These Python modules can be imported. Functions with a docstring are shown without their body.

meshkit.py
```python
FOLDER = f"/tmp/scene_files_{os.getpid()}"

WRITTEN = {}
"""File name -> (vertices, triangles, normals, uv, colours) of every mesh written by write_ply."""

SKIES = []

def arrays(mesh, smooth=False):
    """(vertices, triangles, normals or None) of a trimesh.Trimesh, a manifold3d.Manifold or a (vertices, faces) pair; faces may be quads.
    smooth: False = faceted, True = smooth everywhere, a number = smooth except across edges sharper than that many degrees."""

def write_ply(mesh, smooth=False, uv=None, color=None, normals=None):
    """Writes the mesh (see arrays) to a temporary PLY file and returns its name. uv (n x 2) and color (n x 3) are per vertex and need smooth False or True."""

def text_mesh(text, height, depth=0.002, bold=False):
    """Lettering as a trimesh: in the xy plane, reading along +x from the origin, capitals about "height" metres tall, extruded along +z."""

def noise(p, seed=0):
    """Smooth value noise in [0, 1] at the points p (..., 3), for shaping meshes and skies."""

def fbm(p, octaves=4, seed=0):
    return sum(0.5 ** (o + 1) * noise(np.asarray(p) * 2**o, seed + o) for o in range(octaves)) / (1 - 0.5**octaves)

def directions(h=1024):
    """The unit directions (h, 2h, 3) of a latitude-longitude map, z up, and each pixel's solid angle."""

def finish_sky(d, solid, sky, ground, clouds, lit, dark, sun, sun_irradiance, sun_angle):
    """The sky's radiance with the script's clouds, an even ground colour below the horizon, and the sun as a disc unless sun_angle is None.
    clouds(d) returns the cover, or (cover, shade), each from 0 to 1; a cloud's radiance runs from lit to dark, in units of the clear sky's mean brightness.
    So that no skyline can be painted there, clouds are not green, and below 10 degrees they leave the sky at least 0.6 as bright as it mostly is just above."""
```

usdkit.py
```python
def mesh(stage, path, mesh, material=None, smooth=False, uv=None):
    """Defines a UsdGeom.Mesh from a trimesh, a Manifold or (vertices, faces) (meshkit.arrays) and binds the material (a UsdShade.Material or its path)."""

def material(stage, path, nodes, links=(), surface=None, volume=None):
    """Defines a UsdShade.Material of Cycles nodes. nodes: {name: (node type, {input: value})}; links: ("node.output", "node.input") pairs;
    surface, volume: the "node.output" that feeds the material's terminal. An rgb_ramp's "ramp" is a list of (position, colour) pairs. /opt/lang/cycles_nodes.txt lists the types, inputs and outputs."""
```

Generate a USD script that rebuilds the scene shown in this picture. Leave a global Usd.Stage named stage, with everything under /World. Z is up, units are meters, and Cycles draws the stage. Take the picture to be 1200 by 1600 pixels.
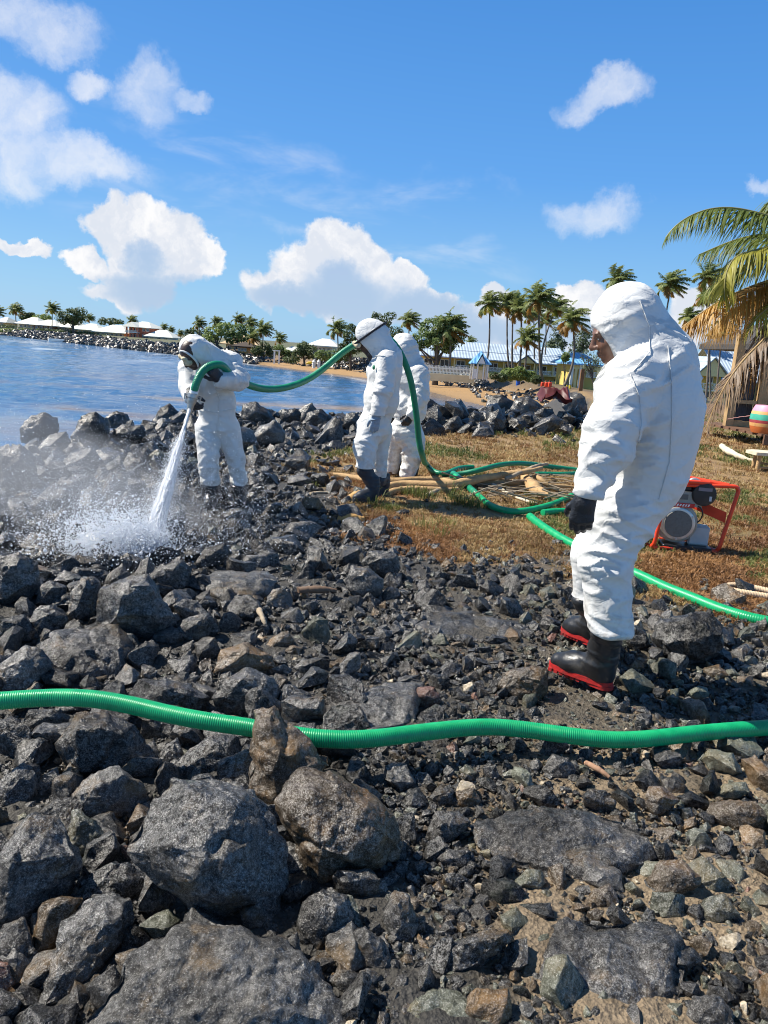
import math, random
import numpy as np, trimesh
import manifold3d as m3
import usdkit, meshkit
from meshkit import noise, fbm
from pxr import Usd, UsdGeom, UsdLux, UsdShade, Gf, Sdf, Vt

stage = Usd.Stage.CreateInMemory()
UsdGeom.SetStageUpAxis(stage, 'Z')
UsdGeom.SetStageMetersPerUnit(stage, 1.0)
WORLD = UsdGeom.Xform.Define(stage, '/World')
stage.SetDefaultPrim(WORLD.GetPrim())
UsdGeom.Scope.Define(stage, '/World/Looks')

# ------------------------------------------------------------------ camera
EYE = np.array([0.0, 0.0, 1.45])
PITCH, ROLL = math.radians(12.1), math.radians(4.0)
_r, _f, _u = np.array([1.0, 0, 0]), np.array([0, math.cos(PITCH), -math.sin(PITCH)]), np.array([0, math.sin(PITCH), math.cos(PITCH)])
CR, CU, CF = math.cos(ROLL) * _r + math.sin(ROLL) * _u, -math.sin(ROLL) * _r + math.cos(ROLL) * _u, _f
cam = UsdGeom.Camera.Define(stage, '/World/camera')
cam.CreateHorizontalApertureAttr(36.0)
cam.CreateFocalLengthAttr(36.0)
cam.CreateFStopAttr(0.0)
cam.CreateExposureAttr(0.85)
cam.CreateClippingRangeAttr(Gf.Vec2f(0.05, 5000.0))
_m = Gf.Matrix4d(*CR, 0, *CU, 0, *(-CF), 0, *EYE, 1)
UsdGeom.Xformable(cam).AddTransformOp().Set(_m)


def ray(px, py):
    """Direction through a point of the 1200 x 1600 photograph."""
    return CF + CR * (px - 600) / 1200.0 + CU * (800 - py) / 1200.0


def P(px, py, y):
    d = ray(px, py)
    return EYE + d * (y / d[1])


def G(px, py, z=0.0):
    d = ray(px, py)
    return EYE + d * ((z - EYE[2]) / d[2])


# ------------------------------------------------------------------ sun and sky
SUN = np.array([-0.95, 0.2, 0.0])
SUN /= np.linalg.norm(SUN)
SUN_EL = math.radians(49)
SUN = np.array([SUN[0] * math.cos(SUN_EL), SUN[1] * math.cos(SUN_EL), math.sin(SUN_EL)])
sun = UsdLux.DistantLight.Define(stage, '/World/sun')
sun.CreateIntensityAttr(1.25)
sun.CreateAngleAttr(0.53)
sun.CreateNormalizeAttr(True)
sun.CreateColorAttr(Gf.Vec3f(1.0, 0.95, 0.86))
_z = SUN
_x = np.cross([0, 0, 1.0], _z); _x /= np.linalg.norm(_x)
_y = np.cross(_z, _x)
UsdGeom.Xformable(sun).AddTransformOp().Set(Gf.Matrix4d(*_x, 0, *_y, 0, *_z, 0, 0, 0, 60, 1))


def sky_material():
    n, l = {}, []
    n['tc'] = ('geometry', {})
    n['sky'] = ('sky_texture', dict(sky_type='single_scattering', sun_disc=False, sun_elevation=float(SUN_EL),
                                    sun_rotation=float(math.atan2(SUN[0], SUN[1])), altitude=0.0, air_density=1.0, aerosol_density=0.35, ozone_density=2.0))
    n['dirn'] = ('vector_math', dict(math_type='normalize'))
    n['flip'] = ('vector_math', dict(math_type='scale', scale=SKY_SIGN))
    l += [('tc.position', 'dirn.vector1'), ('dirn.vector', 'flip.vector1')]
    # billows: the direction is pushed about by noise before the cloud shapes are measured
    def warp(tag, scale, amount, detail=6, rough=0.6, src='flip.vector'):
        n['wn' + tag] = ('noise_texture', dict(dimensions='3D', type='fBM', scale=scale, detail=detail, roughness=rough))
        n['ws' + tag] = ('vector_math', dict(math_type='subtract', vector2=(0.5, 0.5, 0.5)))
        n['wm' + tag] = ('vector_math', dict(math_type='scale', scale=amount))
        n['wa' + tag] = ('vector_math', dict(math_type='add'))
        l.extend([('flip.vector', f'wn{tag}.vector'), (f'wn{tag}.color', f'ws{tag}.vector1'), (f'ws{tag}.vector', f'wm{tag}.vector1'),
                  (src, f'wa{tag}.vector1'), (f'wm{tag}.vector', f'wa{tag}.vector2')])
        return f'wa{tag}.vector'
    k = [0]

    def blobs(items, src):
        """Largest of 1 - r^2 over ellipses (px, py, half width, half height in photo pixels, tilt)."""
        last = None
        for px, py, a, b in items:
            i = k[0]; k[0] += 1
            d = ray(px, py); s = 1 / np.linalg.norm(d); c = d * s
            n[f's{i}'] = ('vector_math', dict(math_type='subtract', vector2=tuple(c)))
            n[f'm{i}'] = ('vector_math', dict(math_type='multiply', vector2=(1200 / a / s, 1200 / a / s, 1200 / b / s)))
            n[f'd{i}'] = ('vector_math', dict(math_type='dot_product'))
            n[f'o{i}'] = ('math', dict(math_type='subtract', value1=1.0))
            l.extend([(src, f's{i}.vector1'), (f's{i}.vector', f'm{i}.vector1'), (f'm{i}.vector', f'd{i}.vector1'), (f'm{i}.vector', f'd{i}.vector2'), (f'd{i}.value', f'o{i}.value2')])
            if last:
                n[f'x{i}'] = ('math', dict(math_type='smoothmax', value3=0.15))
                l.extend([(last, f'x{i}.value1'), (f'o{i}.value', f'x{i}.value2')])
                last = f'x{i}.value'
            else:
                last = f'o{i}.value'
        return last

    def ramp(tag, src, a, b, lo=0.0, hi=1.0):
        n[tag] = ('map_range', dict(range_type='smoothstep', from_min=a, from_max=b, to_min=lo, to_max=hi, clamp=True))
        l.append((src, tag + '.value'))
        return tag + '.result'

    def math2(tag, kind, a, b):
        n[tag] = ('math', dict(math_type=kind, **({} if isinstance(b, str) else {'value2': b})))
        l.append((a, tag + '.value1'))
        if isinstance(b, str):
            l.append((b, tag + '.value2'))
        return tag + '.value'

    fine = warp('f2', 34.0, 0.035, 6, 0.6, warp('f', 9.0, 0.085, 5, 0.55))
    soft = warp('s', 5.0, 0.16, 8, 0.62)
    # heaped clouds over the horizon
    cum = blobs([(165, 345, 48, 46), (215, 365, 70, 50), (265, 395, 70, 52), (315, 402, 40, 32), (215, 430, 62, 60), (130, 410, 40, 26), (190, 455, 60, 22),
                 (525, 385, 50, 42), (555, 410, 66, 50), (500, 425, 80, 56), (450, 458, 80, 44), (560, 460, 110, 52), (632, 438, 40, 24), (660, 470, 50, 30),
                 (768, 462, 42, 26), (735, 495, 90, 40), (905, 470, 44, 26), (830, 505, 130, 44), (1085, 490, 60, 40), (35, 392, 42, 18)], fine)
    cmask = ramp('cmask', cum, 0.0, 0.4)
    # ragged high clouds on the left and two small ones at upper right
    rag = blobs([(40, 45, 110, 44), (15, 180, 80, 60), (20, 250, 70, 50), (120, 250, 130, 36), (125, 130, 48, 26), (240, 150, 62, 44), (310, 160, 40, 20),
                 (935, 170, 66, 32), (925, 335, 74, 36), (1195, 275, 40, 20), (130, 245, 70, 26)], soft)
    n['rn'] = ('noise_texture', dict(scale=16.0, detail=8, roughness=0.62))
    l.append((soft, 'rn.vector'))
    n['rn']= ('noise_texture', dict(scale=9.0, detail=9, roughness=0.66))
    rag2 = ramp('rag2', rag, -1.1, 1.0, -0.75, 0.5)
    ragn = math2('ragn', 'add', rag2, math2('rn2', 'multiply', 'rn.fac', 1.7))
    rmask = ramp('rmask', ragn, 0.58, 2.05, 0.0, 0.95)
    # thin streaks
    wis = blobs([(690, 300, 150, 34), (420, 270, 200, 60), (250, 260, 260, 110), (700, 400, 160, 40), (520, 340, 200, 40)], soft)
    n['wst'] = ('vector_math', dict(math_type='multiply', vector2=(5.0, 5.0, 16.0)))
    n['wnz'] = ('noise_texture', dict(scale=1.6, detail=8, roughness=0.6, distortion=0.4))
    l.extend([('flip.vector', 'wst.vector1'), ('wst.vector', 'wnz.vector')])
    wmask = math2('wmask', 'multiply', ramp('wr', wis, 0.0, 0.9), ramp('wr2', 'wnz.fac', 0.42, 0.8, 0.0, 0.32))
    # scattered small clouds everywhere else round the sky
    n['gn'] = ('noise_texture', dict(scale=3.2, detail=8, roughness=0.6))
    n['gst'] = ('vector_math', dict(math_type='multiply', vector2=(1.0, 1.0, 1.9)))
    n['gxyz'] = ('separate_xyz', {})
    l.extend([('flip.vector', 'gst.vector1'), ('gst.vector', 'gn.vector'), ('flip.vector', 'gxyz.vector')])
    behind = ramp('behind', 'gxyz.y', 0.55, 0.25)
    gmask = math2('gmask', 'multiply', behind, ramp('gr', 'gn.fac', 0.6, 0.76, 0.0, 0.75))
    # where the heaps are grey: their bottoms and middles
    gry = blobs([(235, 460, 95, 44), (240, 410, 48, 40), (470, 485, 110, 34), (560, 470, 105, 58), (540, 430, 50, 44), (700, 500, 130, 36), (840, 515, 120, 34)], soft)
    gmk = ramp('gmk', gry, -0.5, 0.8)
    n['sn'] = ('noise_texture', dict(scale=16.0, detail=8, roughness=0.62))
    l.append((fine, 'sn.vector'))
    snr = ramp('snr', 'sn.fac', 0.38, 0.6, 0.0, 0.5)
    shade = math2('shade', 'maximum', gmk, snr)
    cmask2 = math2('cmask2', 'multiply', cmask, ramp('cfade', gmk, 0.2, 1.0, 1.0, 0.72))
    n['ccol'] = ('mix_color', dict(blend_type='mix', a=CLOUD_LIT, b=CLOUD_DARK))
    l.append((shade, 'ccol.fac'))
    # the clean deep blue of trade wind air over the plain sky model
    n['blue'] = ('rgb_ramp', {'ramp': SKY_BLUE})
    n['deep'] = ('mix_color', dict(blend_type='mix', fac=0.85, use_clamp=False))
    n['gain'] = ('vector_math', dict(math_type='scale', scale=5.5))
    l.extend([('gxyz.z', 'blue.fac'), ('blue.color', 'gain.vector1'), ('sky.color', 'deep.a'), ('gain.vector', 'deep.b')])
    cur = 'deep.result'
    for tag, msk, col in (('ww', wmask, 'lit'), ('wg', gmask, 'lit'), ('wrg', rmask, 'lit'), ('wc', cmask2, 'ccol.result')):
        n['b' + tag] = ('mix_color', dict(blend_type='mix', use_clamp=False, **({'b': CLOUD_LIT} if col == 'lit' else {})))
        l.extend([(cur, f'b{tag}.a'), (msk, f'b{tag}.fac')])
        if col != 'lit':
            l.append((col, f'b{tag}.b'))
        cur = f'b{tag}.result'
    n['bg'] = ('background_shader', dict(strength=0.1))
    l.append((cur, 'bg.color'))
    return usdkit.material(stage, '/World/Looks/sky_air', n, l, surface='bg.background')


SKY_SIGN = 1.0
SKY_BLUE = [(0.0, (0.27, 0.56, 0.87)), (0.06, (0.22, 0.52, 0.87)), (0.2, (0.09, 0.36, 0.86)), (0.42, (0.04, 0.25, 0.72)), (0.7, (0.045, 0.16, 0.4)), (1.0, (0.045, 0.11, 0.26))]
CLOUD_LIT, CLOUD_DARK = (5.5, 5.5, 5.55), (2.8, 3.35, 4.3)
dome = UsdLux.DomeLight.Define(stage, '/World/sky')
dome.CreateIntensityAttr(1.0)
UsdShade.MaterialBindingAPI.Apply(dome.GetPrim()).Bind(sky_material())
dome.GetPrim().SetCustomDataByKey('kind', 'structure')

# ------------------------------------------------------------------ helpers
_names = {}


def numbered(name):
    k = _names.get(name, 0)
    _names[name] = k + 1
    return name if k == 0 else f'{name}_{k:03d}'


def set_data(prim, label=None, cat=None, group=None, kind=None):
    for key, v in (('label', label), ('category', cat), ('group', group), ('kind', kind)):
        if v:
            prim.SetCustomDataByKey(key, v)


def as_vf(m):
    v, f, _ = meshkit.arrays(m)
    return v, f


class Thing:
    """An Xform at the thing's base; parts are given in world coordinates."""

    def __init__(self, name, label, cat, loc=(0, 0, 0), group=None, kind=None, root='/World'):
        self.path = f'{root}/{numbered(name)}'
        self.loc = np.asarray(loc, float)
        x = UsdGeom.Xform.Define(stage, self.path)
        x.AddTranslateOp().Set(Gf.Vec3d(*self.loc))
        self.prim = x.GetPrim()
        self.n = {}
        set_data(self.prim, label, cat, group, kind)

    def part(self, name, mesh, mat, smooth=False, label=None, kind=None, under=None):
        base = under or self.path
        k = self.n.get((base, name), 0)
        self.n[(base, name)] = k + 1
        path = f'{base}/{name}' + (f'_{k:03d}' if k else '')
        v, f = as_vf(mesh)
        p = usdkit.mesh(stage, path, (v - self.loc, f), mat, smooth)
        if label or kind:
            set_data(p.GetPrim(), label=label, kind=kind)
        return path


def obj(name, mesh, mat, label=None, cat=None, group=None, kind=None, smooth=False, loc=None):
    v, f = as_vf(mesh)
    if loc is None:
        loc = np.array([(v[:, 0].min() + v[:, 0].max()) / 2, (v[:, 1].min() + v[:, 1].max()) / 2, v[:, 2].min()])
    path = f'/World/{numbered(name)}'
    p = usdkit.mesh(stage, path, (v - loc, f), mat, smooth)
    UsdGeom.Xformable(p).AddTranslateOp().Set(Gf.Vec3d(*map(float, loc)))
    set_data(p.GetPrim(), label, cat, group, kind)
    return p


def box(x0, x1, y0, y1, z0, z1):
    b = trimesh.creation.box([x1 - x0, y1 - y0, z1 - z0])
    b.apply_translation([(x0 + x1) / 2, (y0 + y1) / 2, (z0 + z1) / 2])
    return b


def cat_mesh(ms):
    vs, fs, n = [], [], 0
    for m in ms:
        v, f = as_vf(m)
        vs.append(v); fs.append(f + n); n += len(v)
    return np.vstack(vs), np.vstack(fs)


def frames(p):
    t = np.gradient(p, axis=0)
    t /= np.linalg.norm(t, axis=1, keepdims=True) + 1e-12
    a = np.zeros_like(p)
    up = np.array([0, 0, 1.0]) if abs(t[0][2]) < 0.9 else np.array([1.0, 0, 0])
    a[0] = np.cross(t[0], up); a[0] /= np.linalg.norm(a[0])
    for i in range(1, len(p)):
        x = a[i - 1] - t[i] * (a[i - 1] @ t[i])
        a[i] = x / (np.linalg.norm(x) + 1e-12)
    return t, a, np.cross(t, a)


def tube(p, r, sides=12, caps=True, squash=1.0):
    """A swept tube along p; r is a radius or one per point."""
    p = np.asarray(p, float)
    r = np.broadcast_to(np.asarray(r, float), (len(p),))
    t, a, b = frames(p)
    ang = np.arange(sides) * 2 * np.pi / sides
    v = p[:, None] + r[:, None, None] * (np.cos(ang)[None, :, None] * a[:, None] + squash * np.sin(ang)[None, :, None] * b[:, None])
    i, j = np.meshgrid(np.arange(len(p) - 1), np.arange(sides), indexing='ij')
    q = np.stack([i * sides + j, i * sides + (j + 1) % sides, (i + 1) * sides + (j + 1) % sides, (i + 1) * sides + j], -1).reshape(-1, 4)
    f = np.vstack([q[:, [0, 2, 1]], q[:, [0, 3, 2]]])
    f = f[:, ::-1]
    v = v.reshape(-1, 3)
    if caps:
        n = len(v)
        v = np.vstack([v, p[0], p[-1]])
        k = np.arange(sides)
        e = (len(p) - 1) * sides
        f = np.vstack([f, np.stack([np.full(sides, n), (k + 1) % sides, k], 1), np.stack([np.full(sides, n + 1), e + k, e + (k + 1) % sides], 1)])
    return v, f


def spline(pts, n):
    """Catmull-Rom through the points, n points evenly along the length."""
    from scipy.interpolate import CubicSpline
    pts = np.asarray(pts, float)
    d = np.r_[0, np.cumsum(np.sqrt(np.linalg.norm(np.diff(pts, axis=0), axis=1)))]
    cs = CubicSpline(d, pts)
    fine = cs(np.linspace(0, d[-1], 2000))
    s = np.r_[0, np.cumsum(np.linalg.norm(np.diff(fine, axis=0), axis=1))]
    u = np.linspace(0, s[-1], n)
    return np.stack([np.interp(u, s, fine[:, k]) for k in range(3)], 1)


def sstep(a, b, x):
    t = np.clip((np.asarray(x, float) - a) / (b - a), 0, 1)
    return t * t * (3 - 2 * t)


def material(name, nodes, links, surface):
    return usdkit.material(stage, f'/World/Looks/{name}', nodes, links, surface=surface)


def plain(name, color, rough=0.5, spec=0.5, metallic=0.0, var=0.15, scale=8.0, bump=0.0, bscale=60.0, dirt=None, coat=0.0):
    """A painted or natural surface: its colour varies a little with noise; optional fine relief and stains."""
    c = np.asarray(color, float)
    n = {'g': ('geometry', {}), 'n': ('noise_texture', dict(scale=scale, detail=5, roughness=0.6)),
         'r': ('rgb_ramp', {'ramp': [(0.25, tuple(c * (1 - var))), (0.75, tuple(np.minimum(c * (1 + var), 0.95)))]}),
         'p': ('principled_bsdf', dict(roughness=rough, specular_ior_level=spec, metallic=metallic, coat_weight=coat))}
    l = [('g.position', 'n.vector'), ('n.fac', 'r.fac')]
    src = 'r.color'
    if dirt is not None:
        n['dn'] = ('noise_texture', dict(scale=dirt[1], detail=6, roughness=0.65))
        n['dm'] = ('map_range', dict(from_min=dirt[2], from_max=dirt[3], to_min=0.0, to_max=dirt[4], clamp=True))
        n['dc'] = ('mix_color', dict(blend_type='mix', b=tuple(dirt[0])))
        l += [('g.position', 'dn.vector'), ('dn.fac', 'dm.value'), ('dm.result', 'dc.fac'), (src, 'dc.a')]
        src = 'dc.result'
    l.append((src, 'p.base_color'))
    if bump:
        n['bn'] = ('noise_texture', dict(scale=bscale, detail=6, roughness=0.65))
        n['b'] = ('bump', dict(strength=bump, distance=0.02))
        l += [('g.position', 'bn.vector'), ('bn.fac', 'b.height'), ('b.normal', 'p.normal')]
    return material(name, n, l, 'p.BSDF')


def rock_mat(name, dark, light, stain=None, stain_lo=0.55, stain_hi=0.7, rough=(0.2, 0.36), bumps=0.9, wet=1.0):
    """Wet broken basalt: mottled, with fine grain that glitters, and mineral stains."""
    n = {'g': ('geometry', {}),
         'n1': ('noise_texture', dict(scale=5.0, detail=8, roughness=0.65)),
         'n2': ('noise_texture', dict(scale=70.0, detail=5, roughness=0.7)),
         'n3': ('noise_texture', dict(scale=240.0, detail=3, roughness=0.7)),
         'v': ('voronoi_texture', dict(scale=26.0, feature='f1', randomness=1.0, detail=2.0, roughness=0.6)),
         'oi': ('object_info', {}),
         'r': ('rgb_ramp', {'ramp': [(0.3, dark), (0.7, light)]}),
         'r2': ('map_range', dict(from_min=0.35, from_max=0.68, to_min=0.6, to_max=1.5, clamp=True)),
         'mul': ('mix_color', dict(blend_type='multiply', fac=1.0, use_clamp=False)),
         'ro': ('map_range', dict(from_min=0.35, from_max=0.65, to_min=rough[0], to_max=rough[1], clamp=True)),
         'b1': ('bump', dict(strength=min(1.0, 0.42 * bumps), distance=0.012)), 'b2': ('bump', dict(strength=min(1.0, 0.7 * bumps), distance=0.006)), 'b3': ('bump', dict(strength=0.3 * bumps, distance=0.02)),
         'w1': ('noise_texture', dict(scale=3.5, detail=4, roughness=0.6)), 'wr': ('map_range', dict(from_min=0.4, from_max=0.6, to_min=0.35, to_max=wet, clamp=True)),
         'sm1': ('math', dict(math_type='multiply_add', value2=0.5)), 'sm0': ('math', dict(math_type='multiply', value2=0.5)), 'spk': ('map_range', dict(from_min=0.44, from_max=0.6, to_min=0.06, to_max=1.0, clamp=True)), 'spw': ('math', dict(math_type='multiply')),
         'p': ('principled_bsdf', dict(coat_weight=0.0, ior=1.9, specular_tint=(1.0, 0.97, 0.93)))}
    l = [('g.position', 'w1.vector'), ('w1.fac', 'wr.value'), ('n2.fac', 'sm0.value1'), ('n3.fac', 'sm1.value1'), ('sm0.value', 'sm1.value3'), ('sm1.value', 'spk.value'), ('spk.result', 'spw.value1'), ('wr.result', 'spw.value2'), ('spw.value', 'p.specular_ior_level'), ('g.position', 'n1.vector'), ('g.position', 'n2.vector'), ('g.position', 'n3.vector'), ('g.position', 'v.vector'), ('n1.fac', 'r.fac'), ('n2.fac', 'r2.value'),
         ('r.color', 'mul.a'), ('r2.result', 'mul.b'), ('n3.fac', 'ro.value'), ('ro.result', 'p.roughness'),
         ('v.distance', 'b3.height'), ('b3.normal', 'b1.normal'), ('n2.fac', 'b1.height'), ('b1.normal', 'b2.normal'), ('n3.fac', 'b2.height'), ('b2.normal', 'p.normal')]
    src = 'mul.result'
    if stain is not None:
        n['sn'] = ('noise_texture', dict(scale=7.0, detail=7, roughness=0.68))
        n['sm'] = ('map_range', dict(from_min=stain_lo, from_max=stain_hi, to_min=0.0, to_max=0.85, clamp=True))
        n['sc'] = ('mix_color', dict(blend_type='mix', b=stain))
        n['so'] = ('vector_math', dict(math_type='add', vector2=(13.7, 4.1, 7.7)))
        l += [('g.position', 'so.vector1'), ('so.vector', 'sn.vector'), ('sn.fac', 'sm.value'), ('sm.result', 'sc.fac'), (src, 'sc.a')]
        src = 'sc.result'
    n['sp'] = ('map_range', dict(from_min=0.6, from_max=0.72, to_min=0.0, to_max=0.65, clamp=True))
    n['spc'] = ('mix_color', dict(blend_type='mix', b=tuple(np.minimum(np.array(light) * 4.5, 0.5))))  # pale grain flecks painted into the base colour as sparkles of the wet stone
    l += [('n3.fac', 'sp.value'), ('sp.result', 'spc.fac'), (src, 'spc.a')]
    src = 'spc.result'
    n['rv'] = ('map_range', dict(from_min=0.0, from_max=1.0, to_min=0.75, to_max=1.35))
    n['mv'] = ('mix_color', dict(blend_type='multiply', fac=1.0, use_clamp=False))
    l += [('oi.random', 'rv.value'), ('rv.result', 'mv.b'), (src, 'mv.a'), ('mv.result', 'p.base_color')]
    return material(name, n, l, 'p.BSDF')


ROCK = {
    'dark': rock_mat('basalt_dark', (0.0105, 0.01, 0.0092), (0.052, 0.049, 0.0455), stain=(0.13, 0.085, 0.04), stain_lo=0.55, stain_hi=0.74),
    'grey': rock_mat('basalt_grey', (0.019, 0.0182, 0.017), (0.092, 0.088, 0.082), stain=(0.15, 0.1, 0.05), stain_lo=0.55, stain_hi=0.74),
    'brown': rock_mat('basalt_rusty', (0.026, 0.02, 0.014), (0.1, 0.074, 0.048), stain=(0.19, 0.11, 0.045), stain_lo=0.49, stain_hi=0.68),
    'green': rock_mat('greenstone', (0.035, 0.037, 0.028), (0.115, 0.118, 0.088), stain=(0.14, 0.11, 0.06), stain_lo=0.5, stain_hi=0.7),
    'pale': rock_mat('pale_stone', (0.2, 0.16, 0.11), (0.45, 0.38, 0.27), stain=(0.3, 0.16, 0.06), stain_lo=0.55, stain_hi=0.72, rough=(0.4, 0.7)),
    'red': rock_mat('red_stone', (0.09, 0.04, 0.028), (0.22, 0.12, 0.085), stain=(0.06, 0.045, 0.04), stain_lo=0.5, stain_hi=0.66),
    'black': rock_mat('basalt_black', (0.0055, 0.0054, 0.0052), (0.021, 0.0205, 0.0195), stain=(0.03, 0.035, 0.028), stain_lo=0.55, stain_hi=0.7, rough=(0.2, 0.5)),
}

# ------------------------------------------------------------------ ground, water
WATER_Z = -2.2
BAY = np.array([(-7, -60), (-6.8, 0), (-6.5, 9), (-5.6, 15), (-2.5, 17.5), (0.5, 18), (3, 19.5), (4.6, 22), (5.5, 26), (6, 35), (7, 48), (6.5, 55), (3, 70), (-3, 89),
                (-14.7, 104), (-35, 129), (-60, 155), (-100, 199), (-210, 255), (-900, 420), (-900, -60)], float)
GRASS = np.array([(-0.3, 12.2), (-0.9, 9.7), (-0.9, 8.8), (-0.4, 7.1), (-0.2, 6.2), (0.5, 5.4), (1.2, 5.4), (1.65, 4.7), (2.6, 4.5), (60, 4.5), (60, 45), (9, 45), (7.5, 26), (5, 18.2), (3, 15.4), (0, 13.0)], float)
SAND = np.array([(0.42, 2.45), (0.7, 2.75), (1.2, 2.8), (3, 3.0), (6, 3.0), (6, 0.2), (0.5, 0.2), (0.42, 1.5), (0.34, 1.8)], float)


def sdist(poly, x, y):
    """Signed distance to a polygon, positive outside."""
    d = np.full(np.shape(x), 1e18)
    inside = np.zeros(np.shape(x), bool)
    for (x0, y0), (x1, y1) in zip(poly, np.roll(poly, -1, axis=0)):
        ex, ey = x1 - x0, y1 - y0
        t = np.clip(((x - x0) * ex + (y - y0) * ey) / (ex * ex + ey * ey), 0, 1)
        d = np.minimum(d, (x - x0 - t * ex) ** 2 + (y - y0 - t * ey) ** 2)
        c = (y0 > y) != (y1 > y)
        with np.errstate(divide='ignore', invalid='ignore'):
            inside ^= c & (x < (x1 - x0) * (y - y0) / (y1 - y0 + 1e-30) + x0)
    return np.where(inside, -1, 1) * np.sqrt(d)


def height(x, y):
    x, y = np.asarray(x, float), np.asarray(y, float)
    s = sdist(BAY, x, y)
    p = np.stack([x, y, 0 * x], -1)
    near = np.where(s < 0, -2.2 + 0.5 * s, -2.2 + 2.2 * sstep(0, 2.6, s))
    near = near - 0.10 * sstep(-0.1, -0.9, x) * sstep(4.0, 2.5, y)
    inland = sstep(24, 60, y)
    near = near - 1.7 * inland * sstep(2, 5, s)
    shore = -2.2 + 0.3 * sstep(0, 9, s) + 1.35 * sstep(9, 12.5, s)      # flat beach, then a bank of stones
    bank = -2.2 + 1.35 * sstep(-0.5, 5, s) + 0.35 * sstep(5, 30, s)      # the stone bank of the far side
    k = sstep(-18, -30, x)
    far = shore * (1 - k) + bank * k
    far = np.where(s < 0, -2.2 + 0.2 * s, far)
    far = far - 0.75 * sstep(8, 22, x) * sstep(9, 14, s)
    t = sstep(34, 52, y)
    z = near * (1 - t) + far * t
    z = z + 0.45 * np.exp(-(((x - 10.5) / 3.0) ** 2 + ((y - 39) / 5.0) ** 2)) + 0.35 * np.exp(-(((x - 14.5) / 3.0) ** 2 + ((y - 37) / 5.0) ** 2))
    return z + 0.05 * (fbm(p * 0.7, 3, 3) - 0.5) * sstep(60, 20, y)


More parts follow.
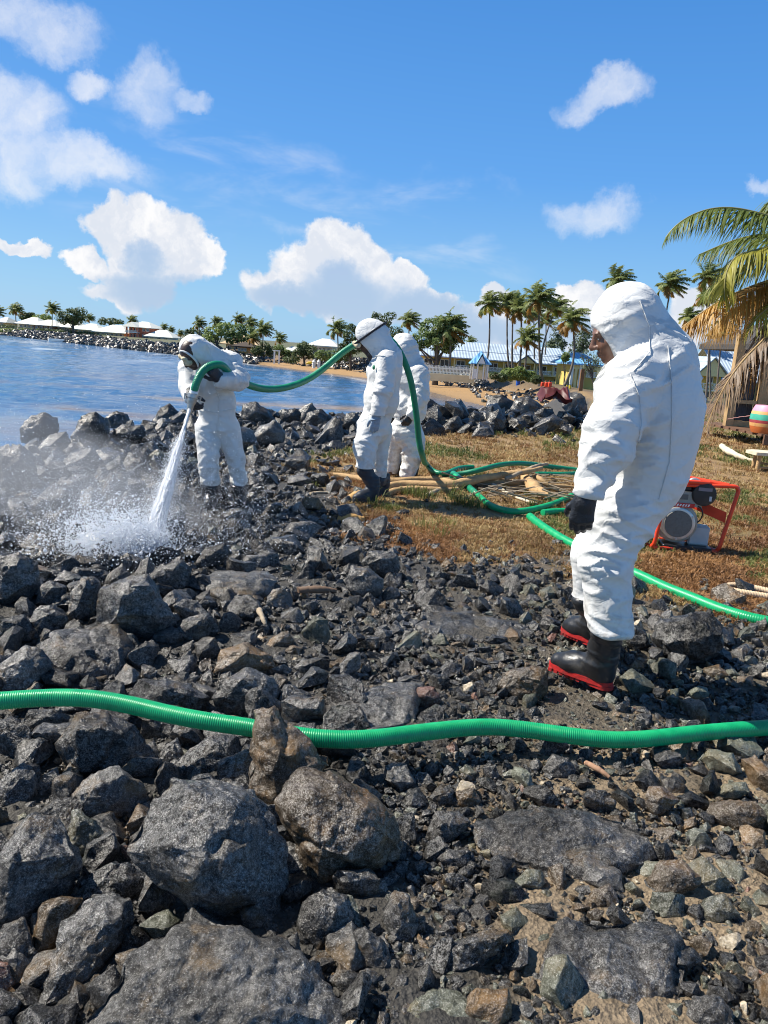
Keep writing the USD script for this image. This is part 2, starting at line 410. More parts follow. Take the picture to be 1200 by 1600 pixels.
def ground():
    th = np.r_[np.radians(np.linspace(-180, -52, 30))[:-1], np.radians(np.linspace(-52, 52, 300)), np.radians(np.linspace(52, 180, 30))[1:]]
    r = np.r_[0.35, np.geomspace(0.7, 900, 330)]
    T, R = np.meshgrid(th, r)
    x, y = R * np.sin(T), R * np.cos(T)
    z = height(x, y)
    p = np.stack([x, y, 0 * x], -1)
    g = -sdist(GRASS, x, y) + 1.3 * (fbm(p * 1.1, 4, 11) - 0.5) + 0.35 * (fbm(p * 5, 3, 12) - 0.5)
    grass = sstep(-0.25, 0.3, g)
    s = -sdist(SAND, x, y) + 0.9 * (fbm(p * 1.7, 3, 21) - 0.5) + 0.5 * (fbm(p * 6, 3, 22) - 0.5)
    sand = sstep(-0.1, 0.25, s) * (1 - grass)
    z = z + (1 - grass) * sstep(14, 5, y) * (0.05 * (fbm(p * 4, 4, 31) - 0.5) + 0.028 * (fbm(p * 14, 3, 32) - 0.5)) + grass * 0.02 * (fbm(p * 9, 3, 33) - 0.5)
    c = np.zeros(x.shape + (3,)) + np.array([0.042, 0.038, 0.032])
    def mix(w, col):
        nonlocal c
        c = c * (1 - w[..., None]) + w[..., None] * np.array(col)
    brown = sstep(0.1, 1.2, x + 0.3 * (fbm(p * 2, 3, 41) - 0.5)) * sstep(6.5, 5, y) * (1 - grass)
    mix(0.75 * brown, (0.11, 0.09, 0.06))
    mix(0.8 * sand, (0.23, 0.17, 0.105))
    mix(grass, (0.27, 0.17, 0.072))
    mix(grass * sstep(0.5, 0.62, fbm(p * 0.9, 4, 51)) * sstep(9.5, 6.5, y), (0.22, 0.1, 0.04))
    mix(grass * sstep(0.5, 0.62, fbm(p * 0.45, 4, 52)) * 0.55, (0.19, 0.17, 0.06))
    mix(grass * sstep(9, 15, y) * sstep(3.0, 5, x) * sstep(0.4, 0.55, fbm(p * 0.5, 3, 53)) * 0.7, (0.24, 0.14, 0.06))
    sb = sdist(BAY, x, y)
    far = sstep(30, 40, y)
    mix(sstep(20, 27, y) * sstep(2, 5, sb), (0.17, 0.095, 0.04))
    mix(far * sstep(50, 62, y), (0.125, 0.085, 0.045))
    mix(far * sstep(60, 80, y) * sstep(10, 16, sb) * 0.8, (0.1, 0.105, 0.04))
    mix(far * sstep(11, 8.5, sb) * sstep(-24, -16, x) * sstep(44, 52, y), (0.33, 0.2, 0.085))
    mix(far * sstep(2.0, -1, sb) * sstep(-24, -16, x), (0.2, 0.13, 0.06))
    nr, nt = x.shape
    i, j = np.meshgrid(np.arange(nr - 1), np.arange(nt - 1), indexing='ij')
    a = i * nt + j
    q = np.stack([a, a + 1, a + nt + 1, a + nt], -1).reshape(-1, 4)
    f = np.vstack([q[:, [0, 2, 1]], q[:, [0, 3, 2]]])
    v = np.stack([x, y, z], -1).reshape(-1, 3)
    n0 = len(v)
    v = np.vstack([v, [0, 0, float(height(0, 0))]])
    k = np.arange(nt - 1)
    f = np.vstack([f, np.stack([np.full(nt - 1, n0), k + 1, k], 1)])
    n = {'g': ('geometry', {}), 'a': ('attribute', dict(attribute='tint')),
         'n1': ('noise_texture', dict(scale=38.0, detail=7, roughness=0.7)), 'n2': ('noise_texture', dict(scale=7.0, detail=5, roughness=0.6)),
         'v': ('voronoi_texture', dict(scale=55.0, feature='f1', detail=1.5, roughness=0.6)),
         'm1': ('map_range', dict(from_min=0.3, from_max=0.7, to_min=0.45, to_max=1.6)), 'm2': ('map_range', dict(from_min=0.3, from_max=0.7, to_min=0.75, to_max=1.25)),
         'x1': ('mix_color', dict(blend_type='multiply', fac=1.0, use_clamp=False)), 'x2': ('mix_color', dict(blend_type='multiply', fac=1.0, use_clamp=False)),
         'b1': ('bump', dict(strength=0.8, distance=0.02)), 'b2': ('bump', dict(strength=0.7, distance=0.015)), 'p': ('principled_bsdf', dict(roughness=0.6, specular_ior_level=0.4))}
    l = [('g.position', 'n1.vector'), ('g.position', 'n2.vector'), ('g.position', 'v.vector'), ('n1.fac', 'm1.value'), ('n2.fac', 'm2.value'), ('a.color', 'x1.a'), ('m1.result', 'x1.b'),
         ('x1.result', 'x2.a'), ('m2.result', 'x2.b'), ('x2.result', 'p.base_color'), ('n1.fac', 'b1.height'), ('b1.normal', 'b2.normal'), ('v.distance', 'b2.height'), ('b2.normal', 'p.normal')]
    m = material('shore_ground', n, l, 'p.BSDF')
    p_ = usdkit.mesh(stage, '/World/ground', (v, f), m, True)
    col = np.vstack([c.reshape(-1, 3), c[0, 0]])
    UsdGeom.PrimvarsAPI(p_).CreatePrimvar('tint', Sdf.ValueTypeNames.Color3fArray, 'vertex').Set(Vt.Vec3fArray.FromNumpy(col.astype(np.float32)))
    set_data(p_.GetPrim(), kind='structure')


ground()


def water():
    # real swell near by, fine ripples in the material; the sheet runs on to the horizon
    th = np.radians(np.linspace(-88, 40, 520))
    r = np.geomspace(6, 2600, 460)
    T, R = np.meshgrid(th, r)
    x, y = R * np.sin(T), R * np.cos(T)
    p = np.stack([x * 0.6 + y * 0.12, y * 1.0 - x * 0.15, 0 * x], -1)
    w = 0.5 * (fbm(p * np.array([0.16, 0.3, 1]), 3, 61) - 0.5) + 0.26 * (1 - np.abs(2 * fbm(p * np.array([0.5, 0.95, 1]), 3, 62) - 1)) - 0.2
    w = w + 0.09 * (1 - np.abs(2 * fbm(p * np.array([1.5, 2.6, 1]), 2, 63) - 1))
    z = WATER_Z + 0.7 * w * sstep(0.5, 6, -sdist(BAY, x, y)) * sstep(500, 120, R)
    nr, nt = x.shape
    i, j = np.meshgrid(np.arange(nr - 1), np.arange(nt - 1), indexing='ij')
    a = i * nt + j
    q = np.stack([a, a + 1, a + nt + 1, a + nt], -1).reshape(-1, 4)
    f = np.vstack([q[:, [0, 2, 1]], q[:, [0, 3, 2]]])
    v = np.stack([x, y, z], -1).reshape(-1, 3)
    # oily brown drifts
    b = fbm(np.stack([x * 0.045 + 3.1, y * 0.16, 0 * x], -1), 4, 71)
    drift = sstep(0.52, 0.62, b) * sstep(20, 26, y) * sstep(75, 45, y)
    line = np.exp(-((y - 44 - 0.10 * (x + 6) + 2.0 * (fbm(np.stack([x * 0.15, y * 0.1, 0 * x], -1), 3, 72) - 0.5)) / 1.6) ** 2) * sstep(-16, -11, x)
    line2 = np.exp(-((y - 33 + 0.25 * (x + 10) + 4.0 * (fbm(np.stack([x * 0.2, y * 0.1, 0 * x], -1), 3, 73) - 0.5)) / 1.1) ** 2) * sstep(-17, -14, x) * sstep(-2, -6, x)
    foam = sstep(0.66, 0.72, fbm(np.stack([x * 0.08, y * 0.12, 0 * x], -1), 4, 74)) * sstep(80, 110, y) * 0.5
    sb = -sdist(BAY, x, y)
    foam = np.maximum(foam, 0.8 * np.exp(-((sb - 1.2 - 1.5 * fbm(np.stack([x * 0.1, y * 0.1, 0 * x], -1), 3, 75)) / 0.6) ** 2) * sstep(45, 70, y) * sstep(0.4, 0.6, fbm(np.stack([x * 0.07, y * 0.07, 0 * x], -1), 3, 76)))
    silt = np.maximum.reduce([0.3 * drift, 0.95 * line, 0.6 * line2, 0.8 * sstep(5, 0, sb) * sstep(45, 60, y) * sstep(-24, -16, x)])
    c = np.zeros(x.shape + (3,)) + np.array([0.03, 0.1, 0.21])
    c = c * (1 - silt[..., None]) + silt[..., None] * np.array([0.25, 0.17, 0.09])
    c = c * (1 - foam[..., None]) + foam[..., None] * np.array([0.75, 0.78, 0.8])
    n = {'g': ('geometry', {}), 'a': ('attribute', dict(attribute='tint')), 'mp': ('mapping', dict(mapping_type='point', scale=(0.55, 1.15, 1.0), rotation=(0, 0, 0.25))),
         'n1': ('noise_texture', dict(scale=1.1, detail=6, roughness=0.6)), 'n2': ('noise_texture', dict(scale=4.5, detail=4, roughness=0.6)),
         'b1': ('bump', dict(strength=0.7, distance=0.3)), 'b2': ('bump', dict(strength=0.5, distance=0.06)),
         'p': ('principled_bsdf', dict(roughness=0.09, ior=1.33, specular_ior_level=0.5))}
    l = [('g.position', 'mp.vector'), ('mp.vector', 'n1.vector'), ('mp.vector', 'n2.vector'), ('a.color', 'p.base_color'), ('n1.fac', 'b1.height'), ('b1.normal', 'b2.normal'), ('n2.fac', 'b2.height'), ('b2.normal', 'p.normal')]
    m = material('sea_water', n, l, 'p.BSDF')
    p_ = usdkit.mesh(stage, '/World/sea', (v, f), m, True)
    UsdGeom.PrimvarsAPI(p_).CreatePrimvar('tint', Sdf.ValueTypeNames.Color3fArray, 'vertex').Set(Vt.Vec3fArray.FromNumpy(c.reshape(-1, 3).astype(np.float32)))
    set_data(p_.GetPrim(), kind='structure')


water()

# ------------------------------------------------------------------ rocks
def rough_up(v, f, size, seed, amp=1.0):
    """Broken-stone relief: steps and chips first, grain last."""
    tm = trimesh.Trimesh(v, f, process=False)
    n = np.array(tm.vertex_normals)
    v = np.array(tm.vertices)
    o = np.random.default_rng(seed).uniform(0, 50, 3)
    q = v / size + o
    R = trimesh.transformations.random_rotation_matrix(np.random.default_rng(seed + 5).random(3))[:3, :3]
    lay = (q @ R) * np.array([1.5, 1.5, 7.0])                       # cleavage
    d = 0.05 * (fbm(q * 2.2, 3, seed) - 0.5) * 2
    st = 5 * fbm(lay, 3, seed + 1) + 0.6 * fbm(q * 5, 2, seed + 2)
    d = d + 0.06 * ((np.floor(st) + sstep(0.72, 1.0, st - np.floor(st))) / 5 - 0.5)
    d = d - 0.05 * np.maximum(0, 0.22 - np.abs(fbm(q * 2.6, 3, seed + 3) - 0.5) * 2) * 3
    d = d + 0.026 * (fbm(q * 9, 3, seed + 4) - 0.5) * 2 + 0.012 * (noise(q * 30, seed + 6) - 0.5)
    return v + n * (d * size * amp)[:, None], f


def hull_rock(pts, edge, size, seed, chips=7, amp=1.0, bias=None):
    rng = np.random.default_rng(seed)
    m = m3.Manifold.hull_points(np.asarray(pts, float))
    c = np.mean(pts, axis=0)
    for _ in range(chips):
        d = rng.normal(size=3); d /= np.linalg.norm(d)
        if bias is not None and d @ bias < 0:
            d = -d
        v = m.to_mesh().vert_properties[:, :3]
        h = (v @ d).max()
        cut = h - rng.uniform(0.03, 0.1) * (h - c @ d)
        m = m.trim_by_plane([float(x) for x in -d], float(-cut))
    m = m.refine_to_length(edge)
    mm = m.to_mesh()
    return rough_up(np.array(mm.vert_properties[:, :3], float), np.array(mm.tri_verts, int), size, seed, amp)


def traced_rock(outline, ridge=(), tilt=None, thick=0.5, seed=0, zg=0.0, sink=0.02, chips=6, amp=1.0):
    """A rock whose silhouette from the path is the outline: it leans on a plane through its foot, with ridge points standing proud and a deep back."""
    o = np.asarray(outline, float)
    foot = o[o[:, 1].argmax()]
    base = G(foot[0], foot[1], zg - sink)
    hd = np.array([base[0], base[1], 0]); hd /= np.linalg.norm(hd)
    dep = math.degrees(math.atan2(EYE[2] - base[2], math.hypot(base[0], base[1])))
    t = math.radians(tilt if tilt is not None else min(80, 92 - dep * 0.9))
    nrm = -hd * math.sin(t) + np.array([0, 0, math.cos(t)])
    def hit(px, py):
        d = ray(px, py)
        return EYE + d * (((base - EYE) @ nrm) / (d @ nrm))
    rim = np.array([hit(*q) for q in o])
    size = float(np.sqrt(np.prod(np.sort(np.ptp(rim, axis=0))[1:])))
    size = max(size, 0.03)
    c = rim.mean(0)
    rng = np.random.default_rng(seed + 900)
    toward = (EYE - c) / np.linalg.norm(EYE - c)
    pts = [rim + nrm * rng.uniform(-0.05, 0.05, (len(rim), 1)) * size]
    mid = c + (rim - c) * 0.72
    pts.append(mid + toward * size * thick * 0.3 * rng.uniform(0.7, 1.15, (len(rim), 1)))
    for r in ridge:
        q = hit(r[0], r[1])
        pts.append([q + (EYE - q) / np.linalg.norm(EYE - q) * size * thick * (r[2] if len(r) > 2 else 0.55)])
    pts.append(c + (rim - c) * 0.85 - nrm * size * thick * 0.6)
    dist = np.linalg.norm(c - EYE)
    edge = np.clip(0.0034 * dist, 0.007, 0.2)
    edge = max(edge, size / 52)
    v, f = hull_rock(np.vstack(pts), edge, size, seed, chips, amp, bias=toward)
    return (v, f), c, size


ROCKS = [
    # along the water's edge, upper left
    ('grey', [(30, 668), (45, 650), (70, 643), (90, 652), (95, 672), (85, 692), (60, 698), (32, 692)], [(60, 665)], 'flat topped grey boulder at the water edge, farthest left of the shoreline'),
    ('grey', [(54, 703), (75, 680), (105, 672), (113, 692), (90, 714), (60, 718)], [(85, 690)], 'pale grey slab below the flat topped boulder at left shoreline'),
    ('dark', [(108, 682), (125, 650), (150, 640), (168, 655), (173, 682), (160, 700), (120, 706)], [(140, 660)], 'hunched dark boulder on the left shoreline against the water'),
    ('dark', [(163, 652), (180, 641), (200, 648), (207, 667), (170, 670)], [], 'low dark rock right of the hunched boulder at the shoreline'),
    ('black', [(170, 677), (190, 662), (225, 664), (231, 687), (210, 699), (178, 697)], [(205, 675)], 'pitted black rock in front of the low shoreline rock'),
    ('black', [(237, 657), (250, 636), (265, 631), (285, 647), (291, 660), (240, 662)], [(262, 645)], 'black pyramid shaped rock just left of the hosing worker, against the sea'),
    ('grey', [(88, 732), (110, 708), (145, 699), (162, 720), (150, 741), (95, 744)], [(130, 715)], 'broad grey rock in the second row left of the water jet'),
    ('dark', [(-6, 702), (30, 690), (55, 710), (60, 760), (30, 780), (-6, 776)], [(30, 712)], 'large shaded boulder at the left picture edge behind the spray'),
    ('green', [(229, 714), (245, 701), (268, 708), (262, 729), (238, 730)], [(250, 712)], 'small greenish pale rock behind the water jet'),
    ('dark', [(374, 662), (378, 632), (400, 627), (420, 640), (431, 656), (425, 666)], [(400, 643)], 'dark boulder at the water edge right behind the hosing worker'),
    ('dark', [(434, 659), (440, 640), (462, 637), (471, 645), (470, 660), (450, 664)], [(455, 648)], 'rounded rock on the shoreline under the hanging hose'),
    ('dark', [(472, 662), (480, 645), (500, 638), (518, 648), (520, 664), (495, 670)], [(497, 650)], 'dark blocky rock between the rounded rock and the masked worker'),
    ('dark', [(498, 672), (515, 655), (535, 650), (536, 672), (515, 680)], [(520, 662)], 'squat dark rock nearest left of the masked worker at the shore'),
    ('black', [(535, 664), (540, 645), (556, 643), (566, 655), (563, 672), (545, 674)], [(550, 655)], 'black rock whose side touches the masked worker outline at the shore'),
    ('grey', [(388, 690), (400, 668), (430, 655), (446, 672), (445, 694), (410, 700)], [(420, 672)], 'grey boulder below the rounded shoreline rock, right of the hosing worker'),
    # lower left cluster
    ('dark', [(-8, 876), (30, 861), (60, 880), (66, 916), (50, 941), (-8, 957)], [(25, 885), (40, 915)], 'bulky dark boulder at left edge below the splash'),
    ('dark', [(55, 945), (62, 914), (75, 904), (105, 914), (104, 946), (80, 957)], [(80, 918)], 'small block wedged beside the bulky left boulder'),
    ('dark', [(104, 962), (109, 925), (130, 898), (156, 905), (153, 970), (120, 978)], [(133, 915), (120, 950)], 'upright split rock between the small block and the tall fin rock'),
    ('dark', [(149, 988), (154, 920), (190, 897), (230, 897), (252, 925), (277, 965), (280, 987), (255, 1003), (215, 988), (170, 994)], [(195, 915), (235, 915), (240, 960), (180, 965)], 'big jagged boulder below the splash with notched right side'),
    ('grey', [(41, 972), (60, 951), (90, 952), (107, 966), (101, 987), (60, 1002)], [(75, 960)], 'pale topped rock above the great block at left'),
    ('dark', [(52, 1022), (78, 985), (130, 977), (187, 974), (209, 1000), (212, 1046), (200, 1070), (120, 1073), (72, 1052)], [(90, 1030, .5), (132, 1015, .7), (190, 1015, .6), (160, 985, .3)], 'great block with bright top and deep shadowed front, above the hose at left'),
    ('black', [(-8, 965), (40, 959), (54, 985), (53, 1006), (-8, 1020)], [(30, 975)], 'black rock in shade at the left edge above the hose'),
    ('grey', [(-8, 1043), (40, 1007), (66, 1014), (83, 1040), (76, 1062), (45, 1088), (-8, 1088)], [(40, 1030), (60, 1045)], 'grey wedge at left edge right above the green hose'),
    ('dark', [(108, 882), (120, 867), (150, 869), (176, 880), (162, 897), (115, 902)], [(140, 880)], 'low rock directly under the foaming splash'),
    ('dark', [(182, 872), (200, 862), (236, 879), (231, 897), (190, 899)], [(210, 876)], 'dark rock under the foot of the water jet'),
    ('grey', [(306, 906), (335, 893), (420, 889), (434, 905), (415, 935), (365, 948), (330, 932)], [(345, 910), (410, 905), (370, 930)], 'flat topped grey slab with dark underside, right of the splash'),
    ('dark', [(304, 882), (322, 854), (350, 849), (366, 865), (340, 887), (310, 894)], [(335, 862)], 'angular rock above the flat topped slab'),
    ('dark', [(198, 1092), (215, 1062), (260, 1059), (295, 1068), (332, 1092), (310, 1130), (240, 1130)], [(255, 1075)], 'low rough rock under the green hose at left'),
    ('brown', [(334, 1052), (345, 1015), (385, 1003), (425, 1020), (436, 1048), (400, 1060)], [(385, 1020)], 'rusty rock behind the dome rock beside the hose'),
    ('dark', [(330, 1092), (345, 1060), (385, 1041), (426, 1054), (442, 1080), (436, 1112), (390, 1124), (340, 1117)], [(380, 1060), (410, 1085)], 'dome shaped dark rock just above the hose and the brown tipped rock'),
    ('dark', [(100, 902), (118, 885), (160, 890), (190, 900), (170, 915), (120, 918)], [], 'thin dark rock just below the splash'),
    ('dark', [(235, 905), (252, 880), (285, 872), (300, 890), (296, 925), (262, 930)], [(270, 890)], 'dark rock right of the jagged boulder'),
    ('dark', [(270, 1000), (285, 965), (330, 955), (345, 985), (320, 1010)], [(305, 975)], 'knobbly rock between the jagged boulder and the gravel'),
    # below the hose, left
    ('grey', [(26, 1136), (45, 1109), (90, 1104), (113, 1120), (106, 1147), (70, 1163), (33, 1157)], [(70, 1120)], 'grey rock just below the hose at far left'),
    ('dark', [(80, 1167), (118, 1110), (170, 1113), (216, 1133), (242, 1180), (237, 1217), (190, 1207), (110, 1218), (98, 1187)], [(130, 1135, .5), (190, 1145, .5), (205, 1185, .4)], 'large dark rock below the hose, left of the round boulder'),
    ('grey', [(106, 1242), (140, 1209), (185, 1194), (226, 1224), (234, 1250), (212, 1278), (150, 1293), (108, 1268)], [(150, 1225), (195, 1215), (185, 1255)], 'grey chipped rock in front of the large dark rock'),
    ('grey', [(-8, 1226), (25, 1201), (55, 1204), (62, 1240), (40, 1267), (-8, 1272)], [(25, 1220)], 'grey rock at left edge, under the far left rock'),
    ('dark', [(-8, 1340), (25, 1318), (55, 1264), (95, 1279), (122, 1325), (127, 1372), (100, 1403), (60, 1443), (20, 1463), (-8, 1463)], [(10, 1350, .8), (65, 1325, .6), (115, 1335, .6), (60, 1290, .3)], 'huge boulder at left edge with sunlit crest and black front'),
    ('green', [(98, 1332), (115, 1264), (150, 1279), (177, 1320), (162, 1347), (120, 1343)], [(140, 1310, .3)], 'mossy rock beside the huge left boulder'),
    ('grey', [(196, 1332), (210, 1279), (235, 1244), (260, 1214), (330, 1206), (395, 1224), (422, 1260), (447, 1320), (450, 1382), (422, 1432), (370, 1453), (310, 1443), (255, 1403), (243, 1390)], [(290, 1250, .45), (370, 1260, .5), (400, 1310, .5), (260, 1320, .5), (340, 1350, .75), (300, 1390, .65), (380, 1400, .5)], 'largest round grey boulder in the left foreground'),
    ('dark', [(248, 1228), (280, 1180), (330, 1149), (372, 1147), (387, 1180), (390, 1218), (330, 1228)], [(330, 1170), (360, 1185)], 'rock wedged behind the largest round boulder'),
    ('dark', [(241, 1192), (265, 1166), (289, 1185), (271, 1207)], [], 'small dark rock left of the wedged rock'),
    ('brown', [(384, 1217), (394, 1150), (397, 1107), (425, 1099), (466, 1140), (522, 1195), (502, 1232), (432, 1292), (388, 1252)], [(410, 1130, .35), (440, 1170, .55), (480, 1200, .4), (420, 1220, .5)], 'brown tipped rock with the green hose passing behind it'),
    ('brown', [(428, 1252), (470, 1205), (532, 1199), (602, 1250), (632, 1310), (622, 1342), (560, 1373), (495, 1388), (463, 1342)], [(490, 1240, .5), (560, 1260, .55), (600, 1310, .45), (500, 1330, .7), (560, 1340, .55)], 'broad rusty brown boulder in front of the brown tipped rock'),
    ('brown', [(48, 1472), (65, 1409), (95, 1394), (136, 1399), (112, 1422), (87, 1452), (72, 1502), (48, 1507)], [(80, 1415)], 'leaning brown slab at lower left'),
    ('grey', [(46, 1605), (75, 1505), (95, 1440), (150, 1394), (202, 1399), (216, 1440), (188, 1466), (100, 1590)], [(110, 1460, .5), (185, 1425, .5), (100, 1520, .5), (150, 1440, .5)], 'long pale flanked slab lying across the lower left corner'),
    ('grey', [(100, 1625), (180, 1519), (200, 1489), (250, 1449), (300, 1438), (400, 1453), (462, 1464), (468, 1490), (522, 1560), (556, 1620), (330, 1680)], [(210, 1530, .35), (300, 1490, .4), (400, 1520, .45), (420, 1570, .55), (250, 1590, .4)], 'biggest slab along the bottom edge, left of centre'),
    ('red', [(-8, 1500), (12, 1504), (26, 1540), (-8, 1575)], [], 'reddish brown stone in the bottom left corner'),
    ('grey', [(-4, 1497), (25, 1474), (49, 1500), (46, 1536), (20, 1548)], [(25, 1495)], 'small grey stone by the reddish corner stone'),
    ('dark', [(150, 1390), (165, 1362), (200, 1345), (235, 1370), (240, 1400), (190, 1420)], [(195, 1375)], 'dark stone in the gap left of the largest round boulder'),
    ('dark', [(461, 1442), (475, 1404), (505, 1386), (546, 1399), (557, 1430), (541, 1462), (510, 1482), (495, 1497), (464, 1482)], [(490, 1420, .5), (530, 1415, .5), (515, 1450, .55)], 'shiny faceted rock right of the largest round boulder'),
    ('dark', [(547, 1452), (570, 1444), (601, 1470), (617, 1510), (601, 1532), (570, 1517), (549, 1482)], [(575, 1470)], 'elongated dark stone right of the shiny faceted rock'),
    ('grey', [(566, 1402), (572, 1374), (600, 1372), (608, 1395), (595, 1412)], [(588, 1385)], 'little cube like grey stone below the rusty boulder'),
    ('dark', [(596, 1432), (615, 1389), (640, 1399), (657, 1440), (646, 1477), (615, 1482)], [(620, 1410), (630, 1450)], 'cleft wet stone right of the little cube stone'),
    ('grey', [(498, 1146), (530, 1104), (580, 1079), (640, 1057), (667, 1061), (652, 1090), (642, 1144), (570, 1154)], [(560, 1110, .2), (625, 1085, .25)], 'smooth flat grey slab behind the middle of the near hose'),
    ('red', [(636, 1091), (650, 1074), (680, 1073), (692, 1095), (665, 1114)], [(665, 1085)], 'reddish crumbly stone at the end of the smooth flat slab'),
    ('dark', [(663, 1302), (680, 1269), (715, 1264), (737, 1285), (717, 1307), (690, 1327), (667, 1324)], [(695, 1285)], 'chunky stone between the rusty boulder and the long low rock'),
    ('dark', [(668, 1246), (690, 1224), (711, 1234), (710, 1263), (680, 1267)], [(690, 1240)], 'dark stone left of a pair below the near hose'),
    ('brown', [(707, 1236), (740, 1229), (754, 1255), (737, 1272), (712, 1262)], [(730, 1245)], 'brownish stone right of a pair below the near hose'),
    ('dark', [(678, 1342), (695, 1325), (736, 1329), (735, 1362), (700, 1363)], [(710, 1340)], 'flat faced stone under the chunky stone'),
    ('dark', [(691, 1502), (700, 1474), (760, 1449), (802, 1449), (807, 1470), (772, 1492), (740, 1523), (700, 1528)], [(725, 1475), (780, 1465)], 'wedge shaped stone near the bottom centre'),
    ('dark', [(506, 1532), (530, 1514), (570, 1519), (592, 1550), (560, 1567), (530, 1552)], [(545, 1530)], 'low stone in front of the elongated dark stone'),
    ('green', [(536, 1625), (600, 1579), (680, 1538), (722, 1549), (784, 1600), (800, 1640)], [(640, 1580, .3), (710, 1575, .35)], 'grey green slab at the very bottom centre'),
    ('dark', [(733, 1292), (760, 1279), (800, 1264), (850, 1261), (920, 1264), (977, 1279), (1017, 1310), (1030, 1337), (1000, 1357), (950, 1353), (930, 1383), (900, 1388), (860, 1367), (800, 1358), (758, 1348)], [(800, 1295, .2), (870, 1290, .25), (960, 1305, .25), (900, 1345, .3), (820, 1335, .25), (990, 1335, .25)], 'long low knobbly rock half buried in sand right of centre'),
    ('brown', [(1006, 1377), (1030, 1344), (1065, 1341), (1097, 1370), (1097, 1386), (1060, 1402), (1020, 1408)], [(1050, 1365)], 'lens shaped brown rock at the end of the long low rock'),
    ('dark', [(810, 1492), (835, 1454), (860, 1441), (960, 1438), (1070, 1453), (1088, 1465), (1078, 1500), (1073, 1560), (1050, 1593), (1000, 1598), (930, 1578), (910, 1563), (860, 1567), (813, 1532)], [(850, 1480, .2), (950, 1470, .2), (1050, 1490, .22), (870, 1530, .28), (960, 1535, .3), (1040, 1550, .28)], 'large flat dark rock at the lower right corner'),
    ('dark', [(1071, 1582), (1080, 1554), (1120, 1552), (1147, 1580), (1150, 1610), (1075, 1614)], [(1105, 1575)], 'dark rock at the bottom right edge beside the large flat rock'),
    ('brown', [(1103, 1277), (1110, 1254), (1140, 1249), (1180, 1251), (1202, 1275), (1192, 1297), (1155, 1307), (1125, 1292)], [(1150, 1270)], 'brown grey rock lying on sand at the right edge'),
    ('green', [(1110, 1242), (1130, 1224), (1165, 1221), (1177, 1238), (1150, 1251), (1115, 1252)], [(1140, 1235)], 'green rock resting above the brown grey rock on the sand'),
    ('brown', [(1006, 1252), (1012, 1229), (1035, 1227), (1064, 1250), (1046, 1267), (1020, 1281)], [(1035, 1245)], 'three sided brown stone on the sand below the hose'),
    ('brown', [(900, 1407), (930, 1389), (955, 1379), (970, 1410), (956, 1432), (925, 1432)], [(940, 1405)], 'brown stone between the two large low rocks'),
    ('black', [(748, 1402), (755, 1374), (790, 1369), (817, 1385), (822, 1412), (780, 1420)], [(785, 1388)], 'black rough stone left of the long low rock'),
    ('dark', [(845, 1202), (862, 1177), (890, 1184), (902, 1205), (881, 1224), (850, 1214)], [(872, 1195)], 'box like dark stone directly under the near hose'),
    ('green', [(1088, 1442), (1100, 1399), (1130, 1394), (1157, 1430), (1120, 1454)], [(1120, 1420)], 'greenish stone at right between lens rock and flat rock'),
    ('brown', [(1050, 1292), (1070, 1279), (1088, 1274), (1091, 1291), (1065, 1299)], [], 'small brown stone left of the brown grey rock'),
    ('brown', [(776, 1077), (785, 1051), (830, 1039), (859, 1044), (859, 1080), (840, 1102), (800, 1097)], [(815, 1060), (845, 1065)], 'square brown black rock left of the watching worker boots'),
    ('black', [(1016, 995), (1030, 967), (1070, 959), (1116, 957), (1132, 970), (1130, 1015), (1115, 1033), (1070, 1043), (1035, 1027)], [(1040, 1003, .5), (1085, 1000, .6), (1126, 985, .4)], 'black cut block behind the watching worker boots'),
    ('black', [(978, 1003), (990, 974), (1012, 990), (1019, 1010), (990, 1021)], [], 'flat black stone between the boots and the black cut block'),
    ('grey', [(538, 906), (550, 884), (575, 883), (602, 905), (600, 926), (570, 940), (545, 927)], [(565, 898), (585, 915)], 'rounded grey rock in the rubble, front one of two'),
    ('dark', [(564, 882), (575, 861), (610, 861), (624, 868), (627, 890), (610, 912), (595, 902)], [(595, 872)], 'dark split rock in the rubble, rear one of two'),
    ('grey', [(646, 987), (660, 944), (700, 941), (800, 964), (827, 985), (822, 1007), (740, 1011), (655, 998)], [(720, 965, .06), (780, 985, .06)], 'flat grey bedrock slab flush with the gravel in the middle'),
    ('grey', [(523, 1062), (530, 1039), (548, 1019), (564, 1017), (562, 1045), (540, 1065)], [(545, 1035)], 'upright grey stone above the smooth flat slab'),
    ('grey', [(373, 882), (385, 867), (420, 865), (427, 885), (400, 892)], [], 'low grey rock above the flat topped slab to its right'),
    ('black', [(558, 942), (575, 924), (589, 935), (581, 950)], [], 'small black stone leaning on the rounded grey rock'),
    # bank at right behind the driftwood
    ('black', [(755, 643), (765, 617), (785, 616), (807, 630), (808, 644), (780, 648)], [(782, 628)], 'black peaked boulder on the bank, highest against the brown sand'),
    ('dark', [(793, 648), (805, 621), (825, 619), (852, 635), (857, 652), (830, 658), (800, 658)], [(825, 632)], 'lumpy dark boulder right of the black peaked boulder'),
    ('grey', [(876, 637), (885, 614), (905, 612), (917, 622), (919, 647), (890, 651)], [(898, 622)], 'big grey boulder beside the red tarp'),
    ('dark', [(823, 672), (845, 655), (865, 647), (882, 655), (877, 667), (845, 681)], [(858, 658)], 'long dark boulder in front of the red tarp'),
    ('dark', [(786, 670), (800, 652), (820, 654), (830, 668), (815, 676)], [(808, 660)], 'dark round boulder left of the long dark boulder'),
    ('dark', [(753, 668), (765, 644), (780, 639), (792, 655), (787, 674), (765, 678)], [(775, 653)], 'dark boulder below the black peaked boulder'),
    ('dark', [(723, 664), (740, 639), (752, 644), (757, 665), (735, 675)], [(742, 652)], 'narrow dark boulder left end of the upper bank row'),
